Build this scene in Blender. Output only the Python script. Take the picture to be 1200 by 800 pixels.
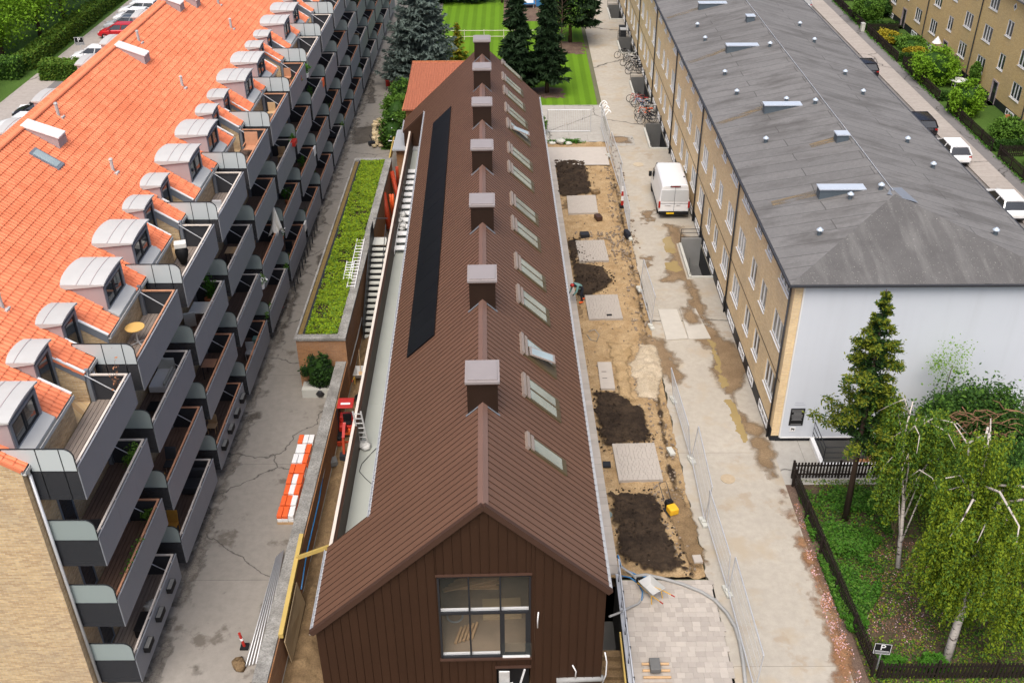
import bpy, bmesh, math, random
import numpy as np
from math import radians, sin, cos, pi, tan
from mathutils import Matrix, Vector
random.seed(7); rng = np.random.default_rng(7)
for o in list(bpy.data.objects): bpy.data.objects.remove(o)
SC = bpy.context.scene
COL = SC.collection
# ---------------------------------------------------------------- camera, sky, sun, exposure
CAM_H, FPX = 30.0, 1184.0
PITCH, YAW, ROLL = radians(32.56), radians(-.13), radians(-.33)
_f = Vector((sin(YAW)*cos(PITCH), cos(YAW)*cos(PITCH), -sin(PITCH)))
_r = Vector((cos(YAW), -sin(YAW), 0)); _u = _r.cross(_f)
_R = _r*cos(ROLL)+_u*sin(ROLL); _U = -_r*sin(ROLL)+_u*cos(ROLL)
cam = bpy.data.cameras.new('camera'); cam.sensor_width = 36; cam.lens = FPX/1200*36
cam.clip_start = .5; cam.clip_end = 2000
camo = bpy.data.objects.new('camera', cam); COL.objects.link(camo)
camo.matrix_world = Matrix(((_R.x, _U.x, -_f.x, 0), (_R.y, _U.y, -_f.y, 0), (_R.z, _U.z, -_f.z, CAM_H), (0, 0, 0, 1)))
SC.camera = camo
SUN_EL, SUN_AZ = radians(62), radians(194)      # azimuth from +Y towards +X
w = bpy.data.worlds.new('World'); SC.world = w; w.use_nodes = True
nt = w.node_tree; bg = nt.nodes['Background']
sky = nt.nodes.new('ShaderNodeTexSky'); sky.sky_type = 'NISHITA'; sky.sun_disc = False
sky.sun_elevation = SUN_EL; sky.sun_rotation = SUN_AZ
sky.air_density = .8; sky.dust_density = 5.0; sky.ozone_density = 1.0
nt.links.new(sky.outputs[0], bg.inputs[0]); bg.inputs[1].default_value = .105
sl = bpy.data.lights.new('sun', 'SUN'); sl.energy = 1.5; sl.angle = radians(48); sl.color = (1, .965, .91)
so = bpy.data.objects.new('sun', sl); COL.objects.link(so)
so.rotation_euler = Vector((-sin(SUN_AZ)*cos(SUN_EL), -cos(SUN_AZ)*cos(SUN_EL), -sin(SUN_EL))).to_track_quat('-Z', 'Y').to_euler()
SC.view_settings.view_transform = 'Standard'; SC.view_settings.look = 'None'
SC.view_settings.gamma = 1; SC.view_settings.use_curve_mapping = False
SC.view_settings.exposure = 0.88
SC.render.engine = 'CYCLES'
# ---------------------------------------------------------------- helpers
def g(px, py, z=0.0):
    """point of the photograph's surveyed position (px, py) at true height z"""
    d = _R*((px-600)/FPX)+_U*((400-py)/FPX)+_f
    t = (z-CAM_H)/d.z
    return Vector((d.x*t, d.y*t, z))
W = {}
def put(o, parent=None):
    COL.objects.link(o); o.parent = parent
    return o
def tag(o, label=None, cat=None, group=None, kind=None):
    if label: o['label'] = label
    if cat: o['category'] = cat
    if group: o['group'] = group
    if kind: o['kind'] = kind
    return o
def thing(name, label, cat, loc=(0, 0, 0), group=None, rz=0):
    o = bpy.data.objects.new(name, None); o.empty_display_size = .3
    o.location = loc; o.rotation_euler = (0, 0, rz); put(o); W[o] = Vector(loc)
    return tag(o, label, cat, group)
class MB:
    def __init__(s): s.v = []; s.f = []; s.mi = []; s.cm = 0
    def add(s, vs, fs):
        n = len(s.v); s.v.extend([tuple(p) for p in vs]); s.f.extend([tuple(i+n for i in f) for f in fs]); s.mi.extend([s.cm]*len(fs)); return s
    def box(s, x0, x1, y0, y1, z0, z1):
        return s.add([(x0,y0,z0),(x1,y0,z0),(x1,y1,z0),(x0,y1,z0),(x0,y0,z1),(x1,y0,z1),(x1,y1,z1),(x0,y1,z1)],
                     [(0,3,2,1),(4,5,6,7),(0,1,5,4),(1,2,6,5),(2,3,7,6),(3,0,4,7)])
    def obox(s, c, sz, rz=0, rx=0, ry=0):
        m = Matrix.Translation(Vector(c)) @ Matrix.Rotation(rz,4,'Z') @ Matrix.Rotation(ry,4,'Y') @ Matrix.Rotation(rx,4,'X')
        a, b, h = sz[0]/2, sz[1]/2, sz[2]/2
        P = [m @ Vector(p) for p in [(-a,-b,-h),(a,-b,-h),(a,b,-h),(-a,b,-h),(-a,-b,h),(a,-b,h),(a,b,h),(-a,b,h)]]
        return s.add(P, [(0,3,2,1),(4,5,6,7),(0,1,5,4),(1,2,6,5),(2,3,7,6),(3,0,4,7)])
    def beam(s, p0, p1, wd, ht, up=(0,0,1)):
        p0, p1 = Vector(p0), Vector(p1); d = (p1-p0).normalized(); u = Vector(up)
        if abs(d.dot(u)) > .99: u = Vector((1,0,0))
        a = d.cross(u).normalized()*wd/2; b = a.cross(d).normalized()*ht/2
        P = [p0-a-b,p0+a-b,p0+a+b,p0-a+b,p1-a-b,p1+a-b,p1+a+b,p1-a+b]
        return s.add(P, [(3,2,1,0),(4,5,6,7),(0,1,5,4),(1,2,6,5),(2,3,7,6),(3,0,4,7)])
    def cyl(s, p0, p1, r0, r1=None, n=10, caps=True):
        r1 = r0 if r1 is None else r1
        p0, p1 = Vector(p0), Vector(p1); d = (p1-p0).normalized()
        a = d.cross(Vector((0,0,1)) if abs(d.z) < .95 else Vector((1,0,0))).normalized(); b = d.cross(a)
        P = []
        for k in range(n):
            t = 2*pi*k/n; P.append(p0+(a*cos(t)+b*sin(t))*r0)
        for k in range(n):
            t = 2*pi*k/n; P.append(p1+(a*cos(t)+b*sin(t))*r1)
        F = [(k,k+n,(k+1)%n+n,(k+1)%n) for k in range(n)]
        if caps: F += [tuple(range(n)), tuple(range(2*n-1,n-1,-1))]
        return s.add(P, F)
    def tube(s, pts, r, n=6, r1=None):
        pts = [Vector(p) for p in pts]; N = len(pts); P = []; F = []
        a0 = None
        for i, p in enumerate(pts):
            d = (pts[min(i+1,N-1)]-pts[max(i-1,0)]).normalized()
            if a0 is None: a0 = d.cross(Vector((0,0,1)) if abs(d.z) < .9 else Vector((1,0,0))).normalized()
            a = (a0-d*a0.dot(d)).normalized(); a0 = a; b = d.cross(a)
            rr = r if r1 is None else r+(r1-r)*i/(N-1)
            for k in range(n):
                t = 2*pi*k/n; P.append(p+(a*cos(t)+b*sin(t))*rr)
        for i in range(N-1):
            for k in range(n):
                F.append((i*n+k,(i+1)*n+k,(i+1)*n+(k+1)%n,i*n+(k+1)%n))
        F += [tuple(range(n)), tuple(range(N*n-1,N*n-n-1,-1))]
        return s.add(P, F)
    def poly(s, pts): return s.add(pts, [tuple(range(len(pts)))])
    def prism(s, pts, dv):
        """closed prism: polygon pts (3-D) pushed along dv"""
        dv = Vector(dv); n = len(pts); P = [Vector(p) for p in pts]
        return s.add(P+[p+dv for p in P], [tuple(range(n-1,-1,-1)), tuple(range(n,2*n))]+[(k,(k+1)%n,(k+1)%n+n,k+n) for k in range(n)])
    def lathe(s, prof, c=(0,0,0), n=14):
        P = []; F = []; c = Vector(c)
        for r, z in prof:
            for k in range(n):
                t = 2*pi*k/n; P.append(c+Vector((r*cos(t), r*sin(t), z)))
        for i in range(len(prof)-1):
            for k in range(n): F.append((i*n+k, i*n+(k+1)%n, (i+1)*n+(k+1)%n, (i+1)*n+k))
        F.append(tuple(range((len(prof)-1)*n, len(prof)*n))); F.append(tuple(range(n-1,-1,-1)))
        return s.add(P, F)
    def arr(s, V, F):
        n = len(s.v); s.v.extend(map(tuple, V.tolist())); s.f.extend([tuple(int(i)+n for i in f) for f in F]); s.mi.extend([s.cm]*len(F)); return s
    def mesh(s, name, mats, off=None, smooth=False):
        me = bpy.data.meshes.new(name)
        v = np.array(s.v, dtype=float).reshape(-1,3)
        if off is not None: v = v-np.array(off)
        me.from_pydata(v.tolist(), [], s.f)
        for m in (mats if isinstance(mats, (list, tuple)) else [mats]): me.materials.append(m)
        if any(s.mi): me.polygons.foreach_set('material_index', s.mi)
        if smooth: me.polygons.foreach_set('use_smooth', [True]*len(me.polygons))
        me.update(); return me
    def build(s, name, mats, parent=None, smooth=False, bevel=0):
        v = np.array(s.v, dtype=float).reshape(-1,3)
        if parent is not None: off = W[parent]; loc = (0,0,0)
        else: off = Vector(((v[:,0].min()+v[:,0].max())/2, (v[:,1].min()+v[:,1].max())/2, v[:,2].min())); loc = off
        o = bpy.data.objects.new(name, s.mesh(name, mats, off, smooth)); o.location = loc; put(o, parent); W[o] = Vector(off)
        if bevel:
            b = o.modifiers.new('bevel', 'BEVEL'); b.width = bevel; b.segments = 2; b.limit_method = 'ANGLE'
        return o
def inst(name, me, parent, loc, rz=0, rot=None, scale=None):
    """object sharing mesh me; loc is world, parent unrotated"""
    o = bpy.data.objects.new(name, me); put(o, parent)
    o.location = Vector(loc)-(W[parent] if parent is not None else Vector()); W[o] = Vector(loc)
    o.rotation_euler = rot if rot is not None else (0,0,rz)
    if scale: o.scale = scale
    return o
def dup(root, loc, rz=0, label=None, group=None, swap=None, scale=None):
    def cp(o, par):
        c = o.copy(); COL.objects.link(c); c.parent = par
        if swap and c.data is not None and o.data.materials and o.data.materials[0] in swap:
            c.data = o.data.copy(); c.data.materials[0] = swap[o.data.materials[0]]
        for ch in list(o.children): cp(ch, c)
        return c
    r = cp(root, None); r.location = loc; r.rotation_euler = (0,0,rz)
    if scale: r.scale = (scale,)*3
    W[r] = Vector(loc)
    return tag(r, label, None, group)
# ---------------------------------------------------------------- materials
def lin(r, g_, b): return tuple(((c/255)/12.92 if c/255 <= .04045 else ((c/255+.055)/1.055)**2.4) for c in (r, g_, b))
class NB:
    def __init__(s, name):
        s.m = bpy.data.materials.new(name); s.m.use_nodes = True; s.t = s.m.node_tree; s.b = s.t.nodes['Principled BSDF']
    def n(s, typ, **kw):
        nd = s.t.nodes.new(typ)
        for k, v in kw.items():
            if k in nd.inputs: nd.inputs[k].default_value = v
            else: setattr(nd, k, v)
        return nd
    def l(s, a, b): s.t.links.new(a, b)
    def pos(s, scale=(1,1,1)):
        p = s.n('ShaderNodeNewGeometry'); mp = s.n('ShaderNodeMapping'); mp.inputs['Scale'].default_value = scale
        s.l(p.outputs['Position'], mp.inputs['Vector']); return mp.outputs[0]
    def noise(s, vec, scale, detail=4, rough=.55):
        n = s.n('ShaderNodeTexNoise'); n.inputs['Scale'].default_value = scale; n.inputs['Detail'].default_value = detail; n.inputs['Roughness'].default_value = rough
        s.l(vec, n.inputs['Vector']); return n.outputs['Fac']
    def ramp(s, fac, stops):
        r = s.n('ShaderNodeValToRGB'); e = r.color_ramp.elements
        while len(e) < len(stops): e.new(.5)
        for el, (p, c) in zip(e, stops):
            el.position = p; el.color = (*c, 1) if len(c) == 3 else c
        s.l(fac, r.inputs[0]); return r.outputs[0]
    def mix(s, fac, a, b, mode='MIX'):
        m = s.n('ShaderNodeMix', data_type='RGBA', blend_type=mode)
        for sock, v in ((m.inputs[0], fac), (m.inputs[6], a), (m.inputs[7], b)):
            if hasattr(v, 'links') or hasattr(v, 'is_linked'): s.l(v, sock)
            elif isinstance(v, (int, float)): sock.default_value = v
            else: sock.default_value = (*v, 1)
        return m.outputs[2]
    def math(s, op, a, b=0.0, c=None):
        m = s.n('ShaderNodeMath', operation=op)
        for i, v in enumerate((a, b) if c is None else (a, b, c)):
            if hasattr(v, 'is_linked'): s.l(v, m.inputs[i])
            else: m.inputs[i].default_value = v
        return m.outputs[0]
    def bump(s, h, st=.3, dist=.02):
        b = s.n('ShaderNodeBump'); b.inputs['Strength'].default_value = st; b.inputs['Distance'].default_value = dist
        s.l(h, b.inputs['Height']); s.l(b.outputs[0], s.b.inputs['Normal'])
    def fin(s, col=None, rough=.8, metal=0.0, spec=None):
        if col is not None:
            if hasattr(col, 'is_linked'): s.l(col, s.b.inputs['Base Color'])
            else: s.b.inputs['Base Color'].default_value = (*col, 1)
        if hasattr(rough, 'is_linked'): s.l(rough, s.b.inputs['Roughness'])
        else: s.b.inputs['Roughness'].default_value = rough
        s.b.inputs['Metallic'].default_value = metal
        if spec is None and not hasattr(rough, 'is_linked') and rough >= .5: spec = .2
        if spec is not None: s.b.inputs['Specular IOR Level'].default_value = spec
        return s.m
def sc(c, k): return tuple(min(1, x*k) for x in c)
MATS = {}
def mt(name, rgb, rough=.8, metal=0, var=.15, scale=3.0, bump=0, bscale=30, obj=0.0, spec=None, fine=0.0):
    """plain paint-like material: colour with cloudy variation, optional grain, optional change per object"""
    b = NB(name); p = b.pos(); c = rgb
    if var: c = b.mix(b.noise(p, scale, 5), sc(rgb, 1-var), sc(rgb, 1+var))
    if fine: c = b.mix(b.noise(p, scale*14, 3), b.mix(fine, c, (0,0,0)) , c) if False else b.mix(b.math('MULTIPLY', b.noise(p, scale*14, 3), fine*1.6), c, sc(rgb, .25))
    if obj:
        oi = b.n('ShaderNodeObjectInfo'); hs = b.n('ShaderNodeHueSaturation'); hs.inputs['Fac'].default_value = 1
        b.l(b.math('MULTIPLY_ADD', oi.outputs['Random'], obj*2, 1-obj), hs.inputs['Value'])
        if hasattr(c, 'is_linked'): b.l(c, hs.inputs['Color'])
        else: hs.inputs['Color'].default_value = (*c, 1)
        c = hs.outputs[0]
    if bump: b.bump(b.noise(p, bscale, 4), bump, .03)
    m = b.fin(c, rough, metal, spec); MATS[name] = m; return m
def brick_mat(name, c1, c2, mortar, dirt=.25):
    b = NB(name); p = b.n('ShaderNodeNewGeometry'); s = b.n('ShaderNodeSeparateXYZ'); b.l(p.outputs['Position'], s.inputs[0])
    c = b.n('ShaderNodeCombineXYZ'); b.l(b.math('ADD', s.outputs[0], s.outputs[1]), c.inputs[0]); b.l(s.outputs[2], c.inputs[1])
    t = b.n('ShaderNodeTexBrick'); b.l(c.outputs[0], t.inputs['Vector'])
    for k, v in (('Color1', (*c1, 1)), ('Color2', (*c2, 1)), ('Mortar', (*mortar, 1)), ('Scale', 1.0), ('Mortar Size', .008), ('Mortar Smooth', .3), ('Bias', 0.0), ('Brick Width', .24), ('Row Height', .067)):
        t.inputs[k].default_value = v
    n1 = b.noise(p.outputs['Position'], .5, 6, .65); n2 = b.noise(c.outputs[0], 9, 2)
    col = b.mix(b.ramp(n2, [(.35, (0,0,0)), (.7, (1,1,1))]), t.outputs['Color'], b.mix(.28, t.outputs['Color'], sc(c2, .6)))
    col = b.mix(b.ramp(n1, [(.45, (0,0,0)), (.72, (1,1,1))]), col, b.mix(dirt, col, (.28, .25, .22)))
    b.bump(t.outputs['Fac'], -.5, .01)
    m = b.fin(col, .9); MATS[name] = m; return m
m_brick = brick_mat('yellow_brick', (.86, .66, .37), (.74, .53, .28), (.70, .60, .46))
m_brick_old = brick_mat('weathered_yellow_brick', (.70, .52, .28), (.46, .30, .15), (.58, .50, .40), .35)
m_brick_red = brick_mat('orange_brick', (.42, .20, .08), (.30, .14, .06), (.30, .22, .15), .2)
m_tile = mt('orange_clay_tile', (.78, .235, .115), .7, 0, .10, 1.2, 0, obj=.14)
def tile_field():
    b = NB('orange_clay_tile_field'); p = b.n('ShaderNodeNewGeometry'); v = b.n('ShaderNodeTexVoronoi'); v.inputs['Scale'].default_value = 3.2
    b.l(p.outputs['Position'], v.inputs['Vector'])
    c = b.mix(v.outputs['Color'], (.66, .185, .085), (.86, .28, .14))
    c = b.mix(b.ramp(b.noise(p.outputs['Position'], .35, 6), [(.4, (0,0,0)), (.75, (.5,.5,.5))]), c, (.55, .14, .06))
    return b.fin(c, .62)
m_tilef = tile_field()
m_zinc = mt('pale_zinc_sheet', (.46, .46, .445), .5, .0, .10, 1.5, obj=.05)
m_zinc_side = mt('grey_zinc_cheek', (.40, .335, .335), .55, .05, .1, 2, obj=.05)
m_lead = mt('grey_lead_flashing', (.22, .24, .27), .55, .3, .1, 3)
m_white = mt('white_paint', (.78, .78, .77), .45, 0, .03, 2)
m_steel = mt('galvanised_steel', (.58, .59, .60), .45, .4, .12, 6)
m_panel = mt('blue_grey_balcony_panel', (.235, .245, .265), .5, .1, .06, 1.5, obj=.06)
m_dark = mt('charcoal_metal', (.03, .032, .036), .5, .2, .1, 3)
m_black = mt('black_rubber', (.012, .012, .013), .7, 0, .1, 4)
m_soffit = mt('dark_grey_steel', (.05, .052, .058), .6, .2, .1, 2)
def plank_mat(name, c, w=.12):
    b = NB(name); p = b.n('ShaderNodeNewGeometry'); mp = b.n('ShaderNodeMapping'); mp.inputs['Scale'].default_value = (1, .12, 1); b.l(p.outputs['Position'], mp.inputs[0])
    n = b.noise(mp.outputs[0], 14, 5); n2 = b.noise(p.outputs['Position'], 1.1, 4)
    return b.fin(b.mix(n2, b.mix(n, sc(c, .6), sc(c, 1.25)), b.mix(n, sc(c, .45), sc(c, 1.0))), .8)
m_decks = [plank_mat('weathered_grey_decking', (.30, .25, .215)), plank_mat('brown_decking', (.26, .165, .12)), plank_mat('dark_wet_decking', (.18, .125, .10))]
m_rail_w = mt('pale_handrail_timber', (.62, .55, .48), .6, 0, .15, 5)
m_rail_o = mt('oiled_handrail_timber', (.48, .24, .14), .6, 0, .2, 5)
def clear(name, col, alpha, rough=.15):
    b = NB(name); b.b.inputs['Alpha'].default_value = alpha; m = b.fin(col, rough); return m
m_frost = clear('frosted_privacy_glass', (.58, .63, .63), .80, .2)
m_frost_low = clear('shaded_privacy_glass', (.33, .39, .38), .78, .2)  # darker copy for the lower floors; their shade is in the colour
m_meshp = clear('dark_perforated_mesh', (.035, .037, .042), .82, .6)
m_thin_glass = clear('clear_window_glass', (.10, .12, .11), .10, .02)
def glass_mat(name, c, spec=.8):
    b = NB(name); p = b.pos(); n = b.noise(p, .6, 2)
    return b.fin(b.mix(n, sc(c, .5), sc(c, 1.7)), .06, 0, spec)
m_glass = glass_mat('dark_window_glass', (.03, .036, .04))
m_glass_pale = glass_mat('pale_window_glass', (.26, .28, .29), .6)  # paler pane colour, given to some windows at random
m_glass_sky = glass_mat('sky_reflecting_glass', (.30, .36, .36), 1.0)  # the sky's reflection is put into this pale base colour
m_glass_car = glass_mat('tinted_car_glass', (.018, .022, .026), .9)
# brown standing seam sheet
def brown(name, c, rough=.42, obj=.04):
    b = NB(name); p = b.pos(); oi = b.n('ShaderNodeObjectInfo')
    n = b.noise(p, .8, 5); n2 = b.noise(p, 45, 2)
    col = b.mix(n, sc(c, .88), sc(c, 1.12))
    col = b.mix(b.ramp(n2, [(.70, (0,0,0)), (.80, (.35,.35,.35))]), col, (.45, .38, .33))
    hs = b.n('ShaderNodeHueSaturation'); b.l(b.math('MULTIPLY_ADD', oi.outputs['Random'], obj*2, 1-obj), hs.inputs['Value']); b.l(col, hs.inputs['Color'])
    b.bump(b.noise(p, 2.2, 3), .12, .02)
    return b.fin(hs.outputs[0], rough, .15)
m_brown = brown('brown_seam_sheet', (.165, .086, .054))
m_brown_wall = brown('dark_brown_wall_sheet', (.046, .023, .0135), .55)
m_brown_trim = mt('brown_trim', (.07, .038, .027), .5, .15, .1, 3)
m_chim = brown('chimney_sheet', (.026, .0135, .008), .45)
m_cap = mt('chimney_cap_sheet', (.30, .265, .255), .42, .1, .08, 2)
def felt():
    b = NB('grey_roofing_felt'); g0 = b.n('ShaderNodeNewGeometry'); P = g0.outputs['Position']
    n1 = b.noise(P, .25, 6, .6); n2 = b.noise(P, 5, 5, .75); n3 = b.noise(P, 17, 2)
    s = b.n('ShaderNodeSeparateXYZ'); b.l(P, s.inputs[0])
    c = b.n('ShaderNodeCombineXYZ'); b.l(b.math('ADD', s.outputs[0], b.math('MULTIPLY', n1, .4)), c.inputs[0]); b.l(b.math('ADD', s.outputs[1], b.math('MULTIPLY', s.outputs[0], .16)), c.inputs[1])
    t = b.n('ShaderNodeTexBrick'); b.l(c.outputs[0], t.inputs[0])
    for k, v in (('Color1', (1,1,1,1)), ('Color2', (.86,.86,.86,1)), ('Mortar', (.45,.45,.45,1)), ('Scale', 1.0), ('Mortar Size', .03), ('Brick Width', 6.0), ('Row Height', 1.0), ('Mortar Smooth', .4)): t.inputs[k].default_value = v
    col = b.mix(n1, (.145, .140, .135), (.225, .218, .21)); col = b.mix(1.0, col, t.outputs['Color'], 'MULTIPLY')
    col = b.mix(b.ramp(n2, [(.35, (.4,.4,.4)), (.6, (0,0,0))]), col, (.11, .107, .104))
    col = b.mix(b.ramp(n3, [(.66, (0,0,0)), (.76, (.45,.45,.45))]), col, (.38, .37, .345))
    mp = b.pos((.25, .9, 1)); col = b.mix(b.ramp(b.noise(mp, .9, 6, .65), [(.48, (0,0,0)), (.68, (.75,.75,.75))]), col, (.085, .080, .075))
    b.bump(n3, .3, .01); return b.fin(col, .9)
m_felt = felt()
def old_felt():
    b = NB('old_dark_felt'); P = b.pos(); n1 = b.noise(P, .6, 6, .6); n3 = b.noise(P, 15, 2); mp = b.pos((1.6, .12, 1)); n2 = b.noise(mp, 1.1, 5)
    col = b.mix(n1, (.075, .072, .070), (.14, .135, .13)); col = b.mix(b.ramp(n2, [(.5, (0,0,0)), (.75, (.6,.6,.6))]), col, (.20, .195, .185))
    col = b.mix(b.ramp(n3, [(.64, (0,0,0)), (.74, (.6,.6,.6))]), col, (.38, .37, .33)); b.bump(n3, .4, .02); return b.fin(col, .92)
m_felt_old = old_felt()
m_moss_streak = mt('brown_silt_on_felt', (.21, .165, .105), .9, 0, .3, 2)
def wall_white():
    b = NB('white_render'); P = b.pos(); n = b.noise(P, .5, 6); mp = b.pos((1.5, 1, .08)); n2 = b.noise(mp, 1.2, 5)
    col = b.mix(n, (.565, .60, .645), (.64, .67, .71)); col = b.mix(b.ramp(n2, [(.5, (0,0,0)), (.8, (.25,.25,.25))]), col, (.48, .50, .52))
    return b.fin(col, .85)
m_wallw = wall_white()
# ground
def road_concrete(name, c, crack=.16, stain=(.10, .09, .08), st=.5, slab=(4.2, 3.0), warm=None):
    b = NB(name); g0 = b.n('ShaderNodeNewGeometry'); P = g0.outputs['Position']
    n1 = b.noise(P, .35, 6, .6); n2 = b.noise(P, 3, 6, .65); n3 = b.noise(P, 40, 3)
    w_ = b.n('ShaderNodeVectorMath', operation='ADD'); nn = b.n('ShaderNodeTexNoise'); nn.inputs['Scale'].default_value = 1.3; nn.inputs['Detail'].default_value = 5; b.l(P, nn.inputs[0])
    sub = b.n('ShaderNodeVectorMath', operation='SCALE'); sub.inputs['Scale'].default_value = .8; b.l(nn.outputs['Color'], sub.inputs[0]); b.l(P, w_.inputs[0]); b.l(sub.outputs[0], w_.inputs[1])
    v = b.n('ShaderNodeTexVoronoi', feature='DISTANCE_TO_EDGE'); v.inputs['Scale'].default_value = crack; b.l(w_.outputs[0], v.inputs['Vector'])
    ck = b.ramp(v.outputs['Distance'], [(0, (1,1,1)), (.0045*crack/.16+.002, (0,0,0))])
    br = b.n('ShaderNodeTexBrick'); b.l(P, br.inputs[0])
    for k, q in (('Color1', (1,1,1,1)), ('Color2', (.93,.93,.93,1)), ('Mortar', (.45,.45,.45,1)), ('Scale', 1.0), ('Mortar Size', .012), ('Brick Width', slab[0]), ('Row Height', slab[1]), ('Mortar Smooth', .5)): br.inputs[k].default_value = q
    col = b.mix(n1, sc(c, .82), sc(c, 1.12)); col = b.mix(b.ramp(n2, [(.35, (.5,.5,.5)), (.62, (0,0,0))]), col, sc(c, .72))
    if warm: col = b.mix(b.ramp(b.noise(P, .6, 5), [(.52, (0,0,0)), (.66, (.8,.8,.8))]), col, warm)
    col = b.mix(1.0, col, br.outputs['Color'], 'MULTIPLY')
    stn = b.ramp(b.math('ADD', b.math('MULTIPLY', b.noise(P, .55, 6, .62), 1.0), 0.0), [(.60, (0,0,0)), (.66, (st,st,st))])
    col = b.mix(stn, col, stain); col = b.mix(ck, col, (.05, .045, .04))
    col = b.mix(b.ramp(n3, [(.3, (.35,.35,.35)), (.5, (0,0,0))]), col, sc(c, .6))
    b.bump(b.mix(.5, n2, n3), .25, .02); return b.fin(col, .88)
m_lane = road_concrete('cracked_grey_concrete', (.295, .270, .235), .16, (.125, .108, .088), .85, (9, 7.3))
m_road = road_concrete('pale_dusty_concrete', (.445, .405, .34), .035, (.33, .26, .18), .6, (40, 12.4), warm=(.40, .335, .245))
m_street = road_concrete('pinkish_paving', (.40, .36, .325), .05, (.25, .22, .2), .3, (30, 1.0))
m_asphalt = road_concrete('grey_asphalt', (.20, .19, .185), .1, (.12, .115, .11), .4, (30, 30))
m_apron = road_concrete('grey_concrete_apron', (.42, .40, .36), .1, (.3, .27, .22), .4, (3, 3))
def dirt(name, c, c2, bs=.9, spots=None, rough=.95, s1=1.2, fade=0):
    b = NB(name); P = b.pos(); n1 = b.noise(P, s1, 7, .65); n2 = b.noise(P, 16, 6, .7); n3 = b.noise(P, 60, 3)
    col = b.mix(b.ramp(n1, [(.38, (0,0,0)), (.62, (1,1,1))]), c, c2); col = b.mix(b.ramp(n2, [(.35, (.7,.7,.7)), (.6, (0,0,0))]), col, sc(c, .5))
    if spots: col = b.mix(b.ramp(n3, [(.66, (0,0,0)), (.74, (.8,.8,.8))]), col, spots)
    if fade:
        at = b.n('ShaderNodeAttribute'); at.attribute_name = 'edge'
        q = b.math('ADD', b.math('MULTIPLY', at.outputs['Fac'], 1.5), b.math('MULTIPLY', b.math('SUBTRACT', b.noise(P, 4, 6, .7), .5), fade*.55))
        b.l(b.ramp(q, [(.12, (0,0,0)), (.95, (1,1,1))]), b.b.inputs['Alpha'])
    b.bump(b.mix(.5, n2, n3), bs, .05); return b.fin(col, rough)
m_sand = dirt('yellow_sand', (.36, .24, .12), (.50, .36, .20), .9, (.60, .50, .36))
m_soil = dirt('dark_topsoil', (.028, .019, .013), (.055, .038, .025), 1.0, (.16, .12, .08))
m_soil_f = dirt('crumbling_topsoil', (.030, .020, .0135), (.065, .044, .028), 1.0, (.17, .125, .08), fade=2.4)
m_mud = dirt('brown_trench_mud', (.19, .125, .065), (.28, .19, .10), .8, (.38, .30, .2), .85)
m_wet = dirt('wet_brown_silt', (.22, .15, .085), (.31, .22, .13), .2, None, .5, .9, 1.5)
m_puddle = NB('murky_puddle'); m_puddle = m_puddle.fin(m_puddle.mix(m_puddle.noise(m_puddle.pos(), 1.2, 3), (.27, .20, .085), (.35, .265, .12)), .08)
m_earth = dirt('garden_earth', (.075, .055, .035), (.12, .09, .055), .6, (.3, .2, .16))
m_petal_earth = dirt('earth_under_petals', (.13, .085, .065), (.20, .14, .10), .6, (.45, .32, .30))
def lawn_mat(name, a, c, stripes=False):
    b = NB(name); P = b.pos(); n1 = b.noise(P, .5, 6); n2 = b.noise(P, 25, 4, .7)
    col = b.mix(n1, a, c); col = b.mix(b.ramp(n2, [(.35, (.6,.6,.6)), (.6, (0,0,0))]), col, sc(a, .55))
    if stripes:
        s = b.n('ShaderNodeSeparateXYZ'); b.l(P, s.inputs[0]); wv = b.math('SINE', b.math('MULTIPLY', s.outputs[0], 6.4))
        col = b.mix(b.ramp(b.math('MULTIPLY_ADD', wv, .5, .5), [(.3, (0,0,0)), (.7, (.28,.28,.28))]), col, sc(c, 1.5))
    b.bump(n2, .6, .04); return b.fin(col, .9)
m_lawn = lawn_mat('striped_lawn', (.085, .18, .006), (.12, .235, .012), True)
m_grass = lawn_mat('rough_grass', (.05, .11, .015), (.09, .16, .03))
m_terrain = lawn_mat('far_ground', (.12, .13, .07), (.2, .18, .12))
m_paver = mt('beige_concrete_paver', (.40, .36, .315), .85, 0, .08, 4, .3, 60, obj=.13)
m_slab = mt('grey_concrete_slab', (.44, .40, .355), .85, 0, .10, 3, .3, 60, obj=.08)
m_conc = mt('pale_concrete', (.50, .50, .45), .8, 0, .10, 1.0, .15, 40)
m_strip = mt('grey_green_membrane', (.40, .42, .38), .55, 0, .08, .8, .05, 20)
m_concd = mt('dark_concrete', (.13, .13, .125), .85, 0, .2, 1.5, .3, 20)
m_cope = dirt('pebbled_coping', (.22, .21, .19), (.38, .37, .34), .8, (.6, .58, .55))
# misc paints
m_red = mt('red_paint', (.40, .022, .014), .4, 0, .1, 3)
m_redp = mt('rust_red_pipe', (.38, .05, .02), .5, 0, .1, 3)
m_orange = mt('orange_plastic', (.80, .13, .03), .45, 0, .12, 4)
m_yellow = mt('yellow_paint', (.75, .42, .02), .45, 0, .1, 3)
m_ywood = mt('yellow_formwork_timber', (.50, .36, .11), .6, 0, .12, 3)
m_wood = mt('raw_timber', (.50, .33, .18), .75, 0, .2, 4, obj=.1)
m_ply = mt('plywood', (.45, .34, .20), .75, 0, .15, 2)
m_blue = mt('blue_hose', (.03, .16, .36), .45, 0, .1, 3)
m_hose = mt('grey_hose', (.30, .30, .29), .55, 0, .15, 5)
m_plast = mt('crumpled_plastic_sheet', (.55, .55, .53), .35, 0, .25, 6, .5, 8)
m_blackbag = mt('black_plastic', (.02, .02, .022), .3, 0, .2, 6, .5, 9)
m_vent = mt('blue_grey_vent', (.28, .36, .44), .45, .2, .12, 4)
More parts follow.
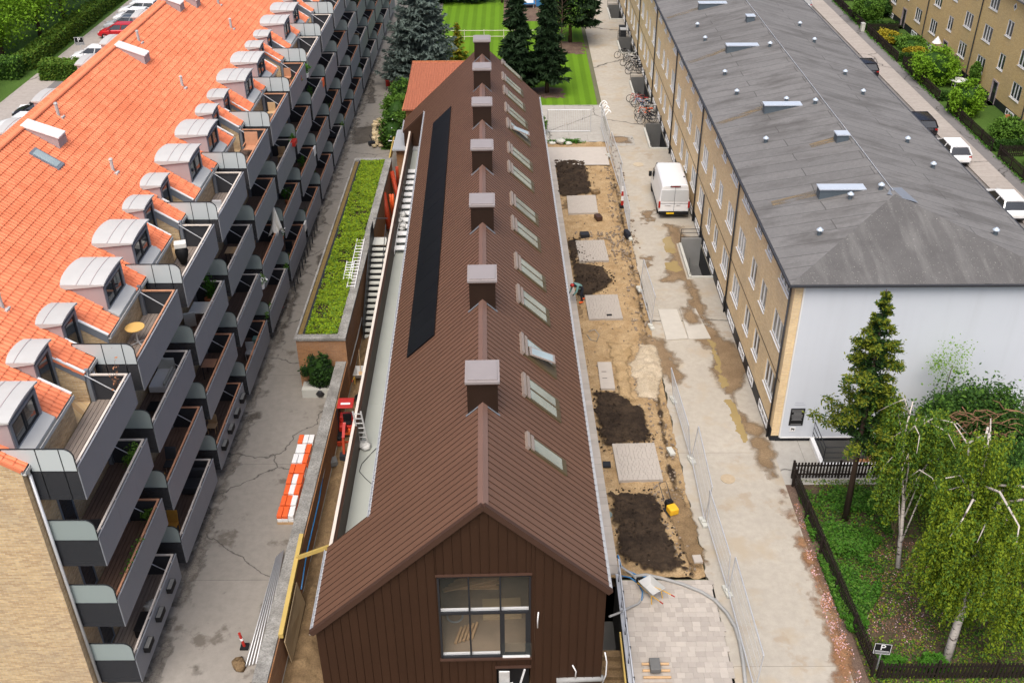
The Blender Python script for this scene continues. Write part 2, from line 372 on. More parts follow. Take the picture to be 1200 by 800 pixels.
m_hatch = mt('slate_blue_hatch_side', (.10, .125, .145), .5, .2, .12, 3)
m_terracotta = mt('terracotta', (.45, .17, .08), .8, 0, .12, 4)
m_skin = mt('skin', (.50, .30, .21), .6, 0, .05, 5)
m_teal = mt('teal_jacket', (.16, .30, .28), .8, 0, .15, 6)
m_navy = mt('dark_work_trousers', (.02, .022, .03), .85, 0, .15, 6)
m_cloth = mt('off_white_canvas', (.68, .66, .60), .85, 0, .06, 3)
m_bark = mt('brown_bark', (.085, .055, .04), .9, 0, .3, 8, .6, 25)
m_stainw = mt('dark_stained_timber', (.022, .016, .013), .75, 0, .25, 5)
def birch_bark():
    b = NB('white_birch_bark'); P = b.pos((1, 1, 5)); n = b.noise(P, 3, 4)
    return b.fin(b.mix(b.ramp(n, [(.36, (1,1,1)), (.44, (0,0,0))]), (.52, .47, .42), (.07, .055, .05)), .8)
m_birch = birch_bark()
def leaf(name, a, c, rough=.55):
    b = NB(name); g0 = b.n('ShaderNodeNewGeometry'); n = b.noise(g0.outputs['Position'], 1.4, 4); n2 = b.noise(g0.outputs['Position'], 9, 2)
    col = b.mix(n2, b.mix(n, a, c), b.mix(n, sc(a, 1.5), sc(c, 1.35)))
    b.b.inputs['Subsurface Weight'].default_value = 0
    m = b.fin(col, rough, 0, .1)
    tr = b.n('ShaderNodeBsdfTranslucent'); b.l(col, tr.inputs[0]); mx = b.n('ShaderNodeMixShader'); mx.inputs[0].default_value = .28
    out = [q for q in b.t.nodes if q.type == 'OUTPUT_MATERIAL'][0]
    b.l(b.b.outputs[0], mx.inputs[1]); b.l(tr.outputs[0], mx.inputs[2]); b.l(mx.outputs[0], out.inputs[0]); return m
m_leaf_birch = leaf('birch_leaf', (.125, .18, .012), (.20, .255, .02))
m_leaf_birch2 = leaf('birch_leaf_green', (.06, .125, .02), (.10, .18, .03))
m_leaf_lime = leaf('lime_leaf', (.11, .22, .015), (.16, .29, .02))
m_leaf_mid = leaf('garden_leaf', (.065, .14, .02), (.11, .21, .03))
m_leaf_dark = leaf('ivy_leaf', (.016, .045, .010), (.045, .10, .018))
m_leaf_hedge = leaf('hedge_leaf', (.05, .10, .012), (.12, .17, .02))
m_leaf_yel = leaf('golden_leaf', (.35, .26, .02), (.20, .20, .02))
m_leaf_bright = leaf('ground_cover_leaf', (.04, .125, .012), (.068, .18, .02))
m_sedum = leaf('sedum_leaf', (.16, .26, .010), (.24, .33, .02))
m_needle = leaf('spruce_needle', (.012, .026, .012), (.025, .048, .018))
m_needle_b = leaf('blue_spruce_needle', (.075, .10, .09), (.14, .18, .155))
m_needle_c = leaf('sunlit_conifer_needle', (.095, .125, .012), (.19, .205, .02))  # yellow-green with the sunlight on the branch tips in its colour
m_petal = mt('pink_petal', (.62, .42, .46), .8, 0, .2, 8)
m_petal_b = mt('rusty_fallen_petal', (.36, .17, .09), .85, 0, .25, 8)
# ---------------------------------------------------------------- the setting: ground
BA = radians(1.41); BX = Vector((cos(BA), sin(BA), 0)); BY = Vector((-sin(BA), cos(BA), 0)); BO = Vector((-.98, 23.59, 0))
def bw(u, v, z=0.0): return BO+BX*u+BY*v+Vector((0, 0, z))      # brown building frame: u across, v along
WELLS = [(10.85, 12.14, a, b_) for a, b_ in ((54.2, 58.5), (75.0, 79.2), (86.5, 91.2), (100.1, 104.0), (112.6, 117.0))]
PIT = (3.20, 4.22, 12.0, 29.3)
GWELL = (14.25, 19.5, 36.2, 38.09)
def sheet(name, mat, x0, x1, y0, y1, z, holes=(), kind='structure', jl=None):
    xs = sorted({x0, x1, *[q for h in holes for q in h[:2] if x0 < q < x1]}); ys = sorted({y0, y1, *[q for h in holes for q in h[2:] if y0 < q < y1]})
    m = MB()
    for i in range(len(xs)-1):
        for j in range(len(ys)-1):
            cx, cy = (xs[i]+xs[i+1])/2, (ys[j]+ys[j+1])/2
            if any(h[0] < cx < h[1] and h[2] < cy < h[3] for h in holes): continue
            m.add([(xs[i],ys[j],z),(xs[i+1],ys[j],z),(xs[i+1],ys[j+1],z),(xs[i],ys[j+1],z)], [(0,1,2,3)])
    return tag(m.build(name, mat), kind=kind)
def vnoise(x, y, seed=0):
    """cheap smooth value noise on arrays"""
    x = np.asarray(x, float); y = np.asarray(y, float)
    xi, yi = np.floor(x).astype(int), np.floor(y).astype(int); fx, fy = x-xi, y-yi
    def h(a, b): 
        q = (a*374761393+b*668265263+seed*1442695041) & 0x7fffffff; q = ((q ^ (q >> 13))*1274126177) & 0x7fffffff
        return ((q ^ (q >> 16)) % 10007)/10007.0
    sx, sy = fx*fx*(3-2*fx), fy*fy*(3-2*fy)
    return (h(xi,yi)*(1-sx)+h(xi+1,yi)*sx)*(1-sy)+(h(xi,yi+1)*(1-sx)+h(xi+1,yi+1)*sx)*sy
def fbm(x, y, o=4, seed=0):
    s = 0; a = .5
    for k in range(o): s = s+a*vnoise(np.asarray(x)*2**k, np.asarray(y)*2**k, seed+k); a *= .5
    return s
def polyd(px, py, poly):
    """signed distance to polygon (positive inside)"""
    n = len(poly); ins = np.zeros(px.shape, bool); d = np.full(px.shape, 1e9)
    for i in range(n):
        ax, ay = poly[i]; bx, by = poly[(i+1) % n]
        t = np.clip(((px-ax)*(bx-ax)+(py-ay)*(by-ay))/((bx-ax)**2+(by-ay)**2+1e-12), 0, 1)
        d = np.minimum(d, np.hypot(px-ax-t*(bx-ax), py-ay-t*(by-ay)))
        c = ((ay > py) != (by > py)) & (px < (bx-ax)*(py-ay)/(by-ay+1e-12)+ax); ins ^= c
    return np.where(ins, d, -d)
def mound(name, mat, poly, h, z0=0.0, res=.1, edge=.18, slope=.6, rough=.5, seed=1, freq=1.6, smooth=True, bias=0, fade=.35):
    P = np.array([(p[0], p[1]) for p in poly]); x0, y0 = P.min(0)-edge*2; x1, y1 = P.max(0)+edge*2
    nx, ny = int((x1-x0)/res)+2, int((y1-y0)/res)+2
    X, Y = np.meshgrid(x0+np.arange(nx)*res, y0+np.arange(ny)*res, indexing='ij')
    D = polyd(X, Y, P)+(fbm(X*freq*1.3, Y*freq*1.3, 4, seed+9)-.47)*edge*4+(vnoise(X*7, Y*7, seed+5)-.5)*edge*.8+bias
    Z = z0+np.minimum(np.maximum(D, 0)*slope, h)*(1-rough+rough*2*fbm(X*freq*2, Y*freq*2, 4, seed))
    Z = np.where(D < 0, z0-.03, Z)
    keep = D > -res
    for h_ in WELLS: keep &= ~((X > h_[0]-.25) & (X < h_[1]+.1) & (Y > h_[2]-.25) & (Y < h_[3]+.2))
    idx = -np.ones(D.shape, int)
    cell = keep[:-1,:-1] & keep[1:,:-1] & keep[1:,1:] & keep[:-1,1:]
    ii, jj = np.nonzero(cell); m = MB()
    k = lambda a, b: a*ny+b
    F = np.stack([k(ii,jj), k(ii+1,jj), k(ii+1,jj+1), k(ii,jj+1)], 1)
    u, inv = np.unique(F, return_inverse=True); ev = np.clip(D.reshape(-1)[u]/fade, 0, 1); V = np.stack([X, Y, Z], -1).reshape(-1, 3)[u]
    m.arr(V, inv.reshape(F.shape)); o = m.build(name, mat, smooth=smooth); at = o.data.attributes.new('edge', 'FLOAT', 'POINT'); at.data.foreach_set('value', ev.astype(np.float32)); return tag(o, kind='structure')
def flat(name, mat, poly, z, edge=.12, seed=1, res=.12, freq=1.2, bias=0):
    return mound(name, mat, poly, .0008, z, res, edge, 1, 0, seed, freq, False, bias+.18, .8)
def gp(*pts, z=0): return [tuple(g(a, b, z)[:2]) for a, b in pts]
sheet('terrain', m_terrain, -420, 420, -60, 700, -.06, WELLS+[PIT, GWELL, (-8.42, 4.0, 10, 76), (3.9, 7.74, 29.2, 76.6)])
sheet('site_subsoil', m_soil, 3.2, 7.76, 29.2, 76.6, -.45)
sheet('service_road', m_lane, -14.75, -8.0, 12, 125, 0, [(-8.42, -7.9, 10, 70)])
sheet('trench_lane', m_mud, -8.42, 4.0, 10, 76, -.05, [PIT])
tag(mound('trench_mud', m_mud, [(-8.45, 12), (-7.2, 12), (-7.2, 48), (-8.45, 48)], .22, -.05, .09, .1, .5, .8, 3), kind='structure')
tag(mound('trench_sand', m_sand, [(-8.42, 54.5), (-6.6, 54.5), (-6.6, 73), (-8.42, 73)], .15, -.05, .15, .1, .5, .8, 4), kind='structure')
sheet('main_road', m_road, 7.75, 12.2, 12, 125, 0, WELLS)
# ragged broken edge of the road along the dug strip
m = MB(); pv = None
for k in range(560):
    y = 28.5+k*.09; x = 7.56+.30*float(fbm(y*1.1, 3.0, 4, 5))+.08*float(vnoise(y*6, 1, 8))
    cur = len(m.v); m.v += [(x, y, 0), (7.75, y, 0), (x+.02, y, -.22)]
    if pv is not None: m.f += [(pv, pv+1, cur+1, cur), (pv+2, pv, cur, cur+2)]; m.mi += [0, 0]
    pv = cur
tag(m.build('road_broken_edge', m_road), kind='structure')
sheet('road_shoulder', m_road, 7.2, 7.75, 12, 28.5, -.004)
# dug strip between brown building and road
def site_grid():
    x0, x1, y0, y1, r = 3.3, 7.7, 29.3, 76.5, .085
    nx, ny = int((x1-x0)/r)+1, int((y1-y0)/r)+1
    X, Y = np.meshgrid(np.linspace(x0, x1, nx), np.linspace(y0, y1, ny), indexing='ij')
    X = X-(Y-30)*.0246*np.clip((7.2-X)/3.5, 0, 1)
    Z = -.16+.20*fbm(X*1.1, Y*1.1, 5, 2)+.11*fbm(X*5, Y*5, 3, 7)
    Z -= .16*np.exp(-((X-7.35)/.22)**2)*(.4+fbm(X, Y*.7, 3, 11))
    ii, jj = np.meshgrid(np.arange(nx-1), np.arange(ny-1), indexing='ij'); ii, jj = ii.ravel(), jj.ravel()
    m = MB(); m.arr(np.stack([X, Y, Z], -1).reshape(-1, 3), np.stack([ii*ny+jj, (ii+1)*ny+jj, (ii+1)*ny+jj+1, ii*ny+jj+1], 1))
    return tag(m.build('dug_sand_bed', m_sand, smooth=True), kind='structure')
site_grid()
mound('topsoil_patch', m_soil_f, gp((648,188),(686,188),(690,205),(694,226),(672,233),(653,229)), .13, 0, .07, .14, .5, 1.0, 5, 2.2)
mound('topsoil_patch', m_soil_f, gp((663,281),(681,279),(677,308),(707,312),(720,330),(700,346),(676,350),(668,310)), .12, 0, .065, .10, .5, 1.0, 6, 2.2)
mound('topsoil_patch', m_soil_f, gp((692,458),(722,457),(757,482),(765,515),(745,520),(707,525),(697,490)), .16, 0, .05, .13, .5, 1.0, 7, 2.2)
mound('topsoil_patch', m_soil_f, gp((714,577),(768,575),(776,600),(786,630),(806,668),(775,674),(745,664),(724,655),(718,610)), .14, 0, .05, .15, .5, 1.0, 8, 2.2)
mound('trench_soil', m_soil_f, [(7.0,29.3),(7.35,29.3),(7.55,34),(7.3,37),(7.5,41.5),(7.25,42.5),(7.0,40),(6.95,36)], .06, -.06, .08, .12, .5, .9, 9, bias=-.04)
mound('trench_soil', m_soil_f, [(7.2,44),(7.55,44),(7.6,70),(7.25,70)], .05, -.07, .09, .12, .5, .9, 10, bias=-.03)
mound('sand_heap', dirt('pale_sand', (.46,.375,.26), (.56,.47,.345), .6, (.62,.54,.41), fade=1.6), gp((747,402),(768,400),(780,438),(770,470),(745,466),(736,430)), .22, -.02, .08, .15, .35, .6, 11)
mound('sand_drift', dirt('drifted_sand', (.38,.26,.13), (.50,.36,.20), .8, (.6,.5,.36), fade=1.6), gp((712,402),(745,402),(738,440),(745,470),(722,468),(716,430)), .12, 0, .09, .15, .4, .9, 12)
mound('clay_bank', dirt('trodden_clay', (.19,.125,.065), (.28,.19,.10), .8, (.38,.30,.2), .9, fade=1.8), gp((776,572),(800,575),(818,612),(832,660),(810,672),(796,640),(782,610)), .10, -.02, .09, .12, .5, .8, 13)
# stains, silt and puddles of the road
wetp = [((806,362),(838,385),(872,410),(880,440),(862,460),(868,480),(900,505),(912,560),(900,560),(872,510),(858,470),(836,440),(838,415),(815,402)),
        ((776,262),(800,266),(812,300),(812,330),(838,385),(815,372),(800,330),(775,330),(786,300)),
        ((752,392),(778,398),(790,412),(800,440),(790,452),(775,440),(762,418))]
for k, q in enumerate(wetp): flat('wet_silt', m_wet, gp(*q), .004, .22, 20+k)
for k, q in enumerate([((775,280),(786,277),(793,290),(790,298),(779,296)), ((779,308),(793,306),(800,316),(793,320),(780,316)), ((829,398),(836,398),(846,420),(848,440),(855,452),(846,455),(838,428)), ((850,468),(858,467),(872,500),(878,520),(870,520),(858,492))]):
    flat('puddle', m_puddle, gp(*q), .009, .12, 30+k, .06, 1.6, -.20)
for k, q in enumerate([((750,246),(766,246),(768,262),(752,262)), ((700+50,300),(765,300),(768,312),(756,315))]): flat('mud_splash', m_wet, gp(*q), .005, .3, 40+k, .1, 2.5, -.12)
flat('rust_stain', dirt('rusty_blossom_stain', (.22,.105,.05), (.36,.22,.12),   .2, None, fade=2.0), gp((916,575),(932,620),(946,665),(966,730),(984,810),(1006,810),(985,735),(963,680),(943,632),(926,585)), .005, .22, 44, .09, 1.4, .05)
flat('concrete_patch', m_apron, gp((712,0+160),(741,159),(743,170),(713,171)), .006, .01, 45, .3)
flat('road_stain', m_wet, gp((660+52,160),(738,160),(740,168),(716,169)), .010, .2, 46, .1, 2, -.06)
for k, q in enumerate([((420,86),(436,84),(441,121),(431,122)), ((412,150),(438,148),(440,166),(415,170)), ((372,300),(384,296),(386,318),(372,330)), ((186,640),(198,638),(200,652),(186,656)), ((290,485),(303,483),(304,490),(291,495)), ((222,778),(236,776),(238,790),(224,790)), ((320,395),(334,360),(346,330),(356,330),(340,372),(326,405))]): flat('damp_stain', dirt('damp_stain%d' % k, (.10,.085,.068), (.16,.14,.115), .2, None, .6, fade=1.5), gp(*q), .004, .18, 80+k, .1, 2.2)
flat('gutter_dirt', dirt('gutter_dirt', (.17,.15,.125), (.26,.235,.20), .5, (.34,.31,.27), fade=2.0), [(-13.55, 20), (-12.85, 20), (-12.75, 100), (-13.5, 100)], .005, .3, 90, .14, 1.6, -.12)
# paving
sheet('paved_forecourt', m_apron, 2.0, 7.6, 76.5, 85.1, 0)
sheet('paved_apron', m_slab, 2.6, 7.3, 71.6, 75.2, .08)
sheet('lawn', m_lawn, -8.0, 7.35, 85.1, 128, 0)
sheet('rear_planting', m_grass, -10.4, -8.43, 75.0, 128, .01)
sheet('rear_yard', m_apron, -8.4, 2.0, 76.0, 85.1, -.004)
tag(mound('tree_mulch', m_petal_earth, [(1.6,87),(4.6,87),(4.6,90),(1.6,90)], .03, .0, .2, .3, .3, .4, 50), kind='structure')
tag(mound('tree_mulch', m_petal_earth, [(4.6,100),(7.3,100),(7.3,104),(4.6,104)], .03, .0, .2, .4, .3, .4, 51), kind='structure')
# east street
sheet('east_road', m_asphalt, 25, 34.2, 20, 210, -.02)
m = MB(); m.box(34.2, 36.0, 20, 210, -.02, .10); tag(m.build('east_pavement', m_street), kind='structure')
sheet('east_footway', m_asphalt, 36.0, 37.0, 20, 210, .09)
sheet('east_gardens', m_grass, 37.0, 41.6, 20, 210, .06)
# west parking and park
sheet('west_road', m_street, -45.2, -42.6, 40, 260, 0)
sheet('west_parking', m_asphalt, -42.6, -27.5, 40, 260, 0)
sheet('west_park', m_grass, -160, -45.2, 40, 300, 0)
# gable side: path and garden
sheet('gable_path', m_apron, 12.2, 26, 34.9, 38.1, -.004, [GWELL])
sheet('garden_ground', m_earth, 12.75, 40, 12, 35.3, -.01)
sheet('garden_verge', m_petal_earth, 12.2, 12.75, 12, 34.9, -.008)
# ---------------------------------------------------------------- orange-roofed apartment building with balconies
LX, LZ, LT = -14.72, 10.55, .69              # gutter line of the front slope and its pitch
RX, RZ = -20.75, 14.71                       # ridge
LY0, LY1 = 23.35, 117.0
PAIRS = [29.10+11.62*k for k in range(8)]
NF = -15.62                                  # door plane in the notches
apt = thing('apartment_building', 'long apartment building with orange tiled roof and stacked grey balconies', 'building', (-20.75, 70, 0))
NOTCH = sorted([(c+s*1.2-.62, c+s*1.2+.62) for c in PAIRS for s in (-1, 1)])
LDOR = sorted([c+s*4.15 for c in PAIRS for s in (-1, 1)])
def roofz(x): return LZ+(LX-x)*LT if x > RX else RZ-(RX-x)*LT
m = MB(); m.box(-26.78, -14.75, LY0, LY1, 0, 9.37); m.build('wall', m_brick_old, apt)
m = MB(); cuts = [LY0]
for a, b_ in NOTCH: cuts += [a, b_]
cuts.append(LY1)
for i in range(len(cuts)-1):
    y0, y1 = cuts[i], cuts[i+1]
    if y1-y0 < .01: continue
    x = -14.75 if i % 2 == 0 else NF-.06
    zt = roofz(x)-.07
    pr = [(x, 9.37), (x, zt), (RX, RZ-.07), (-26.78, roofz(-26.78)-.07), (-26.78, 9.37)]
    m.prism([(a, y0, b_) for a, b_ in pr][::-1], (0, y1-y0, 0))
m.build('upper_wall', m_brick_old, apt)
# pantiles
TW, TL = .205, .345
NR = int(((LX-RX)/TL*math.sqrt(1+LT*LT)))+1
ca = 1/math.sqrt(1+LT*LT); sa = LT*ca         # unit slope vector down: (ca, -sa)
prof = [(0, -.07), (.07, .035), (.30, .066), (.62, .066), (.90, .040), (.97, -.07), (1.0, -.07)]
def near_zone(r, y): return 26.4 <= y < 26.4+TW*26-.01 and 2 <= r < 16
def skip(r, y):
    x = LX-(r+.5)*TL*ca
    if x > NF-.1 and any(a-.02 < y < b_+.02 for a, b_ in NOTCH): return True
    if x > -15.3 and any(abs(y-c) < 1.0 for c in LDOR): return True
    return False
def tile_geo(m, r, y):
    s0, s1 = r*TL-.03, (r+1)*TL+.045
    def pt(s, yy, h): return (LX-s*ca+h*sa, yy, LZ+s*sa+h*ca)
    n = len(m.v); k = len(prof)
    for f, h in prof: m.v.append(pt(s0, y+f*TW, h+.040))
    for f, h in prof: m.v.append(pt(s1, y+f*TW, h+.004))
    for f, h in prof: m.v.append(pt(s0+.004, y+f*TW, -.012))
    for i in range(k-1):
        m.f.append((n+i, n+i+1, n+k+i+1, n+k+i)); m.f.append((n+2*k+i, n+2*k+i+1, n+i+1, n+i)); m.mi += [0, 0]
m = MB(); cnt = 0
ncol = int((98-LY0)/TW)
near = []
for r in range(NR):
    for c in range(ncol):
        y = LY0+c*TW
        if skip(r, y+TW/2): continue
        x = LX-(r+.5)*TL*ca
        if near_zone(r, y) and len(near) < 300 and not any(abs(y+TW/2-d_) < .95 and x > -16.7 for d_ in LDOR) and not any(a < y+TW/2 < b_ and x > -17 for a, b_ in NOTCH):
            near.append((r, y)); continue
        tile_geo(m, r, y)
tag(m.build('roof_tiles', m_tilef, apt), kind='stuff')
mm = MB(); tile_geo(mm, 0, 0.0); tm = mm.mesh('roof_tile', m_tile, (LX, 0, LZ))
for r, y in near: inst('roof_tile', tm, apt, (LX-r*TL*ca, y, LZ+r*TL*sa))
m = MB(); m.poly([(RX, LY0, RZ), (RX, LY1, RZ), (-26.95, LY1, roofz(-26.95)), (-26.95, LY0, roofz(-26.95))])
m.poly([(LX, 98, LZ), (LX, LY1, LZ), (RX, LY1, RZ), (RX, 98, RZ)]); m.build('roof_slope', m_tilef, apt)
m = MB()
for k in range(int((98-LY0)/.4)):
    y = LY0-.03+k*.4; P = []
    for j in range(7):
        t = pi*j/6; P.append((RX+.17*cos(t), y, RZ+.03+.11*sin(t)))
    m.prism(P, (0, .41, 0))
m.build('ridge_cap', m_tile, apt)
m = MB()
for k in range(NR): s = k*TL; m.beam((LX-s*ca, LY0-.02, LZ+s*sa+.02), (LX-(s+TL)*ca, LY0-.02, LZ+(s+TL)*sa+.02), .06, .12)
m.build('verge', m_tile, apt)
# gutters: one length between each two notches
gcut = [LY0-.05]
for a, b_ in NOTCH: gcut += [a, b_]
gcut.append(LY1)
for i in range(0, len(gcut), 2):
    y0, y1 = gcut[i], gcut[i+1]
    m = MB(); m.box(LX-.01, LX+.015, y0, y1, LZ-.10, LZ+.0); m.box(LX+.015, LX+.12, y0, y1, LZ-.11, LZ-.09); m.box(LX+.115, LX+.135, y0, y1, LZ-.11, LZ+.02)
    m.build('gutter', m_zinc, apt)
# flashings along the notch sides
for a, b_ in NOTCH:
    for y in (a, b_):
        z0, z1 = LZ, roofz(NF); m = MB()
        m.prism([(LX+.02, y-.02, z0-.30), (NF, y-.02, z1-.30), (NF, y-.02, z1+.04), (LX+.02, y-.02, z0+.04)], (0, .04, 0))
        f = m.build('notch_flashing', m_lead, apt)
        m = MB(); m.beam((LX+.06, y, LZ+.07), (NF, y, roofz(NF)+.07), .09, .05); m.build('edge_trim', m_white, f)
def arch(w_, h0, h1, n=8): return [(-w_/2+w_*i/n, h0+(h1-h0)*(1-abs(2*i/n-1)**2.4)) for i in range(n+1)]
def dormer_meshes(w_, h0, h1, x_front, zbase, over, door):
    """local frame: origin at the foot of the dormer front, +x outwards, y along the building"""
    rz0 = roofz(x_front)-zbase
    body = MB(); t = .07
    for s in (-1, 1):
        y0, y1 = (s*w_/2, s*(w_/2-t)); lo = min(y0, y1)
        xb = -(h0-rz0)/LT
        body.prism([(0, lo, rz0-.06), (0, lo, h0), (xb-.05, lo, h0)], (0, t, 0))
    A = arch(w_-.02, h0-.02, h1-.03)
    body.prism([(-.10, a, b_) for a, b_ in A]+[(-.10, w_/2-.01, h0-.13), (-.10, -w_/2+.01, h0-.13)], (.07, 0, 0))
    roof = MB(); A = arch(w_+.16, h0, h1); k = len(A); P = []
    for a, b_ in A: P.append((over, a, b_))
    for a, b_ in A: P.append((-(b_-rz0-.11)/LT, a, b_-.16))
    for a, b_ in A: P.append((over, a, b_+.06))
    for a, b_ in A: P.append((-(b_-rz0-.11)/LT, a, b_+.06))
    F = []
    for i in range(k-1):
        F += [(i, i+1, k+i+1, k+i), (2*k+i, 3*k+i, 3*k+i+1, 2*k+i+1), (i, 2*k+i, 2*k+i+1, i+1), (k+i, k+i+1, 3*k+i+1, 3*k+i)]
    F += [(0, k, 3*k, 2*k), (k-1, 3*k-1, 4*k-1, 2*k-1)]
    roof.add(P, F)
    nse = 3 if not door else 2
    seam = MB()
    for q in range(1, nse):
        xx = over-(over+1.9)*q/(nse+1)
        pts = [(xx, a, b_+.062) for a, b_ in A if xx > -(b_-rz0)/LT-.1]
        if len(pts) > 2:
            for i in range(len(pts)-1): seam.beam(pts[i], pts[i+1], .022, .03)
    fr = MB(); gl = MB(); z0 = 0.02; zt = h0-.14
    ww = w_-2*t; fw = .09
    fr.box(-.08, .02, -ww/2, -ww/2+fw*1.4, z0, zt); fr.box(-.08, .02, ww/2-fw*1.4, ww/2, z0, zt); fr.box(-.08, .02, -ww/2, ww/2, zt-fw, zt); fr.box(-.08, .03, -ww/2, ww/2, z0, z0+fw)
    mid = MB()
    if not door:
        n = 2
        for q in range(n):
            ya = -ww/2+fw*1.4+(ww-2.8*fw)*q/n; yb = -ww/2+fw*1.4+(ww-2.8*fw)*(q+1)/n
            for (p, q2, r, s_) in ((ya+.01, ya+.07, z0+fw, zt-fw), (yb-.07, yb-.01, z0+fw, zt-fw), (ya+.07, yb-.07, z0+fw, z0+fw+.06), (ya+.07, yb-.07, zt-fw-.06, zt-fw)): mid.box(-.07, 0, p, q2, r, s_)
            gl.box(-.05, -.03, ya+.06, yb-.06, z0+fw+.05, zt-fw-.05)
    else:
        ya, yb = -ww/2+fw*1.4, ww/2-fw*1.4
        for (p, q2, r, s_) in ((ya+.01, ya+.09, z0+fw, zt-fw), (yb-.09, yb-.01, z0+fw, zt-fw), (ya+.09, yb-.09, z0+fw, z0+fw+.12), (ya+.09, yb-.09, zt-fw-.08, zt-fw)): mid.box(-.07, 0, p, q2, r, s_)
        gl.box(-.05, -.03, ya+.08, yb-.08, z0+fw+.10, zt-fw-.06)
    return body.mesh('dormer', m_zinc_side), roof.mesh('dormer_roof', m_zinc), seam.mesh('roof_seam', m_zinc_side), fr.mesh('frame', m_lead), mid.mesh('casement', m_dark), gl.mesh('glass', m_glass)
LM = dormer_meshes(2.02, 1.15, 1.24, -15.05, roofz(-15.05), .10, False)
SM = dormer_meshes(1.30, 2.43, 2.50, NF, 9.42, .10, True)
apron = MB(); apron.add([(0, -1.02, .10), (0, 1.02, .10), (.36, 1.02, -.14), (.36, -1.02, -.14), (0, -1.02, 0), (0, 1.02, 0), (.36, 1.02, -.22), (.36, -1.02, -.22)], [(0,3,2,1), (3,7,6,2), (0,4,7,3), (1,2,6,5), (0,1,5,4)])
AM = apron.mesh('apron', m_zinc)
def place_dormer(name, MS, loc, rz=0, ap=False):
    o = inst(name, MS[0], apt, loc, rz)
    for me, nm in zip(MS[1:], ('dormer_roof', 'roof_seam', 'frame', 'casement', 'glass')):
        c = bpy.data.objects.new(nm, me); put(c, o)
    if ap: c = bpy.data.objects.new('apron', AM); put(c, o)
for c in LDOR:
    if c < 100: place_dormer('window_dormer', LM, (-15.05, c, roofz(-15.05)), 0, True)
for a, b_ in NOTCH:
    if a < 100: place_dormer('door_dormer', SM, (NF, (a+b_)/2, 9.42))
for c in [g(px, py, 12.05).y for px, py in ((32, 136), (75, 101), (120, 60), (150, 37), (187, 7))]: place_dormer('window_dormer', LM, (-26.1, c, roofz(-15.05)-.42), pi)
def onroof(px, py):
    d = g(px, py, 0)-Vector((0, 0, CAM_H)); n = Vector((LT, 0, 1)); q = Vector((LX, 0, LZ))
    t = (q-Vector((0, 0, CAM_H))).dot(n)/d.dot(n); return Vector((0, 0, CAM_H))+d*t
# white smoke-vent hoods near the ridge
hm = MB(); hm.prism([(-1.30, -.36, .8), (-1.30, -.36, 1.30*LT+.14), (.06, -.36, .52), (.06, -.36, -.10)], (0, .84, 0)); hm = hm.mesh('smoke_hood', m_zinc_side)
ht = MB(); ht.prism([(-1.36, -.40, 1.36*LT+.12), (.12, -.40, .50), (.12, -.40, .56), (-1.36, -.40, 1.36*LT+.18)], (0, .80, 0)); ht = ht.mesh('hood_lid', m_white)
for px, py in ((73, 172), (172, 75), (213, 14), (232, 10-1)):
    q = onroof(px, py); o = inst('smoke_hood', hm, apt, q); put(bpy.data.objects.new('hood_lid', ht), o)
vm = MB(); vm.cyl((0,0,0), (.0,0,.62), .075, .075, 8); vm.box(-.16, .22, -.16, .16, -.08, .02); vm.cyl((0,0,.6), (0,0,.66), .10, .06, 8); vm = vm.mesh('roof_vent', m_zinc)
for px, py in ((69, 137), (133, 202), (163, 50), (214, 103), (271, 34), (256, 6), (3, 362)):
    inst('roof_vent', vm, apt, onroof(px, py))
q = onroof(57, 190); m = MB(); m.prism([(q.x-.55, q.y-.32, q.z+.55*LT+.02), (q.x+.5, q.y-.32, q.z-.5*LT+.02), (q.x+.5, q.y-.32, q.z-.5*LT+.16), (q.x-.55, q.y-.32, q.z+.55*LT+.16)], (0, .64, 0))
sk = m.build('roof_light', m_lead, apt)
m = MB(); m.prism([(q.x-.45, q.y-.24, q.z+.45*LT+.15), (q.x+.4, q.y-.24, q.z-.4*LT+.15), (q.x+.4, q.y-.24, q.z-.4*LT+.175), (q.x-.45, q.y-.24, q.z+.45*LT+.175)], (0, .48, 0)); m.build('glass', m_glass_sky, sk)
# drainpipes
for y, x in [(LY0+.22, -14.64)]+[(c, -14.66) for c in PAIRS if c < 80]:
    m = MB(); m.cyl((x, y, 0), (x, y, 10.25), .055, .055, 8); m.tube([(x, y, 10.2), (x-.02, y, 10.35), (LX+.06, y, LZ-.1)], .05, 8); m.build('drainpipe', m_steel, apt, smooth=True)
# balconies
BL, BD = 5.05, 1.53; BFX = -13.19
deck = []
for dm in m_decks:
    m = MB()
    for k in range(10):
        x0 = -BD+.02+k*.147; m.box(x0, x0+.132, .05, BL-.05, .17, .20)
    deck.append(m.mesh('decking', dm))
m = MB(); m.box(-BD, -.03, .02, BL-.02, .02, .168); plat = m.mesh('balcony', m_soffit)
m = MB()
for k in range(3): m.box(-.035, 0, k*BL/3+.004, (k+1)*BL/3-.004, 0, 1.24)
m.box(-.045, .01, 0, BL, 1.243, 1.275); fpan = m.mesh('front_panel', m_panel)
rails = []
for rm in (m_rail_w, m_rail_o):
    m = MB(); m.box(-.16, -.09, .05, BL-.03, 1.235, 1.285); m.box(-BD+.05, -.16, BL-.10, BL-.03, 1.235, 1.285)
    for k in range(4): m.box(-.09, -.03, .4+k*1.4, .46+k*1.4, 1.15, 1.24)
    rails.append(m.mesh('handrail', rm))
m = MB(); m.box(-BD, -.04, 0, .025, .0, 1.10); epn = m.mesh('end_panel', m_meshp)
m = MB(); m.box(-BD, -.04, BL-.025, BL, 0, 1.16); epf = m.mesh('end_panel', m_soffit)
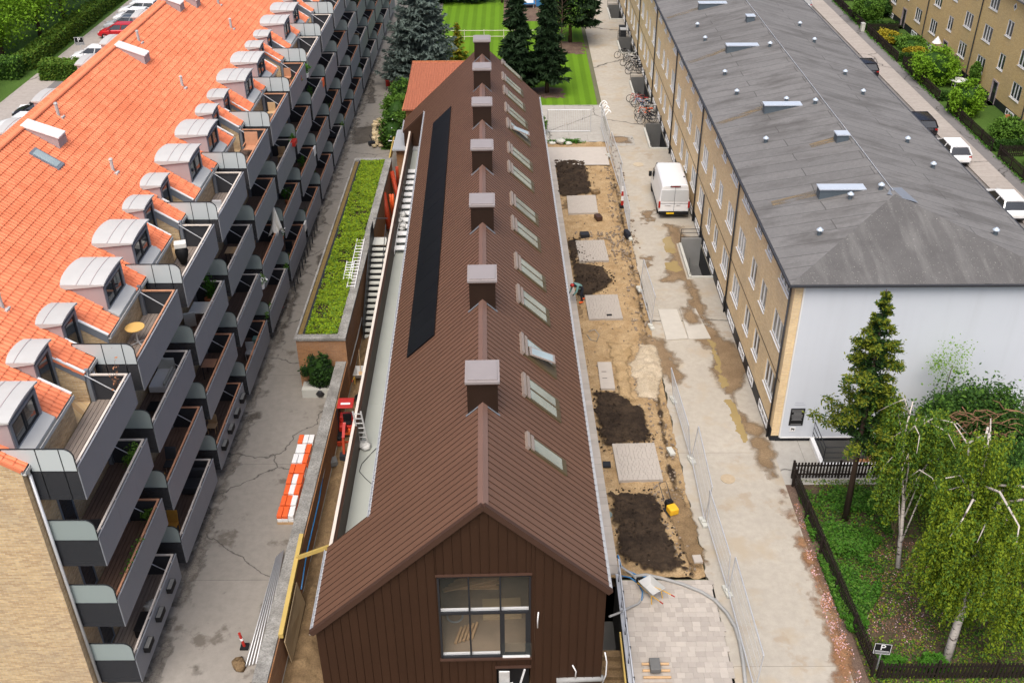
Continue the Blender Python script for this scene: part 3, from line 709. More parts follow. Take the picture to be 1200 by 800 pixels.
def glass_panel(x_in, slant):
    top = 1.98; pts = [(-.03, 1.12)]
    for k in range(7): t = pi/2*k/6; pts.append((-.03-.30*(1-cos(t)), top-.30+.30*sin(t)))
    if slant: pts += [(-BD-.62, top), (-BD-.62, top-.12), (-BD+.08, 1.42), (-BD+.12, 1.12)]
    else: pts += [(-BD+.03, top), (-BD+.03, 1.12)]
    gm = MB(); gm.prism([(a, .005, b_) for a, b_ in pts], (0, .012, 0))
    tm_ = MB(); q = pts+[pts[0]]
    for i in range(len(q)-1): tm_.beam((q[i][0], .01, q[i][1]), (q[i+1][0], .01, q[i+1][1]), .028, .03, (0,1,0))
    for xx in ((-.45, -1.15) if slant else ()): tm_.box(xx, xx+.03, 0, .02, 0, 1.97)
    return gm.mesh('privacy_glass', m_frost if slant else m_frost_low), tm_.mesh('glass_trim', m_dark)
GT, GN = glass_panel(0, True), glass_panel(0, False)
rods = []
for yy in (.22, BL-.22): m = MB(); m.cyl((-BD+.03, yy, 1.35), (-.10, yy, .30), .02, .02, 6); rods.append(('tie_rod', m.mesh('tie_rod', m_steel)))
for yy in (.03, BL-.17): m = MB(); m.box(-BD, -BD+.14, yy, yy+.14, 0, 1.5); rods.append(('bracket', m.mesh('bracket', m_lead)))
m = MB()
for (a, b_, c, d_) in ((0, .9, .05, 2.2), (1.4, 2.9, .75, 2.2)):
    m.box(-.05, .03, a, a+.08, c, d_); m.box(-.05, .03, b_-.08, b_, c, d_); m.box(-.05, .03, a+.08, b_-.08, d_-.08, d_); m.box(-.05, .03, a+.08, b_-.08, c, c+.08)
wfr = m.mesh('window', m_lead)
m = MB(); m.box(-.02, .012, .08, .82, .13, 2.12); m.box(-.02, .012, 1.48, 2.82, .83, 2.12); wgl = m.mesh('glass', m_glass)
STACKS = sorted([c-.38-BL for c in PAIRS]+[c+.38 for c in PAIRS])
rr = random.Random(3)
for si, y in enumerate(STACKS):
    for k in range(4):
        z = .68+2.83*k
        o = inst('balcony', plat, apt, (BFX, y, z))
        gm, tm_ = GT if k == 3 else GN
        top_first = (k == 3 and si == 0)
        kids = [('decking', deck[0] if top_first else rr.choice(deck)), ('front_panel', fpan), ('handrail', rails[1] if (si == 1 and k == 3) else rails[0] if top_first else rr.choice(rails)), ('end_panel', epn), ('end_panel', epf), ('privacy_glass', gm), ('glass_trim', tm_)]+rods
        for nm, me in kids: put(bpy.data.objects.new(nm, me), o)
        if k < 3:
            wo = inst('window', wfr, apt, (-14.75, y+1.0, z+.2)); put(bpy.data.objects.new('glass', wgl), wo)
# ---------------------------------------------------------------- brown metal-clad building (local frame: x across, y along the ridge)
bb = thing('metal_clad_building', 'long dark brown metal clad building with row of ridge chimneys', 'building', BO, rz=BA); W[bb] = Vector()
BT = tan(radians(43)); BRZ = 9.0; BLEN = 48.8; EL, ER, EN = -5.85, 4.10, -4.15; NV0, NV1 = 3.85, 46.2
def bz(u): return BRZ-abs(u)*BT
bn = Vector((0, 0, 0))
def onb(px, py, side):
    """meeting point of the sight line with a roof slope, in building coordinates"""
    o = Vector((0, 0, CAM_H))-BO; d = g(px, py, 0)-Vector((0, 0, CAM_H))
    o = Vector((o.dot(BX), o.dot(BY), o.z)); d = Vector((d.dot(BX), d.dot(BY), d.z))
    t = (BRZ-o.z-side*o.x*BT)/(d.z+side*d.x*BT); return o+d*t
def roof_deck(name, u0, u1, v0, v1, dz=-.05, th=.12):
    m = MB(); m.prism([(u0, v0, bz(u0)+dz), (u1, v0, bz(u1)+dz), (u1, v0, bz(u1)+dz-th), (u0, v0, bz(u0)+dz-th)], (0, v1-v0, 0)); return m.build(name, m_brown_trim, bb)
roof_deck('roof_deck', 0, ER-.02, .02, BLEN); roof_deck('roof_deck', EN+.02, 0, .02, BLEN)
roof_deck('roof_deck', EL+.02, EN+.02, .02, NV0); roof_deck('roof_deck', EL+.02, EN+.02, NV1, BLEN)
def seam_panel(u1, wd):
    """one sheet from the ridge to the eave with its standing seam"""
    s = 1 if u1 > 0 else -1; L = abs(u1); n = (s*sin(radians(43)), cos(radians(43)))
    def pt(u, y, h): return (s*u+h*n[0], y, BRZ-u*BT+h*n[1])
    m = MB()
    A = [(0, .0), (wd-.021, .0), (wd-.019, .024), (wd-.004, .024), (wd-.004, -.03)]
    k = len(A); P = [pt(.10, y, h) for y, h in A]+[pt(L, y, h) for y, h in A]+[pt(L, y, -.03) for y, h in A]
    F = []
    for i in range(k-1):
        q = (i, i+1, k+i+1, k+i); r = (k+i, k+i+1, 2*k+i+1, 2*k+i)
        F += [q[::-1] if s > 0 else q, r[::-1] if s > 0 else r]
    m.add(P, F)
    for i in range(2, len(m.mi)): m.mi[i] = 1  # rib faces darker brown: the seam's shadow line put into the colour
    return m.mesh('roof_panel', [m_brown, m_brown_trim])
NP = 150; PW = BLEN/NP
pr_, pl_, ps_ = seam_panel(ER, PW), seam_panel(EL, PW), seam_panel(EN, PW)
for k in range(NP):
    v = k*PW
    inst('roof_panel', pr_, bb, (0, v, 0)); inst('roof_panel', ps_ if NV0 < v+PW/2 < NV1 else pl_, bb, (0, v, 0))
m = MB(); 
for s in (-1, 1): m.prism([(0, -.03, BRZ+.05), (s*.17, -.03, BRZ+.05-.17*BT), (s*.17, -.03, BRZ+.02-.17*BT), (0, -.03, BRZ+.02)][::s], (0, BLEN+.06, 0))
m.build('ridge_cap', brown('ridge_sheet', (.22, .13, .10)), bb)
m = MB(); m.beam((0, -.10, BRZ+.0), (ER+.03, -.10, bz(ER+.03)), .16, .20); m.build('rake_trim', m_brown_trim, bb)
m = MB(); m.beam((0, -.102, BRZ+.0), (EL-.03, -.102, bz(EL-.03)), .16, .20); m.build('rake_trim', m_brown_trim, bb)
for u, v0, v1 in ((ER, 0, BLEN), (EL, -.1, NV0), (EL, NV1, BLEN), (EN, NV0, NV1)):
    s = 1 if u > 0 else -1; m = MB(); z = bz(u)-.06
    m.box(min(u, u+s*.10), max(u, u+s*.10), v0, v1, z-.06, z-.045); m.box(min(u+s*.09, u+s*.105), max(u+s*.09, u+s*.105), v0, v1, z-.06, z+.03)
    for k in range(int((v1-v0)/.33)): m.box(min(u-s*.02, u+s*.10), max(u-s*.02, u+s*.10), v0+k*.33, v0+k*.33+.03, z+.03, z+.045)
    m.build('gutter', m_steel, bb)
# gable boards with the window and door opening left open
WU0, WU1, WZ0, WZ1 = -1.57, 1.50, 2.06, 6.0
DU0, DU1, DZ = .32, 1.48, 1.52
NB_ = 33; BW_ = (ER-.10-(EL+.10))/NB_
def board(u0, u1, z0, zt):
    m = MB(); ym = -.02
    a = [(u0+.004, z0), (u1-.004, z0)]
    za, zb = (min(zt, bz(u0)-.10), min(zt, bz(u1)-.10))
    top = [(u1-.004, zb), (u0+.004, za)] if not (u0 < 0 < u1 and zt > 8) else [(u1-.004, zb), (0, BRZ-.10), (u0+.004, za)]
    m.prism([(p[0], ym, p[1]) for p in a+top], (0, .035, 0))
    m.prism([(u1-.026, -.042, z0), (u1-.004, -.042, z0), (u1-.004, -.042, zb-.02), (u1-.026, -.042, zb-.02)], (0, .022, 0))
    m.build('wall_panel', m_brown_wall, bb)
for k in range(NB_):
    u0 = EL+.10+k*BW_; u1 = u0+BW_; segs = [(-2.6, 99)]
    if u1 > WU0+.02 and u0 < WU1-.02:
        if u0 < WU0: board(u0, WU0, -2.6, 99); u0 = WU0
        if u1 > WU1: board(WU1, u1, -2.6, 99); u1 = WU1
        board(u0, u1, WZ1, 99)
        if u1 > DU0+.02 and u0 < DU1-.02:
            if u0 < DU0: board(u0, DU0, -2.6, WZ0); u0 = DU0
            board(u0, u1, DZ, WZ0)
        else: board(u0, u1, -2.6, WZ0)
    else: board(u0, u1, -2.6, 99)
# outer walls
m = MB(); m.box(EL+.10, EL+.30, .04, NV0, -.1, 3.4); m.build('wall', m_brown_wall, bb)
m = MB(); m.box(ER-.22, ER-.10, .04, BLEN-.02, -2.6, bz(ER)-.12); m.build('wall', m_brown_wall, bb)
m = MB(); m.prism([(u, BLEN-.06, z) for u, z in ((EL+.1, -.1), (ER-.1, -.1), (ER-.1, bz(ER-.1)-.15), (0, BRZ-.15), (EL+.1, bz(EL+.1)-.15))], (0, .05, 0)); m.build('wall', m_brown_wall, bb)
m = MB(); m.box(EN+.10, EN+.18, NV0, NV1, 2.2, bz(EN)-.1); m.build('recess_wall', m_brown_wall, bb)
for v in (NV0-.06, NV1):
    m = MB(); m.prism([(EN+.1, v, 2.2), (EN+.1, v, bz(EN+.1)-.16), (EL+.08, v, bz(EL+.08)-.16), (EL+.08, v, 2.2)], (0, .06, 0)); m.build('recess_wall', m_brown_wall, bb)
m = MB(); m.box(EL+.28, EN+.12, NV0, NV1, 2.2, 2.3)
for k in range(9): m.box(EL+.29, EN+.10, NV0+.9+k*4.9, NV0+.93+k*4.9, 2.3, 2.306)
m.build('gallery_floor', m_strip, bb)
TP = .42
m = MB(); m.prism([(EL+.10, NV0, -.1), (EL+.28, NV0, -.1), (EL+.28+TP, NV1, -.1), (EL+.10+TP, NV1, -.1)], (0, 0, 3.6)); m.build('parapet', m_brown_wall, bb)
m = MB(); m.prism([(EL+.04, NV0-.3, 3.50), (EL+.16, NV0-.3, 3.50), (EL+.16+TP, NV1+.1, 3.50), (EL+.04+TP, NV1+.1, 3.50)], (0, 0, .06)); m.build('parapet_cap', m_rail_w, bb)
# gable window: frame, bars, sill, panes
m = MB(); fw = .07
m.box(WU0, WU1, -.07, .10, WZ1-.09, WZ1); m.box(WU0, WU0+fw, -.07, .10, WZ0, WZ1); m.box(WU1-fw, WU1, -.07, .10, WZ0, WZ1); m.box(WU0, WU1, -.07, .10, WZ0, WZ0+fw)
t1, t2 = WU0+(WU1-WU0)*.335, WU0+(WU1-WU0)*.672; zm = WZ0+(WZ1-WZ0)*.55
m.box(t1-.03, t1+.03, -.05, .08, WZ0, WZ1); m.box(t2-.03, t2+.03, -.05, .08, WZ0, WZ1); m.box(WU0, WU1, -.052, .08, zm-.05, zm+.05)
m.box(t2+.03, t2+.13, -.045, .07, WZ0, zm); m.box(WU1-.17, WU1-fw, -.045, .07, WZ0, zm)
gw = m.build('gable_window', m_dark, bb)
m = MB(); m.box(WU0-.04, WU1+.04, -.16, -.0, WZ0-.06, WZ0); m.box(WU0-.04, WU1+.04, -.12, 0, WZ1, WZ1+.03); m.build('sill', m_brown_trim, gw)
m = MB(); m.box(WU0+fw, WU1-fw, .02, .09, zm+.05, zm+.13); m.box(WU0+fw, t2-.03, .02, .09, WZ0+fw, WZ0+fw+.07); m.build('inner_bar', m_white, gw)
xs = [WU0+fw, t1, t2, WU1-fw]
for i in range(3):
    for a, b_ in ((WZ0+fw, zm-.05), (zm+.05, WZ1-.09)):
        m = MB(); m.box(xs[i]+.02, xs[i+1]-.02, 0, .012, a, b_); m.build('pane', m_thin_glass, gw)
m = MB(); m.box(t2+.02, WU1+.05, -.11, -.10, WZ0+.05, WZ0+.75); m.build('guard_glass', m_frost if False else m_thin_glass, gw)
m = MB(); m.box(t2+.05, WU1-.02, -.12, -.06, WZ0+.02, WZ0+.09); m.build('guard_rail', m_white, gw)
m = MB(); m.box(DU0-.05, DU1+.05, -.12, 0, DZ, DZ+.05); m.build('door_lintel', m_brown_trim, bb)
# room behind the window
m_room = mt('dusty_screed', (.30, .23, .16), .9, 0, .2, 2); m_roomw = mt('bare_inner_wall', (.42, .36, .28), .9, 0, .12, 1.5)
m = MB(); m.box(-3.2, 3.2, .12, 7.5, 1.80, 1.9); m.build('room_floor', m_room, bb)
m = MB(); m.box(-3.3, -3.2, .12, 7.5, 1.9, 5.9); m.box(3.2, 3.3, .12, 7.5, 1.9, 5.9); m.box(-3.3, 3.3, 7.5, 7.6, 1.9, 5.9); m.build('room_wall', m_roomw, bb)
m = MB(); m.box(DU0, DU1, .5, .6, -2.6, DZ); m.build('doorway_dark', m_dark, bb)  # dark sheet behind the open doorway, standing for its unlit inside
# chimneys
cm = MB(); cm.box(-.54, .54, -.62, .62, -1.0, .78); cm = cm.mesh('chimney', m_chim)
cc = MB(); cc.box(-.61, .61, -.70, .70, .86, .95); cc.box(-.52, .52, -.60, .60, .95, 1.0); cc = cc.mesh('cap', m_cap)
cb = MB(); cb.box(-.57, .57, -.66, .66, .78, .86); cb = cb.mesh('collar', m_brown_trim)
cf = MB()
for s in (-1, 1): cf.beam((s*.02, -.65, -.0), (s*.60, -.65, -.60*BT+.02), .10, .03); 
cf = cf.mesh('flashing', m_lead)
for py in (434, 319, 233, 168.5, 118, 77, 44.5):
    q = g(565, py, 9.97)-BO; o = inst('chimney', cm, bb, (0, q.dot(BY), BRZ))
    for nm, me in (('cap', cc), ('collar', cb), ('flashing', cf)): put(bpy.data.objects.new(nm, me), o)
# solar strip on the left slope
m_solar = NB('black_solar_glass'); P = m_solar.pos(); m_solar = m_solar.fin(m_solar.mix(m_solar.noise(P, .7, 3), (.004,.0045,.006), (.009,.010,.012)), .38, 0, .25)
def slope_box(name, u0, u1, v0, v1, h0, h1, mat, par):
    s = 1 if u1 > 0 or u0 > 0 else -1; n = (s*sin(radians(43)), cos(radians(43)))
    def pt(u, y, h): return (u+h*n[0], y, bz(u)+h*n[1])
    m = MB(); m.prism([pt(u0, v0, h0), pt(u1, v0, h0), pt(u1, v0, h1), pt(u0, v0, h1)], (0, v1-v0, 0)); return m.build(name, mat, par)
a, b_ = onb(478, 420, -1), onb(530, 125, -1)
n = 18; st = (b_.y-a.y)/n
for k in range(n): slope_box('solar_panel', -3.28, -2.06, a.y+k*st+.006, a.y+(k+1)*st-.006, .035, .085, m_solar, bb)
# roof windows on the right slope
m_vel = mt('bronze_window_frame', (.105, .08, .042), .45, .2, .1, 4); m_velc = mt('pale_window_cowl', (.40, .33, .28), .4, .4, .1, 4); m_velg = glass_mat('grey_green_roof_glass', (.27, .30, .26), .9)
def roof_window(px, py, double=True, opened=False):
    q = onb(px, py, 1); L = 1.32 if double else .72; u0, u1 = q.x-.60, q.x+.60; v0, v1 = q.y-L/2, q.y+L/2
    o = slope_box('roof_window', u0-.06, u1+.08, v0-.06, v1+.06, .0, .075, m_vel, bb)
    slope_box('cowl', u0-.20, u0-.10, v0-.10, v1+.06, .0, .14, m_velc, o); slope_box('top_rail', u0-.04, u0+.06, v0-.05, v1+.05, .075, .12, m_velc, o)
    n = 2 if double else 1; w_ = (v1-v0)/n
    for k in range(n):
        if opened and k == 0:
            s = sin(radians(43)); c = cos(radians(43)); U0 = Vector((u0+.1, 0, bz(u0+.1)))+Vector((s, 0, c))*.12; d = Vector((cos(radians(24)), 0, -sin(radians(24))))
            a_ = U0; e = U0+d*1.15; m = MB(); nn = Vector((sin(radians(24)), 0, cos(radians(24))))*.05
            m.prism([a_+Vector((0, v0+.03, 0)), e+Vector((0, v0+.03, 0)), e+nn+Vector((0, v0+.03, 0)), a_+nn+Vector((0, v0+.03, 0))], (0, w_-.06, 0)); sh = m.build('open_sash', m_velc, o)
            m = MB(); nn2 = nn*1.12; a2, e2 = a_+d*.1, e-d*.1
            m.prism([a2+nn+Vector((0, v0+.10, 0)), e2+nn+Vector((0, v0+.10, 0)), e2+nn2+Vector((0, v0+.10, 0)), a2+nn2+Vector((0, v0+.10, 0))], (0, w_-.2, 0)); m.build('glass', m_glass_sky, sh)
        else: slope_box('glass', u0+.09, u1-.10, v0+k*w_+.06, v0+(k+1)*w_-.06, .075, .09, m_velg if not opened else m_glass_sky, o)
    if double: slope_box('bar', u0, u1+.02, v0+w_-.04, v0+w_+.04, .076, .105, m_vel, o)
for px, py, d_, op in ((641,534,0,0),(635,468,1,0),(631.5,419,1,1),(625.5,360,1,0),(622,321,1,0),(617,276,1,0),(615,247,1,0),(611,209,1,0),(610,186,1,0),(608,157,1,1),(605.5,138,1,0),(603,117.5,1,0),(601,101,1,0),(600,84,0,0)): roof_window(px, py, d_, op)
# ---------------------------------------------------------------- yellow brick blocks
def facade(m, X, y0, y1, z0, z1, holes, depth=.11, sgn=1):
    """wall skin in the plane x = X facing -x, with openings and their reveals"""
    ys = sorted({y0, y1, *[q for h in holes for q in h[:2]]}); zs = sorted({z0, z1, *[q for h in holes for q in h[2:]]})
    for i in range(len(ys)-1):
        for j in range(len(zs)-1):
            cy, cz = (ys[i]+ys[i+1])/2, (zs[j]+zs[j+1])/2
            if any(h[0] < cy < h[1] and h[2] < cz < h[3] for h in holes): continue
            m.add([(X, ys[i], zs[j]), (X, ys[i+1], zs[j]), (X, ys[i+1], zs[j+1]), (X, ys[i], zs[j+1])], [(3, 2, 1, 0)])
    for a, b_, c, d_ in holes:
        D = X+depth
        m.add([(X, a, c), (X, b_, c), (X, b_, d_), (X, a, d_), (D, a, c), (D, b_, c), (D, b_, d_), (D, a, d_)], [(0,1,5,4), (1,2,6,5), (2,3,7,6), (3,0,4,7)])
def window_meshes(w_, h, n, bars=0):
    """origin at the near lower corner in the wall plane; y along the wall, +x into it"""
    f = MB(); t = .085; X0, X1 = .03, .10
    f.box(X0, X1, 0, t, 0, h); f.box(X0, X1, w_-t, w_, 0, h); f.box(X0, X1, t, w_-t, 0, t); f.box(X0, X1, t, w_-t, h-t, h)
    gl = MB(); pw = (w_-2*t)/n
    for k in range(1, n): f.box(X0-.005, X1, t+k*pw-.05, t+k*pw+.05, t, h-t)
    for k in range(n):
        a, b_ = t+k*pw+(.05 if k else 0), t+(k+1)*pw-(.05 if k < n-1 else 0)
        gl.box(.065, .08, a, b_, t, h-t)
        for q in range(bars): f.box(X0+.01, X1, a, b_, t+(h-2*t)*(q+1)/(bars+1)-.015, t+(h-2*t)*(q+1)/(bars+1)+.015)
    s = MB(); s.box(-.06, .04, -.03, w_+.03, -.04, 0)
    return f.mesh('window', m_white), [gl.mesh('glass', m_) for m_ in (m_glass, m_glass_pale)], s.mesh('sill', m_white)
WM = {(n, hk): window_meshes(w_, h, n, 0) for n, w_ in ((3, 1.85), (2, 1.25)) for hk, h in (('f', 1.36), ('t', 1.12), ('b', .46))}
def put_window(par, X, y, z, n, hk, r, pale=.5):
    f, gls, s = WM[(n, hk)]
    o = inst('window', f, par, (X, y, z)); put(bpy.data.objects.new('glass', gls[1] if r.random() < pale else gls[0]), o)
    if hk != 'b': put(bpy.data.objects.new('sill', s), o)
gb = thing('brick_apartment_block', 'yellow brick apartment block with shallow grey felt roof and white gable', 'building', (17.9, 80, 0))
holes = []; wins = []; r5 = random.Random(5)
for k in range(7):
    s = 38.1+11.95*k
    for o_, n in ((.72, 3), (4.15, 2), (6.5, 2), (9.35, 3)):
        wd = 1.85 if n == 3 else 1.25
        for z, hk, h in ((1.74, 'f', 1.36), (4.58, 'f', 1.36), (7.42, 't', 1.12)): holes.append((s+o_, s+o_+wd, z, z+h)); wins.append((s+o_, z, n, hk))
        wins.append((s+o_, .17, n, 'b'))
m = MB(); facade(m, 12.2, 38.1, 121.5, .66, 8.62, holes); m.box(12.42, 23.6, 38.12, 121.5, -1.6, 8.62)
m.add([(12.2, 38.1, .3), (12.62, 38.1, .3), (12.62, 38.1, 8.62), (12.2, 38.1, 8.62)], [(0, 1, 2, 3)])
m.build('wall', m_brick, gb)
m = MB(); m.box(12.17, 12.42, 38.12, 121.5, -1.6, .66); m.box(12.42, 23.6, 38.075, 38.118, 0, .28); m.build('plinth', m_dark, gb)
for y, z, n, hk in wins: put_window(gb, 12.2 if hk != 'b' else 12.10, y, z, n, hk, r5, .6)
m = MB(); m.box(12.62, 23.62, 38.02, 38.098, .28, 8.60); m.build('rendered_gable', m_wallw, gb)
m = MB(); m.box(12.56, 12.62, 38.0, 38.09, .26, 8.60); m.box(12.62, 23.6, 38.0, 38.09, .22, .28); m.build('edge_strip', m_white, gb)
m = MB(); m.box(12.18, 12.199, 38.1, 121.5, 3.36, 3.39); m.build('facade_cable', m_brown_trim, gb)
GX0, GX1, GY0, GY1, GZ, GRZ, GRX = 11.86, 24.0, 37.75, 121.8, 8.72, 10.2, 17.93
m = MB(); A, B, C, D = (GX0, GY0, GZ), (GX1, GY0, GZ), (GX1, GY1, GZ), (GX0, GY1, GZ); E_, F_ = (GRX, 43.7, GRZ), (GRX, 116, GRZ)
m.cm = 0; m.add([A, B, C, D, E_, F_, *[(p[0], p[1], p[2]-.1) for p in (A, B, C, D)]], [(0,1,4), (1,2,5,4), (2,3,5), (3,0,4,5), (0,6,7,1), (1,7,8,2), (2,8,9,3), (3,9,6,0), (9,8,7,6)])
m.mi[0] = 1; m.build('roof', [m_felt, m_felt_old], gb)
m = MB(); m.box(GX0-.10, GX0-.01, GY0-.05, GY1, GZ-.12, GZ-.02); m.box(GX0-.1, GX1+.1, GY0-.10, GY0-.01, GZ-.12, GZ-.02); m.box(GX1+.01, GX1+.10, GY0-.05, GY1, GZ-.12, GZ-.02); m.build('gutter', m_soffit, gb)
def onr(px, py, side=-1):
    o = Vector((0, 0, CAM_H)); d = g(px, py, 0)-o; k = (GRZ-GZ)/(GRX-GX0)*-side; n = Vector((-k, 0, 1)); q = Vector((GX0 if side < 0 else GX1, 0, GZ))
    return o+d*((q-o).dot(n)/d.dot(n))
for y in [38.42]+[38.1+11.95*k for k in range(1, 7)]+[59.0]:
    m = MB(); m.cyl((12.11, y, 0), (12.11, y, 8.45 if y != 59.0 else 3.3), .05, .05, 8); m.tube([(12.11, y, 8.4), (12.1, y, 8.52), (11.9, y, 8.64)], .045, 8); m.build('drainpipe', m_soffit, gb, smooth=True)
# mushroom vents, smoke hatches and the ridge cable
vm = MB(); vm.lathe([(.10, -.1), (.10, .16), (.085, .18), (.085, .22)], n=10); vb = vm.mesh('roof_vent', m_hatch)
vm = MB(); vm.lathe([(.16, .22), (.16, .26), (.05, .36), (.005, .37)], n=10); vc = vm.mesh('cowl', mt('pale_vent_cowl', (.46, .52, .58), .45, .2, .05, 4))
for px, py, s in ((798,-2,-1),(817,32,-1),(826,48,-1),(849,88,-1),(863,111,-1),(897,167,-1),(960,275,-1),(996,233,-1),(1032,222,-1),(921,135-15,-1),(937,31,1),(954,50,1),(990,88,1),(1011,111,1),(1063,167,1),(1093,197,1),(1166,275,1),(902,55,-1),(955,122,-1)):
    q = onr(px, py, s); o = inst('roof_vent', vb, gb, q); put(bpy.data.objects.new('cowl', vc), o)
for px, py, L in ((819,12.5,2.1),(851.5,63,2.1),(895.5,134,2.1),(959.5,234,2.15),(875,27,.55),(980,168,.62)):
    q = onr(px, py); small = L < 1; h = .50 if not small else .35
    m = MB(); m.box(q.x, q.x+L, q.y, q.y+.55, q.z-.05, q.z+h+(.08 if small else .0)); o = m.build('smoke_hatch', m_hatch, gb)
    m = MB(); m.box(q.x-.05, q.x+L+.05, q.y-.05, q.y+.60, q.z+h+(.08 if small else 0), q.z+h+.06+(.08 if small else 0)); m.build('lid', mt('hatch_lid', (.52, .57, .63), .4, .2, .06, 3) if 'hatch_lid' not in MATS else MATS['hatch_lid'], o)
def on_slope(pts, name, mat, h=.006):
    m = MB(); m.poly([(p.x, p.y, p.z+h) for p in pts]); return m.build(name, mat, gb)
b = NB('silt_streak'); P = b.pos((.35, 2.2, 1)); b.b.inputs['Roughness'].default_value = .9
al = b.ramp(b.noise(P, 1.6, 6, .65), [(.40, (0,0,0)), (.62, (.85,.85,.85))]); b.l(al, b.b.inputs['Alpha']); m_streak = b.fin((.22, .165, .10), .9)
for (x0, y0, x1, y1) in ((782,22,820,10),(806,75,852,58),(840,147,896,126),(905,240,960,226),(950,172,980,163)):
    a, c = onr(x0, y0), onr(x1, y1)
    on_slope([Vector((a.x, a.y-.15, a.z)), Vector((c.x, c.y-.25, c.z)), Vector((c.x, c.y+.35, c.z)), Vector((a.x, a.y+.35, a.z))], 'silt_streak', m_streak)
m = MB(); m.tube([(GRX, 44.0, GRZ+.05)]+[(GRX+.01*(k % 2), 44+k*6, GRZ+.06) for k in range(1, 13)], .018, 5); m.build('ridge_cable', m_steel, gb)
for cx in (GX0+.05, GX1-.05):
    pass
m = MB(); m.poly([(GRX-.35, 43.75, GRZ-.01), (GRX+.9, 43.0, GRZ-.13), (GRX+.6, 44.6, GRZ-.06), (GRX, 44.4, GRZ+.012)]); m.build('lead_patch', m_lead, gb)
# notices on the gable
q = 38.02
nt_ = thing('notice_board', 'black notice with grey lettering screwed to the white gable wall', 'sign', (13.05, q, 1.05))
m = MB(); m.box(12.92, 13.58, q-.03, q-.003, .98, 1.95); m.build('plate', m_black, nt_)
m_gt = mt('grey_print', (.22, .22, .22), .6, 0, 0)
m = MB(); rl = random.Random(2)
for k in range(9):
    w_ = .18+.1*rl.random(); m.box(13.25-w_, 13.25+w_, q-.034, q-.031, 1.84-k*.07, 1.875-k*.07)
m.box(13.0, 13.5, q-.034, q-.031, 1.03, 1.07); m.build('lettering', m_gt, nt_)
cs = thing('camera_sign', 'small pale sign with a camera pictogram below the black notice', 'sign', (13.15, q, .6))
m = MB(); m.box(13.02, 13.28, q-.02, q-.003, .62, .86); m.build('plate', m_white, cs)
m = MB(); m.obox((13.15, q-.024, .77), (.16, .008, .06), 0, 0, .3); m.box(13.08, 13.10, q-.026, q-.021, .66, .76); m.box(13.2, 13.22, q-.026, q-.021, .66, .72); m.build('pictogram', m_black, cs)
m = MB(); 
for k in range(2): m.box(13.05, 13.55-.1*k, q-.006, q-.003, 2.13+k*.12, 2.18+k*.12)
tag(m.build('painted_address', mt('faint_grey_print', (.48, .50, .56), .8, 0, 0)), 'faint grey lettering on the white gable above the black notice', 'lettering')
# basement light wells along the facade
for k, (x0, x1, y0, y1) in enumerate(WELLS):
    lb = ['nearest basement light well in front of the yellow block, beyond the steel plates', 'basement light well beyond the white van', 'basement light well beside the red bicycles', 'basement light well past the parked bicycles', 'farthest basement light well along the yellow block'][k]
    wl = thing('light_well', lb, 'light well', (x0, y0, 0), 'light wells along the yellow block')
    m = MB(); m.box(x0-.16, x0, y0-.16, y1, -.02, .16); m.box(x0, x1+.05, y0-.16, y0, -.02, .10); m.build('kerb', m_conc, wl)
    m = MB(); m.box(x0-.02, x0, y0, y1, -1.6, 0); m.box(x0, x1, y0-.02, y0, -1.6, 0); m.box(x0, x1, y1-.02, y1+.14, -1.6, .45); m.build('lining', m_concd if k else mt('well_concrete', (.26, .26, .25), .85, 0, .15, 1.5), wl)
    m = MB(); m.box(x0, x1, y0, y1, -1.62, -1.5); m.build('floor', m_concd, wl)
    for q in range(6):
        m = MB(); m.box(x0+.02, x1-.02, y0+.25*q, y0+.25*q+.27, -1.5, -.2-.22*q); m.build('step', m_conc, wl)
    m = MB()
    for z in (.55, .85, 1.1): m.cyl((x0-.06, y1+.05, z), (x1, y1+.05, z), .02, .02, 6)
    for x in (x0-.06, x1-.03): m.cyl((x, y1+.05, 0), (x, y1+.05, 1.1), .022, .022, 6)
    m.cyl((x0-.08, y0, .2), (x0-.08, y0+.6, 1.0), .018, .018, 6)
    m.build('railing', m_dark, wl)
wl = thing('gable_light_well', 'white kerbed light well with black railing below the white gable', 'light well', (14.25, 36.2, 0))
x0, x1, y0, y1 = GWELL
m = MB(); m.box(x0-.18, x0, y0-.16, y1, -.02, .22); m.box(x0, x1+.1, y0-.16, y0, -.02, .22); m.build('kerb', m_white, wl)
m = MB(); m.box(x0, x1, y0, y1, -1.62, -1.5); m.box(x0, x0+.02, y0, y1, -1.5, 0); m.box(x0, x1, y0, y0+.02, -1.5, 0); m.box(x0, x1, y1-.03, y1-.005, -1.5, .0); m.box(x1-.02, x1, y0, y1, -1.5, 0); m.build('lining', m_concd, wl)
for q in range(6):
    m = MB(); m.box(x0+1.7+.5*q, x0+2.2+.5*q, y0+.03, y1-.04, -1.5, -1.3+.2*q); m.build('step', m_brick_red, wl)
m = MB()
for z in (.55, .85, 1.15):
    m.cyl((x0-.09, y0-.08, z), (x1, y0-.08, z), .02, .02, 6); m.cyl((x0-.09, y0-.08, z), (x0-.09, y1, z), .02, .02, 6)
for x in (x0-.09, x0+1.7, x0+3.4, x1): m.cyl((x, y0-.08, .2), (x, y0-.08, 1.15), .022, .022, 6)
m.cyl((x0-.09, y1-.05, .2), (x0-.09, y1-.05, 1.5), .025, .025, 6)
m.build('railing', m_dark, wl)
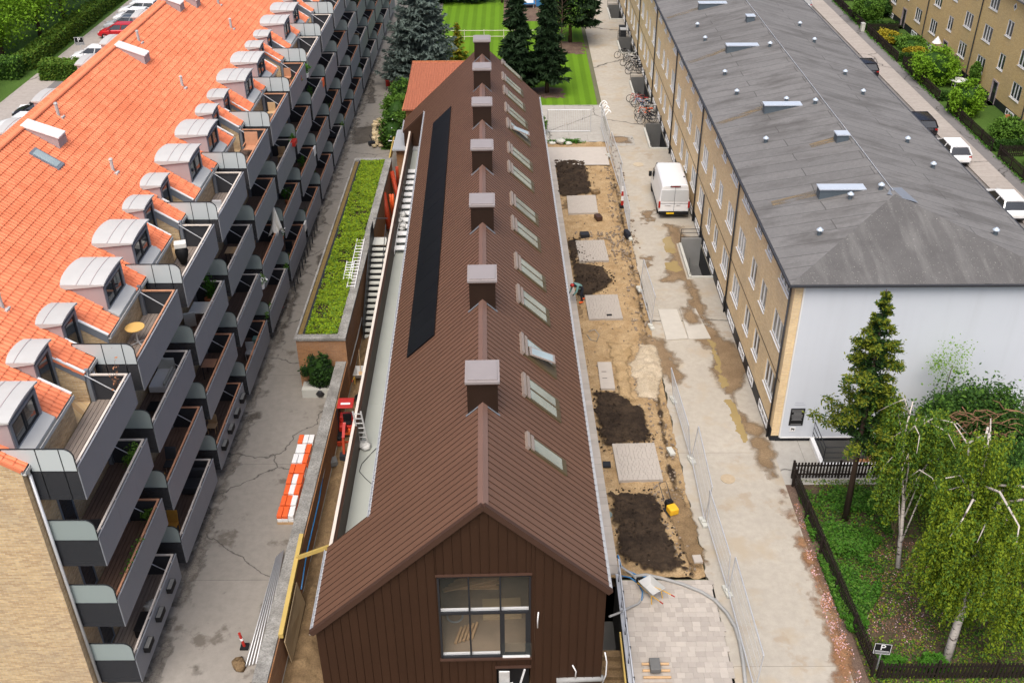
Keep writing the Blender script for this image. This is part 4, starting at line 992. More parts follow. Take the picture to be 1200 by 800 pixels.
# east block across the far street
eb = thing('far_brick_block', 'yellow brick apartment block across the far street behind small gardens', 'building', (46, 110, 0))
m_brick_e = brick_mat('bright_yellow_brick', (.72, .52, .22), (.60, .40, .16), (.6, .5, .34), .15)
EX = 41.5; holes = []; wins = []; doors = []; dia = []
for k in range(-3, 9):
    s = 85.0+11.85*k
    for o_ in (-4.6, 2.95):
        for z, h in ((1.62, 1.32), (4.25, 1.36), (6.98, 1.36)): holes.append((s+o_, s+o_+1.78, z, z+h)); wins.append((s+o_, z, 3, h))
    for z in (2.95, 5.72): holes.append((s-.55, s+.65, z, z+1.33)); wins.append((s-.55, z, 2, 1.33))
    holes.append((s-.55, s+.65, .05, 2.0)); doors.append(s); dia.append(s)
m = MB(); facade(m, EX, 46, 185, .05, 8.85, holes, .14); m.box(EX+.25, EX+10, 46.02, 185, -.1, 8.85); m.build('wall', m_brick_e, eb)
EW = {(n, round(h, 2)): window_meshes(1.78 if n == 3 else 1.2, h, n, 0) for n, h in {(w_[2], w_[3]) for w_ in wins}}
EBW = window_meshes(1.5, .5, 3)
for y, z, n, h in wins:
    f, gls, s = EW[(n, round(h, 2))]; o = inst('window', f, eb, (EX, y, z)); put(bpy.data.objects.new('glass', gls[0]), o); put(bpy.data.objects.new('sill', s), o)
    if n == 3 and z < 2: o = inst('window', EBW[0], eb, (EX-.12, y+.1, .12)); put(bpy.data.objects.new('glass', EBW[1][0]), o)
dm = MB(); dm.box(-.05, .08, 0, .12, 0, 1.95); dm.box(-.05, .08, 1.08, 1.2, 0, 1.95); dm.box(-.05, .08, .12, 1.08, 1.83, 1.95); dm = dm.mesh('door', m_zinc_side)
dl = MB(); dl.box(.06, .09, .12, 1.08, 0, 1.83); dl = dl.mesh('leaf', m_dark); dd = MB(); dd.box(.04, .062, .25, .95, .9, 1.7); dd = dd.mesh('glass', m_glass)
for s in doors:
    o = inst('door', dm, eb, (EX, s-.55, .05)); put(bpy.data.objects.new('leaf', dl), o); put(bpy.data.objects.new('glass', dd), o)
    m = MB(); m.box(EX-.5, EX+.02, s-.75, s+.85, -.05, .06); m.build('step', m_conc, eb)
    m = MB(); m.prism([(EX-.012, s+.05, 7.85), (EX-.012, s+.35, 8.18), (EX-.012, s+.05, 8.51), (EX-.012, s-.25, 8.18)], (.01, 0, 0)); o = m.build('diamond_window', m_white, eb)
    m = MB(); m.prism([(EX-.02, s+.05, 7.98), (EX-.02, s+.24, 8.18), (EX-.02, s+.05, 8.38), (EX-.02, s-.14, 8.18)], (.006, 0, 0)); m.build('glass', m_glass, o)
m = MB(); q = 46
for s in doors: m.box(EX-.03, EX+.05, q, s-.6, 0, .68); q = s+.7
m.build('plinth', m_dark, eb)
m = MB(); m.prism([(EX-.35, 46, 8.85), (EX-.35, 46, 8.98), (EX+5, 46, 11.5), (EX+10.4, 46, 8.98), (EX+10.4, 46, 8.85)], (0, 139, 0)); m.build('roof', m_felt, eb)
for k in range(-3, 9):
    y = 85.0+11.85*k+5.95; m = MB(); m.cyl((EX-.09, y, 0), (EX-.09, y, 8.8), .055, .055, 8); m.build('drainpipe', m_soffit, eb)
# sedum-roofed low building, boundary wall and lane stair
sb = thing('sedum_roof_shed', 'low orange brick outbuilding with bright green sedum roof beside the lane', 'building', (-9.6, 42.8, 0))
SX0, SX1, SY0, SY1, SZ = -11.0, -8.42, 42.6, 66.0, 3.0
m = MB(); m.box(SX0+.08, SX1-.02, SY0+.06, SY1-.05, 0, SZ-.12); m.build('wall', m_brick_red, sb)
m = MB(); m.box(SX0, SX0+.10, SY0, SY1, SZ-.12, SZ); m.box(SX1-.46, SX1, SY0, SY1, SZ-.12, SZ+.02); m.box(SX0+.1, SX1-.46, SY0, SY0+.42, SZ-.12, SZ+.02); m.box(SX0+.1, SX1-.46, SY1-.4, SY1, SZ-.12, SZ+.02); m.build('coping', m_cope, sb)
m = MB(); m.box(SX0+.10, SX0+.36, SY0+.42, SY1-.4, SZ-.12, SZ-.09); m.build('roof_edge', mt('mossy_edge', (.16, .11, .04), .9, 0, .4, 6), sb)
m = MB(); m.box(SX0+.36, SX0+.50, SY0+.5, SY1-.45, SZ-.09, SZ+.0); m.build('gutter', m_dark, sb)
m = MB(); m.box(SX0+.50, SX1-.46, SY0+.42, SY1-.4, SZ-.1, SZ-.02); m.build('roof', m_soil, sb)
bw_ = thing('boundary_wall', 'long low brick wall with pebbled coping along the service road', 'wall', (-8.7, 33, 0))
m = MB(); m.box(-8.95, -8.45, 22.9, 42.6, -.05, 1.55); m.build('wall', m_brick_red, bw_)
m = MB()
for k in range(25): m.box(-9.02, -8.5, 22.85+k*.79, 22.85+k*.79+.785, 1.55, 1.66)
m.build('coping', m_cope, bw_)
st = thing('concrete_stair', 'concrete stair with dark steel sides climbing between shed and brown building', 'stair', (-7.8, 48, 0))
for k in range(17):
    m = MB(); y = 47.2+.36*k; m.box(-8.26, -7.48, y, y+.30 if k < 16 else y+.9, .175*k+.115, .175*(k+1)); m.build('step', m_conc, st)
m = MB(); m.prism([(-8.25, 47.6, -.1), (-8.25, 53.5, -.1), (-8.25, 53.5, 2.6), (-8.25, 47.6, -.05)], (.76, 0, 0)); m.build('dark_backing', m_dark, st)  # added dark body behind the treads, standing for the shade on the risers
for x in (-8.3, -7.46):
    m = MB(); m.prism([(x, 47.1, -.05), (x, 53.9, -.05), (x, 53.9, 4.0), (x, 52.9, 4.0), (x, 47.1, 1.0)], (.035, 0, 0)) if x < -8 else m.prism([(x, 47.1, .3), (x, 53.9, 3.1), (x, 53.9, 3.25), (x, 47.1, .45)], (.035, 0, 0)); m.build('stringer', m_dark, st)
m = MB(); m.cyl((-7.44, 47.1, 1.2), (-7.44, 53.3, 4.1), .022, .022, 6)
for k in range(5): m.cyl((-7.44, 47.2+1.5*k, .4+.7*k), (-7.44, 47.2+1.5*k, 1.24+.7*k), .018, .018, 6)
m.cyl((-8.28, 54.3, 4.0), (-7.44, 54.3, 4.0), .022, .022, 6); m.build('handrail', m_soffit, st)
# small tiled shed behind the brown building
rs = thing('tiled_shed', 'small shed with red tiled roof behind the brown building', 'building', (-5.5, 79.5, 0))
m = MB(); m.box(-8.3, -2.6, 75.5, 84.0, 0, 3.1); m.build('wall', m_brick_red, rs)
m = MB(); TLs = .35
for r in range(26):
    y0 = 75.2+r*TLs; z0 = 3.15+.034*r; 
    for c in range(int(5.9/.21)):
        x = -8.45+c*.21
        for i in range(3): m.add([(x+.07*i, y0, z0+.03+(.035 if i == 1 else .0)), (x+.07*(i+1), y0, z0+.03+(.035 if i == 0 else .0)), (x+.07*(i+1), y0+TLs+.02, z0+.055+(.035 if i == 0 else 0)), (x+.07*i, y0+TLs+.02, z0+.055+(.035 if i == 1 else 0))], [(0, 1, 2, 3)])
        m.add([(x, y0, z0-.06), (x+.21, y0, z0-.06), (x+.21, y0, z0+.03), (x, y0, z0+.03)], [(0, 1, 2, 3)])
tag(m.build('roof_tiles', mt('red_clay_tile', (.36, .125, .07), .7, 0, .2, 4), rs), kind='stuff')
m = MB(); m.box(-8.45, -2.6, 84.28, 84.45, 4.0, 4.14); m.box(-8.55, -8.42, 75.2, 84.4, 3.08, 3.2); m.build('ridge_trim', m_terracotta, rs)
# corrugated lean-to
lt = thing('corrugated_lean_to', 'small lean-to with corrugated grey roof beside the brown building', 'shed', (-7.9, 70, 0))
m = MB(); m.box(-8.5, -7.0, 69.4, 72.5, 0, 2.3); m.build('wall', m_brick_red, lt)
m = MB()
for k in range(20): m.box(-8.7+k*.1, -8.64+k*.1, 69.0, 73, 2.36, 2.42); 
m.box(-8.75, -6.7, 69.0, 73, 2.32, 2.37); m.build('roof', m_steel, lt)
# ---------------------------------------------------------------- vegetation
def quads(name, V, mat, parent=None, loc=None):
    """N separate quads, V is (N,4,3) world"""
    n = len(V); v = V.reshape(-1, 3).astype(np.float32)
    off = np.array(W[parent] if parent is not None else (loc if loc is not None else (v[:,0].mean(), v[:,1].mean(), v[:,2].min())), dtype=np.float32)
    me = bpy.data.meshes.new(name); me.vertices.add(4*n); me.vertices.foreach_set('co', (v-off).ravel())
    me.loops.add(4*n); me.loops.foreach_set('vertex_index', np.arange(4*n, dtype=np.int32))
    me.polygons.add(n); me.polygons.foreach_set('loop_start', np.arange(0, 4*n, 4, dtype=np.int32)); me.polygons.foreach_set('loop_total', np.full(n, 4, np.int32))
    for m_ in (mat if isinstance(mat, (list, tuple)) else [mat]): me.materials.append(m_)
    if isinstance(mat, (list, tuple)): me.polygons.foreach_set('material_index', rng.integers(0, len(mat), n).astype(np.int32))
    me.update(calc_edges=True); me.validate()
    o = bpy.data.objects.new(name, me); put(o, parent); o.location = (0,0,0) if parent is not None else tuple(off); W[o] = Vector(off.tolist()); return o
def unit(n): 
    a = rng.normal(size=(n, 3)); return a/np.linalg.norm(a, axis=1, keepdims=True)
def leaves(C, size, up=.5, asp=.6, ax=None):
    """diamond leaf quads at centres C; up pulls the normals to the sky; ax gives the long axis"""
    n = len(C); N = unit(n); N[:,2] = np.abs(N[:,2])+up; N /= np.linalg.norm(N, axis=1, keepdims=True)
    A = unit(n) if ax is None else ax+unit(n)*.35
    A -= N*(A*N).sum(1, keepdims=True); A /= np.linalg.norm(A, axis=1, keepdims=True)+1e-9; B = np.cross(N, A)
    s = size*(.6+.8*rng.random(n))[:,None]
    return np.stack([C-A*s, C-B*s*asp, C+A*s, C+B*s*asp], 1)
def clump(c, r, n, k=24, sig=.24, shell=.55):
    """points in k clumps through an ellipsoid"""
    c = np.array(c, float); r = np.array(r, float); d = unit(k)*(shell+(1-shell)*rng.random(k)**.5)[:,None]
    i = rng.integers(0, k, n); sz = (.6+.8*rng.random(k))[:,None]
    return c+(d[i]+rng.normal(size=(n, 3))*sig*sz[i])*r
def limb_tree(m, base, top, r0, nl, spread, z0=.35, seed=0, r1=.25):
    R = random.Random(seed); base, top = Vector(base), Vector(top); tips = []
    pts = [base.lerp(top, t/6)+Vector((R.uniform(-1,1), R.uniform(-1,1), 0))*.03*spread*(0 < t < 6) for t in range(7)]
    m.tube(pts, r0, 8, r0*r1)
    for k in range(nl):
        t = z0+(1-z0)*(k+R.random())/nl; p = base.lerp(top, t); a = k*2.4+R.random(); L = spread*(1.1-.6*t)*R.uniform(.7, 1.1)
        q = p+Vector((cos(a)*L, sin(a)*L, L*R.uniform(.25, .7))); mid = p.lerp(q, .5)+Vector((0, 0, .12*L))
        m.tube([p, mid, q], r0*.42*(1.1-t*.6), 5, r0*.08); tips.append(q)
    return tips
def tree(name, label, base, h, cr, cz, n, size, mat, tr=.16, nl=7, k=26, group=None, cat='tree', sig=.25, trunk=None, top=None, up=.5):
    base = Vector(base); o = thing(name, label, cat, base, group)
    m = MB(); limb_tree(m, base, Vector(top) if top else base+Vector((0, 0, h*.85)), tr, nl, max(cr)*.8, .3, int(abs(base.x*7+base.y)))
    m.build('trunk', trunk or m_bark, o, smooth=True)
    quads('crown', leaves(clump((base.x, base.y, base.z+cz), cr, n, k, sig), size, up), mat, o); return o
def shrub(name, label, c, r, n, size, mat, k=14, group=None, cat='shrub', core=True):
    c = Vector(c); o = thing(name, label, cat, (c.x, c.y, 0 if c.z < 2.5 else c.z-r[2]), group)
    m = MB()
    for q in range(6):
        a = q*1.05; m.tube([(c.x, c.y, W[o].z), (c.x+cos(a)*r[0]*.3, c.y+sin(a)*r[1]*.3, c.z), (c.x+cos(a)*r[0]*.7, c.y+sin(a)*r[1]*.7, c.z+r[2]*.5)], .03, 5, .008)
    m.build('stem', m_bark, o)
    if core:
        m = MB(); pr = [(max(.02, sin(pi*i/6))*.74, -cos(pi*i/6)*.74) for i in range(7)]; m.lathe(pr, (0, 0, 0), 10); m.v = [(c.x+a*r[0], c.y+b_*r[1], c.z+d_*r[2]) for a, b_, d_ in m.v]; m.build('inner_branches', m_leaf_dark, o)
    quads('foliage', leaves(clump(c, r, n, k*3, .12, .80), size, .5), mat, o); return o
def spruce(name, label, base, h, r, z0, mat, nb=16, n_tuft=9, tr=.16, group=None, tuft=.30, droop=.18, seed=1, thin=0.0, power=1.0, tw=.30, lean=0.0):
    base = np.array(base, float); R = np.random.default_rng(seed); o = thing(name, label, 'tree', Vector(base), group)
    m = MB(); m.tube([Vector(base), Vector(base+[lean*.42, 0, h*.5]), Vector(base+[lean, 0, h])], tr, 8, .015)
    C = []; AX = []
    nl = int((h-z0)/.30)
    for i in range(nl):
        t = i/nl; z = z0+(h-z0)*t; L0 = r*(1-t)**power+.06
        for b_ in range(max(5, int(nb*(1-t*.55)))):
            if R.random() < thin: continue
            a = R.random()*2*pi; L = L0*R.uniform(.62, 1.12); d = np.array([cos(a), sin(a), 0]); s = np.array([-sin(a), cos(a), 0])
            ns = max(3, int(L/.16)); zz = z+R.uniform(-.12, .12)
            for q in range(ns):
                f = (q+.5)/ns; p = base+[0, 0, zz]+d*L*f+np.array([0, 0, -droop*L*f+.22*L*f*f*f])
                for sd in (-1, 1, 0):
                    wd = (1-f*.75)*.34*min(L, 2.2)
                    for e in range(1 if sd == 0 else 2):
                        off = s*sd*wd*R.uniform(.15, 1.0); pp = p+off+d*abs(off).sum()*.35+np.array([0, 0, R.normal()*.03-.10*abs(off).sum()])
                        C.append(pp); AX.append(d*.9+s*sd*.75+np.array([0, 0, -.25]))
            if L > .8: m.tube([Vector(base+[0, 0, zz]), Vector(base+[0, 0, zz]+d*L*.5+[0, 0, -droop*L*.5]), Vector(base+[0, 0, zz]+d*L*.9+[0, 0, -droop*L*.7])], .025, 4, .006)
    m.build('trunk', m_bark, o, smooth=True)
    C, AX = np.array(C), np.array(AX); C[:,0] += lean*((C[:,2]-base[2])/h)**1.2
    quads('crown', leaves(C, tuft, .25, tw, AX), mat, o); return o
def hedge(name, label, x0, x1, y0, y1, h, n, size, mat, z=0, group=None):
    o = thing(name, label, 'hedge', ((x0+x1)/2, (y0+y1)/2, z), group)
    m = MB(); m.box(x0+.15, x1-.15, y0+.15, y1-.15, z, z+h-.12); m.build('branches', m_leaf_dark, o)
    P = rng.random((n, 3)); ax = rng.integers(0, 5, n); w_ = [y1-y0, y1-y0, x1-x0, x1-x0]
    A = np.array([(y1-y0)*h, (y1-y0)*h, (x1-x0)*h, (x1-x0)*h, (x1-x0)*(y1-y0)]); ax = rng.choice(5, n, p=A/A.sum())
    P[ax == 0, 0] = 0; P[ax == 1, 0] = 1; P[ax == 2, 1] = 0; P[ax == 3, 1] = 1; P[ax == 4, 2] = 1
    V = np.stack([x0+P[:,0]*(x1-x0), y0+P[:,1]*(y1-y0), z+P[:,2]*h], 1)
    bul = (fbm(V[:,0]*1.3+V[:,2], V[:,1]*1.3, 3, 4)-.45)*.5
    c = np.array([(x0+x1)/2, (y0+y1)/2, z+h*.4]); dv = V-c; dv[:,2] *= .6; V = V+dv/np.linalg.norm(dv, axis=1, keepdims=True)*bul[:,None]+rng.normal(size=V.shape)*.05
    V[:,2] = np.maximum(V[:,2], z+.02)
    quads('foliage', leaves(V, size, .5), mat, o); return o
# --- garden by the white gable
def chunky_conifer(name, label, base, h, r, z0, lean, seed):
    base = np.array(base, float); R = np.random.default_rng(seed); o = thing(name, label, 'tree', Vector(base)); m = MB()
    m.tube([Vector(base), Vector(base+[lean*.4, 0, h*.5]), Vector(base+[lean, 0, h])], .16, 8, .015); Ci, Co = [], []
    zs = [z0]
    while zs[-1] < h-.25: zs.append(zs[-1]+.42-.20*(zs[-1]-z0)/(h-z0))
    for z in zs:
        t = (z-z0)/(h-z0); ax = base+[lean*(z/h)**1.2, 0, z]
        for b_ in range(int(8-3*t)):
            if R.random() < .12*(1-t): continue
            a = R.random()*2*pi; L = (r*(1-t)+.07)*R.uniform(.65, 1.15); d = np.array([cos(a), sin(a), 0]); n = max(2, int(L/.2))
            for q in range(n):
                f = (q+.8)/n; p = ax+d*L*f+np.array([0, 0, -.10*L*f+.16*L*f*f]); sg = (.075+.075*(1-abs(f-.7))*min(1, L))*(1-.45*t)
                (Co if f > .45 else Ci).append(p+R.normal(size=(62, 3))*[sg, sg, sg*.7])
            if L > .5: m.tube([Vector(ax), Vector(ax+d*L*.9)], .022, 4, .006)
    m.build('trunk', m_bark, o, smooth=True)
    quads('crown', leaves(np.concatenate(Co), .075, .6, .4), [m_needle_c, m_needle_c, m_leaf_dark], o); quads('inner_crown', leaves(np.concatenate(Ci), .075, .3, .4), [m_needle, m_leaf_dark], o); return o  # outer tufts coloured as sunlit, inner ones as shaded
chunky_conifer('conifer', 'tall narrow conifer with tufted branches in front of the white gable', (14.25, 32.6, 0), 11.4, 2.0, 4.2, -.42, 3)
def birch(name, label, pts, z_lo, cc, cr, n, mat, seed, ns, r0):
    """weeping birch: forked white trunk and hanging leafy strands"""
    R = random.Random(seed); pts = [Vector(p) for p in pts]; o = thing(name, label, 'tree', pts[0], None)
    m = MB(); m.tube(pts, r0, 9, r0*.22); cc = Vector(cc); starts = []
    for k in range(15):
        i = R.randint(1, len(pts)-1); p = pts[i].lerp(pts[i-1], R.random()*.6); a = k*2.399+R.random()*.5
        q = Vector((cc.x+cos(a)*cr[0]*R.uniform(.45, .95), cc.y+sin(a)*cr[1]*R.uniform(.45, .95), max(p.z+.6, cc.z+R.uniform(-.2, .75)*cr[2])))
        mid = p.lerp(q, .5)+Vector((0, 0, .5)); end = q+Vector((cos(a)*.5, sin(a)*.5, -.5)); m.tube([p, mid, q, end], r0*.36, 5, .012)
        for t in np.linspace(.25, 1, 9): starts.append(p.lerp(mid, t*2) if t < .5 else mid.lerp(q, t*2-1))
    m.build('trunk', m_birch, o, smooth=True)
    C = []; per = n//ns; nb = ns//11
    for k in range(nb):
        if R.random() < .45: a0 = np.array(R.choice(starts))+rng.normal(size=3)*[.35, .35, .15]
        else:
            d = unit(1)[0]; d[2] = abs(d[2])*1.15-.1; a0 = np.array(cc)+d*np.array(cr)*(.70+.3*R.random())
        LB = R.uniform(1.0, 3.4)
        for q in range(11):
            b0 = a0+rng.normal(size=3)*[.17, .17, .12]; L = min(LB*R.uniform(.6, 1.15), max(.4, b0[2]-z_lo)); t = rng.random(per)
            sway = rng.normal(size=2)*.15
            C.append(np.stack([b0[0]+sway[0]*t+rng.normal(size=per)*.05, b0[1]+sway[1]*t+rng.normal(size=per)*.05, b0[2]-L*t+rng.normal(size=per)*.05], 1))
    C = np.concatenate(C); C = C[C[:,2] > z_lo]
    ax = np.tile([0, 0, -1.0], (len(C), 1))
    quads('crown', leaves(C, .052, .15, .55, ax), mat, o); return o
birch('weeping_birch', 'slim weeping birch behind the larger birch, beside the conifer', [g(1052, 665, 0), g(1057, 610, 1.7), g(1059, 585, 2.6), g(1056, 545, 4.2), g(1062, 500, 5.8), g(1070, 470, 6.8)], 1.7, g(1072, 530, 4.6), (1.5, 1.3, 2.4), 38000, [m_leaf_birch2, m_leaf_birch2, m_leaf_birch], 4, 460, .10)
birch('weeping_birch', 'large weeping birch with bare white upper limbs at the right edge', [g(1108, 775, 0), g(1128, 712, 2.0), g(1141, 668, 3.4), g(1146, 620, 5.0), g(1142, 560, 6.8), g(1158, 500, 8.6)], .35, g(1168, 655, 4.0), (2.8, 2.2, 3.9), 105000, [m_leaf_birch, m_leaf_birch, m_leaf_birch2], 9, 1000, .17)
m = MB()
for pts in ([(1146,570,6.6),(1160,520,8.0),(1161,490,8.8)], [(1140,575,6.4),(1134,520,7.8),(1118,496,8.3)], [(1143,585,6.2),(1125,557,6.8),(1108,560,6.6)], [(1146,590,6.0),(1165,595,6.0),(1185,607,5.5),(1195,612,5.2)], [(1134,520,7.8),(1150,510,8.2)], [(1180,604,5.6),(1178,625,5.0)]):
    m.tube([g(*p) for p in pts], .05, 6, .02)
tag(m.build('bare_birch_limbs', m_birch), 'bare white birch limbs poking out of the large weeping crown', 'branches')
iv = g(1158, 500, 1.5)
shrub('ivy_thicket', 'dark ivy thicket against the white gable', (20.2, 35.6, 1.9), (2.6, 1.5, 2.7), 32000, .075, [m_leaf_dark, m_leaf_dark, m_leaf_dark, m_leaf_mid], 90)
shrub('laurel_shrub', 'dark glossy shrub below the ivy thicket at the right edge', (20.2, 31.8, 1.6), (2.3, 2.6, 2.2), 32000, .075, [m_leaf_dark, m_leaf_dark, m_leaf_dark, m_leaf_mid], 90)
m = MB(); R9 = random.Random(9)
for k in range(70):
    a = R9.uniform(-.5, .5); c = Vector((18.6+R9.uniform(0, 2.4), 34.3+R9.uniform(-.4, .4), 3.9+R9.uniform(-.9, .6))); d = Vector((R9.uniform(-1, 1), R9.uniform(-.4, .2), R9.uniform(-.5, .6)))
    m.tube([c, c+d*.5+Vector((0, 0, .12)), c+d], .028, 4, .01)
tag(m.build('dead_twigs', mt('dry_twig', (.22, .12, .07), .9, 0, .3, 6)), 'tangle of brown dead twigs on top of the ivy thicket', 'twigs')
C = clump((19.6, 33.9, 2.9), (1.6, .35, .25), 900, 14, .3); tag(quads('ivy_blossom', leaves(C, .05, .6), m_leaf_yel), 'band of yellow leaves between ivy thicket and laurel shrub', 'leaves')
tree('sapling', 'thin pale sapling rising above the ivy in front of the white gable', (19.3, 36.9, 0), 6.0, (.8, .5, .9), 5.3, 900, .045, m_leaf_lime, .05, 8, 14, sig=.3)
# ground cover, petals, flowers
P = np.array(gp((935,580),(1010,575),(1040,600),(1045,630),(1010,655),(1035,670),(1030,700),(1005,735),(985,725),(960,660),(942,610)))
def scatter(poly, n, zf, dens=None):
    x0, y0 = poly.min(0); x1, y1 = poly.max(0); Q = rng.random((n*4, 2))*[x1-x0, y1-y0]+[x0, y0]; Q = Q[polyd(Q[:,0], Q[:,1], poly) > 0]
    if dens is not None: Q = Q[dens(Q) > rng.random(len(Q))]
    Q = Q[:n]; return np.stack([Q[:,0], Q[:,1], zf(Q)], 1)
GARD = np.array([(12.8, 20), (22, 20), (22, 35.2), (12.75, 35.2)])
C = scatter(P, 24000, lambda Q: .02+.34*rng.random(len(Q))**1.3*fbm(Q[:,0]*1.5, Q[:,1]*1.5, 3, 3)*2, lambda Q: np.clip((fbm(Q[:,0]*1.1, Q[:,1]*1.1, 4, 6)-.33)*7, .05, 1))
tag(quads('ground_cover', leaves(C, .055, .9), [m_leaf_bright, m_leaf_bright, m_leaf_mid, m_leaf_dark]), kind='stuff')
C = scatter(GARD, 34000, lambda Q: .01+.06*rng.random(len(Q)), lambda Q: np.clip((fbm(Q[:,0]*.9, Q[:,1]*.9, 4, 16)-.24)*5, .05, .95))
tag(quads('garden_weeds', leaves(C, .045, .9), [m_leaf_mid, m_leaf_birch, m_leaf_dark]), kind='stuff')
C = scatter(np.array(gp((1005,610),(1080,640),(1120,700),(1090,760),(1020,770),(1010,690))), 2400, lambda Q: .015+.02*rng.random(len(Q)), lambda Q: np.clip((fbm(Q[:,0]*1.2, Q[:,1]*1.2, 4, 26)-.36)*6, .03, 1))
tag(quads('fallen_petals', leaves(C, .024, 2), [m_petal, m_petal_b, m_petal_b, m_petal_b]), kind='stuff')
C = scatter(np.array(gp((930,590),(936,590),(960,650),(985,720),(1012,800),(992,800),(965,720),(945,650))), 1300, lambda Q: .012+.01*rng.random(len(Q)), lambda Q: np.clip((fbm(Q[:,0]*2.2, Q[:,1]*2.2, 3, 36)-.36)*5, .05, 1))
tag(quads('blossom_drift', leaves(C, .028, 2), [m_petal, m_petal_b, m_petal_b]), kind='stuff')
C = scatter(GARD, 90, lambda Q: .12+.05*rng.random(len(Q))); tag(quads('small_flowers', leaves(C, .045, 1), m_leaf_yel), kind='stuff')
shrub('low_bush', 'round low green bush at the end of the dark side fence', g(1005, 730, .25), (.4, .4, .3), 1800, .05, m_leaf_bright)
shrub('low_bush', 'small green bush at the foot of the large birch', g(1092, 776, .25), (.55, .35, .3), 1800, .05, m_leaf_bright)
shrub('low_bush', 'small green bush beside the parking sign', g(1043, 775, .2), (.5, .3, .25), 1500, .05, m_leaf_bright)
m = MB()
for k in range(16): b0 = g(1046, 625, 0); m.tube([b0, b0+Vector((R9.uniform(-.3, .3), R9.uniform(-.2, .3), R9.uniform(.7, 1.7)))], .014, 4, .005)
tag(m.build('dry_stems', mt('dry_stem', (.30, .22, .13), .9, 0, .2, 4)), 'clump of dry upright stems beside the slim birch', 'stems')
# picket fences
def picket(name, label, p0, p1, h, n, z=0, group=None, step=.145):
    p0, p1 = Vector((*p0, z)), Vector((*p1, z)); d = (p1-p0); L = d.length; d.normalize(); o = thing(name, label, 'fence', p0, group)
    nr_ = Vector((-d.y, d.x, 0)); m = MB()
    for k in range(int(L/step)):
        q = p0+d*(k*step+.05); m.beam(q+Vector((0, 0, .06)), q+Vector((0, 0, h)), .085, .02, nr_)
    tag(m.build('pickets', m_stainw, o), kind='stuff')
    for zz in (.25, h-.2): m = MB(); m.beam(p0+nr_*.03+Vector((0, 0, zz)), p1+nr_*.03+Vector((0, 0, zz)), .04, .07); m.build('rail', m_stainw, o)
    k = 0
    while k*2.1 <= L: q = p0+d*min(k*2.1, L)+nr_*.07; m = MB(); m.beam(q, q+Vector((0, 0, h+.05)), .09, .09, nr_); m.build('post', m_stainw, o); k += 1
    return o
picket('picket_fence', 'dark picket fence in front of the light well under the white gable', (12.6, 35.3), (18.5, 35.3), .95, 0)
picket('picket_fence', 'dark picket fence running along the road beside the garden', (12.95, 24.3), (12.55, 35.25), .95, 0)
picket('picket_fence', 'dark picket fence along the bottom edge of the garden', (13.1, 24.2), (20.5, 24.2), .85, 0)
# --- behind the brown building
spruce('spruce_tree', 'dark spruce with bare trunk foot on the lawn behind the brown roof', (3.06, 88.3, 0), 10.6, 2.0, 1.6, m_needle, 13, 9, .2, 'spruces behind the brown building', .30, .2, 5)
spruce('spruce_tree', 'dark spruce directly behind the far end of the brown roof', (.3, 88.0, 0), 11.6, 2.1, .8, m_needle, 13, 9, .2, 'spruces behind the brown building', .30, .2, 6)
spruce('pine_tree', 'wide dark pine leaning over the road edge behind the spruces', (5.9, 104, 0), 11, 3.3, 2.2, m_needle, 9, 9, .2, None, .42, .05, 7, .25, .5)
spruce('blue_spruce', 'large blue grey spruce beside the service road', (-8.5, 91.5, 0), 10.2, 3.7, .6, m_needle_b, 20, 9, .22, None, .25, .04, 8, .15, .65)
spruce('golden_conifer', 'small golden yellow conifer beside the blue spruce', (-5.3, 97, 0), 4.0, 1.15, .2, [m_leaf_yel, m_leaf_yel, m_leaf_mid], 12, 7, .08, None, .22, .05, 9)
tree('bare_tree', 'thin nearly leafless tree between the spruces and the road', (4.8, 100, 0), 6.5, (2.0, 1.8, 2.0), 4.0, 500, .06, m_leaf_mid, .09, 22)
tree('lawn_tree', 'slender trunk standing on the striped lawn', (-1.2, 120, 0), 6, (1.8, 1.8, 2), 5.2, 2600, .13, m_leaf_mid, .14)
for k, (x, y, r, lb) in enumerate(((-9.6, 76.5, 1.0, 'green bush behind the corrugated lean-to'), (-9.5, 80.0, 1.2, 'loose green bush left of the red tiled shed'), (-9.3, 84.0, 1.2, 'dark bush below the blue spruce'))):
    shrub('garden_bush', lb, (x, y, r), (r, 1.6, r*1.15), 3600, .10, [m_leaf_mid, m_leaf_dark] if k != 1 else m_leaf_mid, 18)
shrub('yew_thicket', 'dark rounded yew thicket at the top of the lawn', (-6.5, 121, 2.2), (4.6, 2.5, 2.4), 9000, .16, [m_leaf_dark, m_needle], 26)
shrub('corner_shrub', 'small green shrub by the far corner of the brown roof', (2.0, 78.2, .8), (.7, .8, .9), 1500, .08, m_leaf_mid)
# lawn fence
lf = thing('lawn_fence', 'thin pale post and rail fence across the striped lawn', 'fence', (-.8, 105, 0))
m = MB()
for z in (.35, .95): m.cyl((-7, 105, z), (5.2, 105, z), .03, .03, 6)
m.build('rail', m_rail_w, lf)
for k in range(7): m = MB(); m.cyl((-7+k*2.03, 105, 0), (-7+k*2.03, 105, 1.05), .035, .035, 6); m.build('post', m_rail_w, lf)
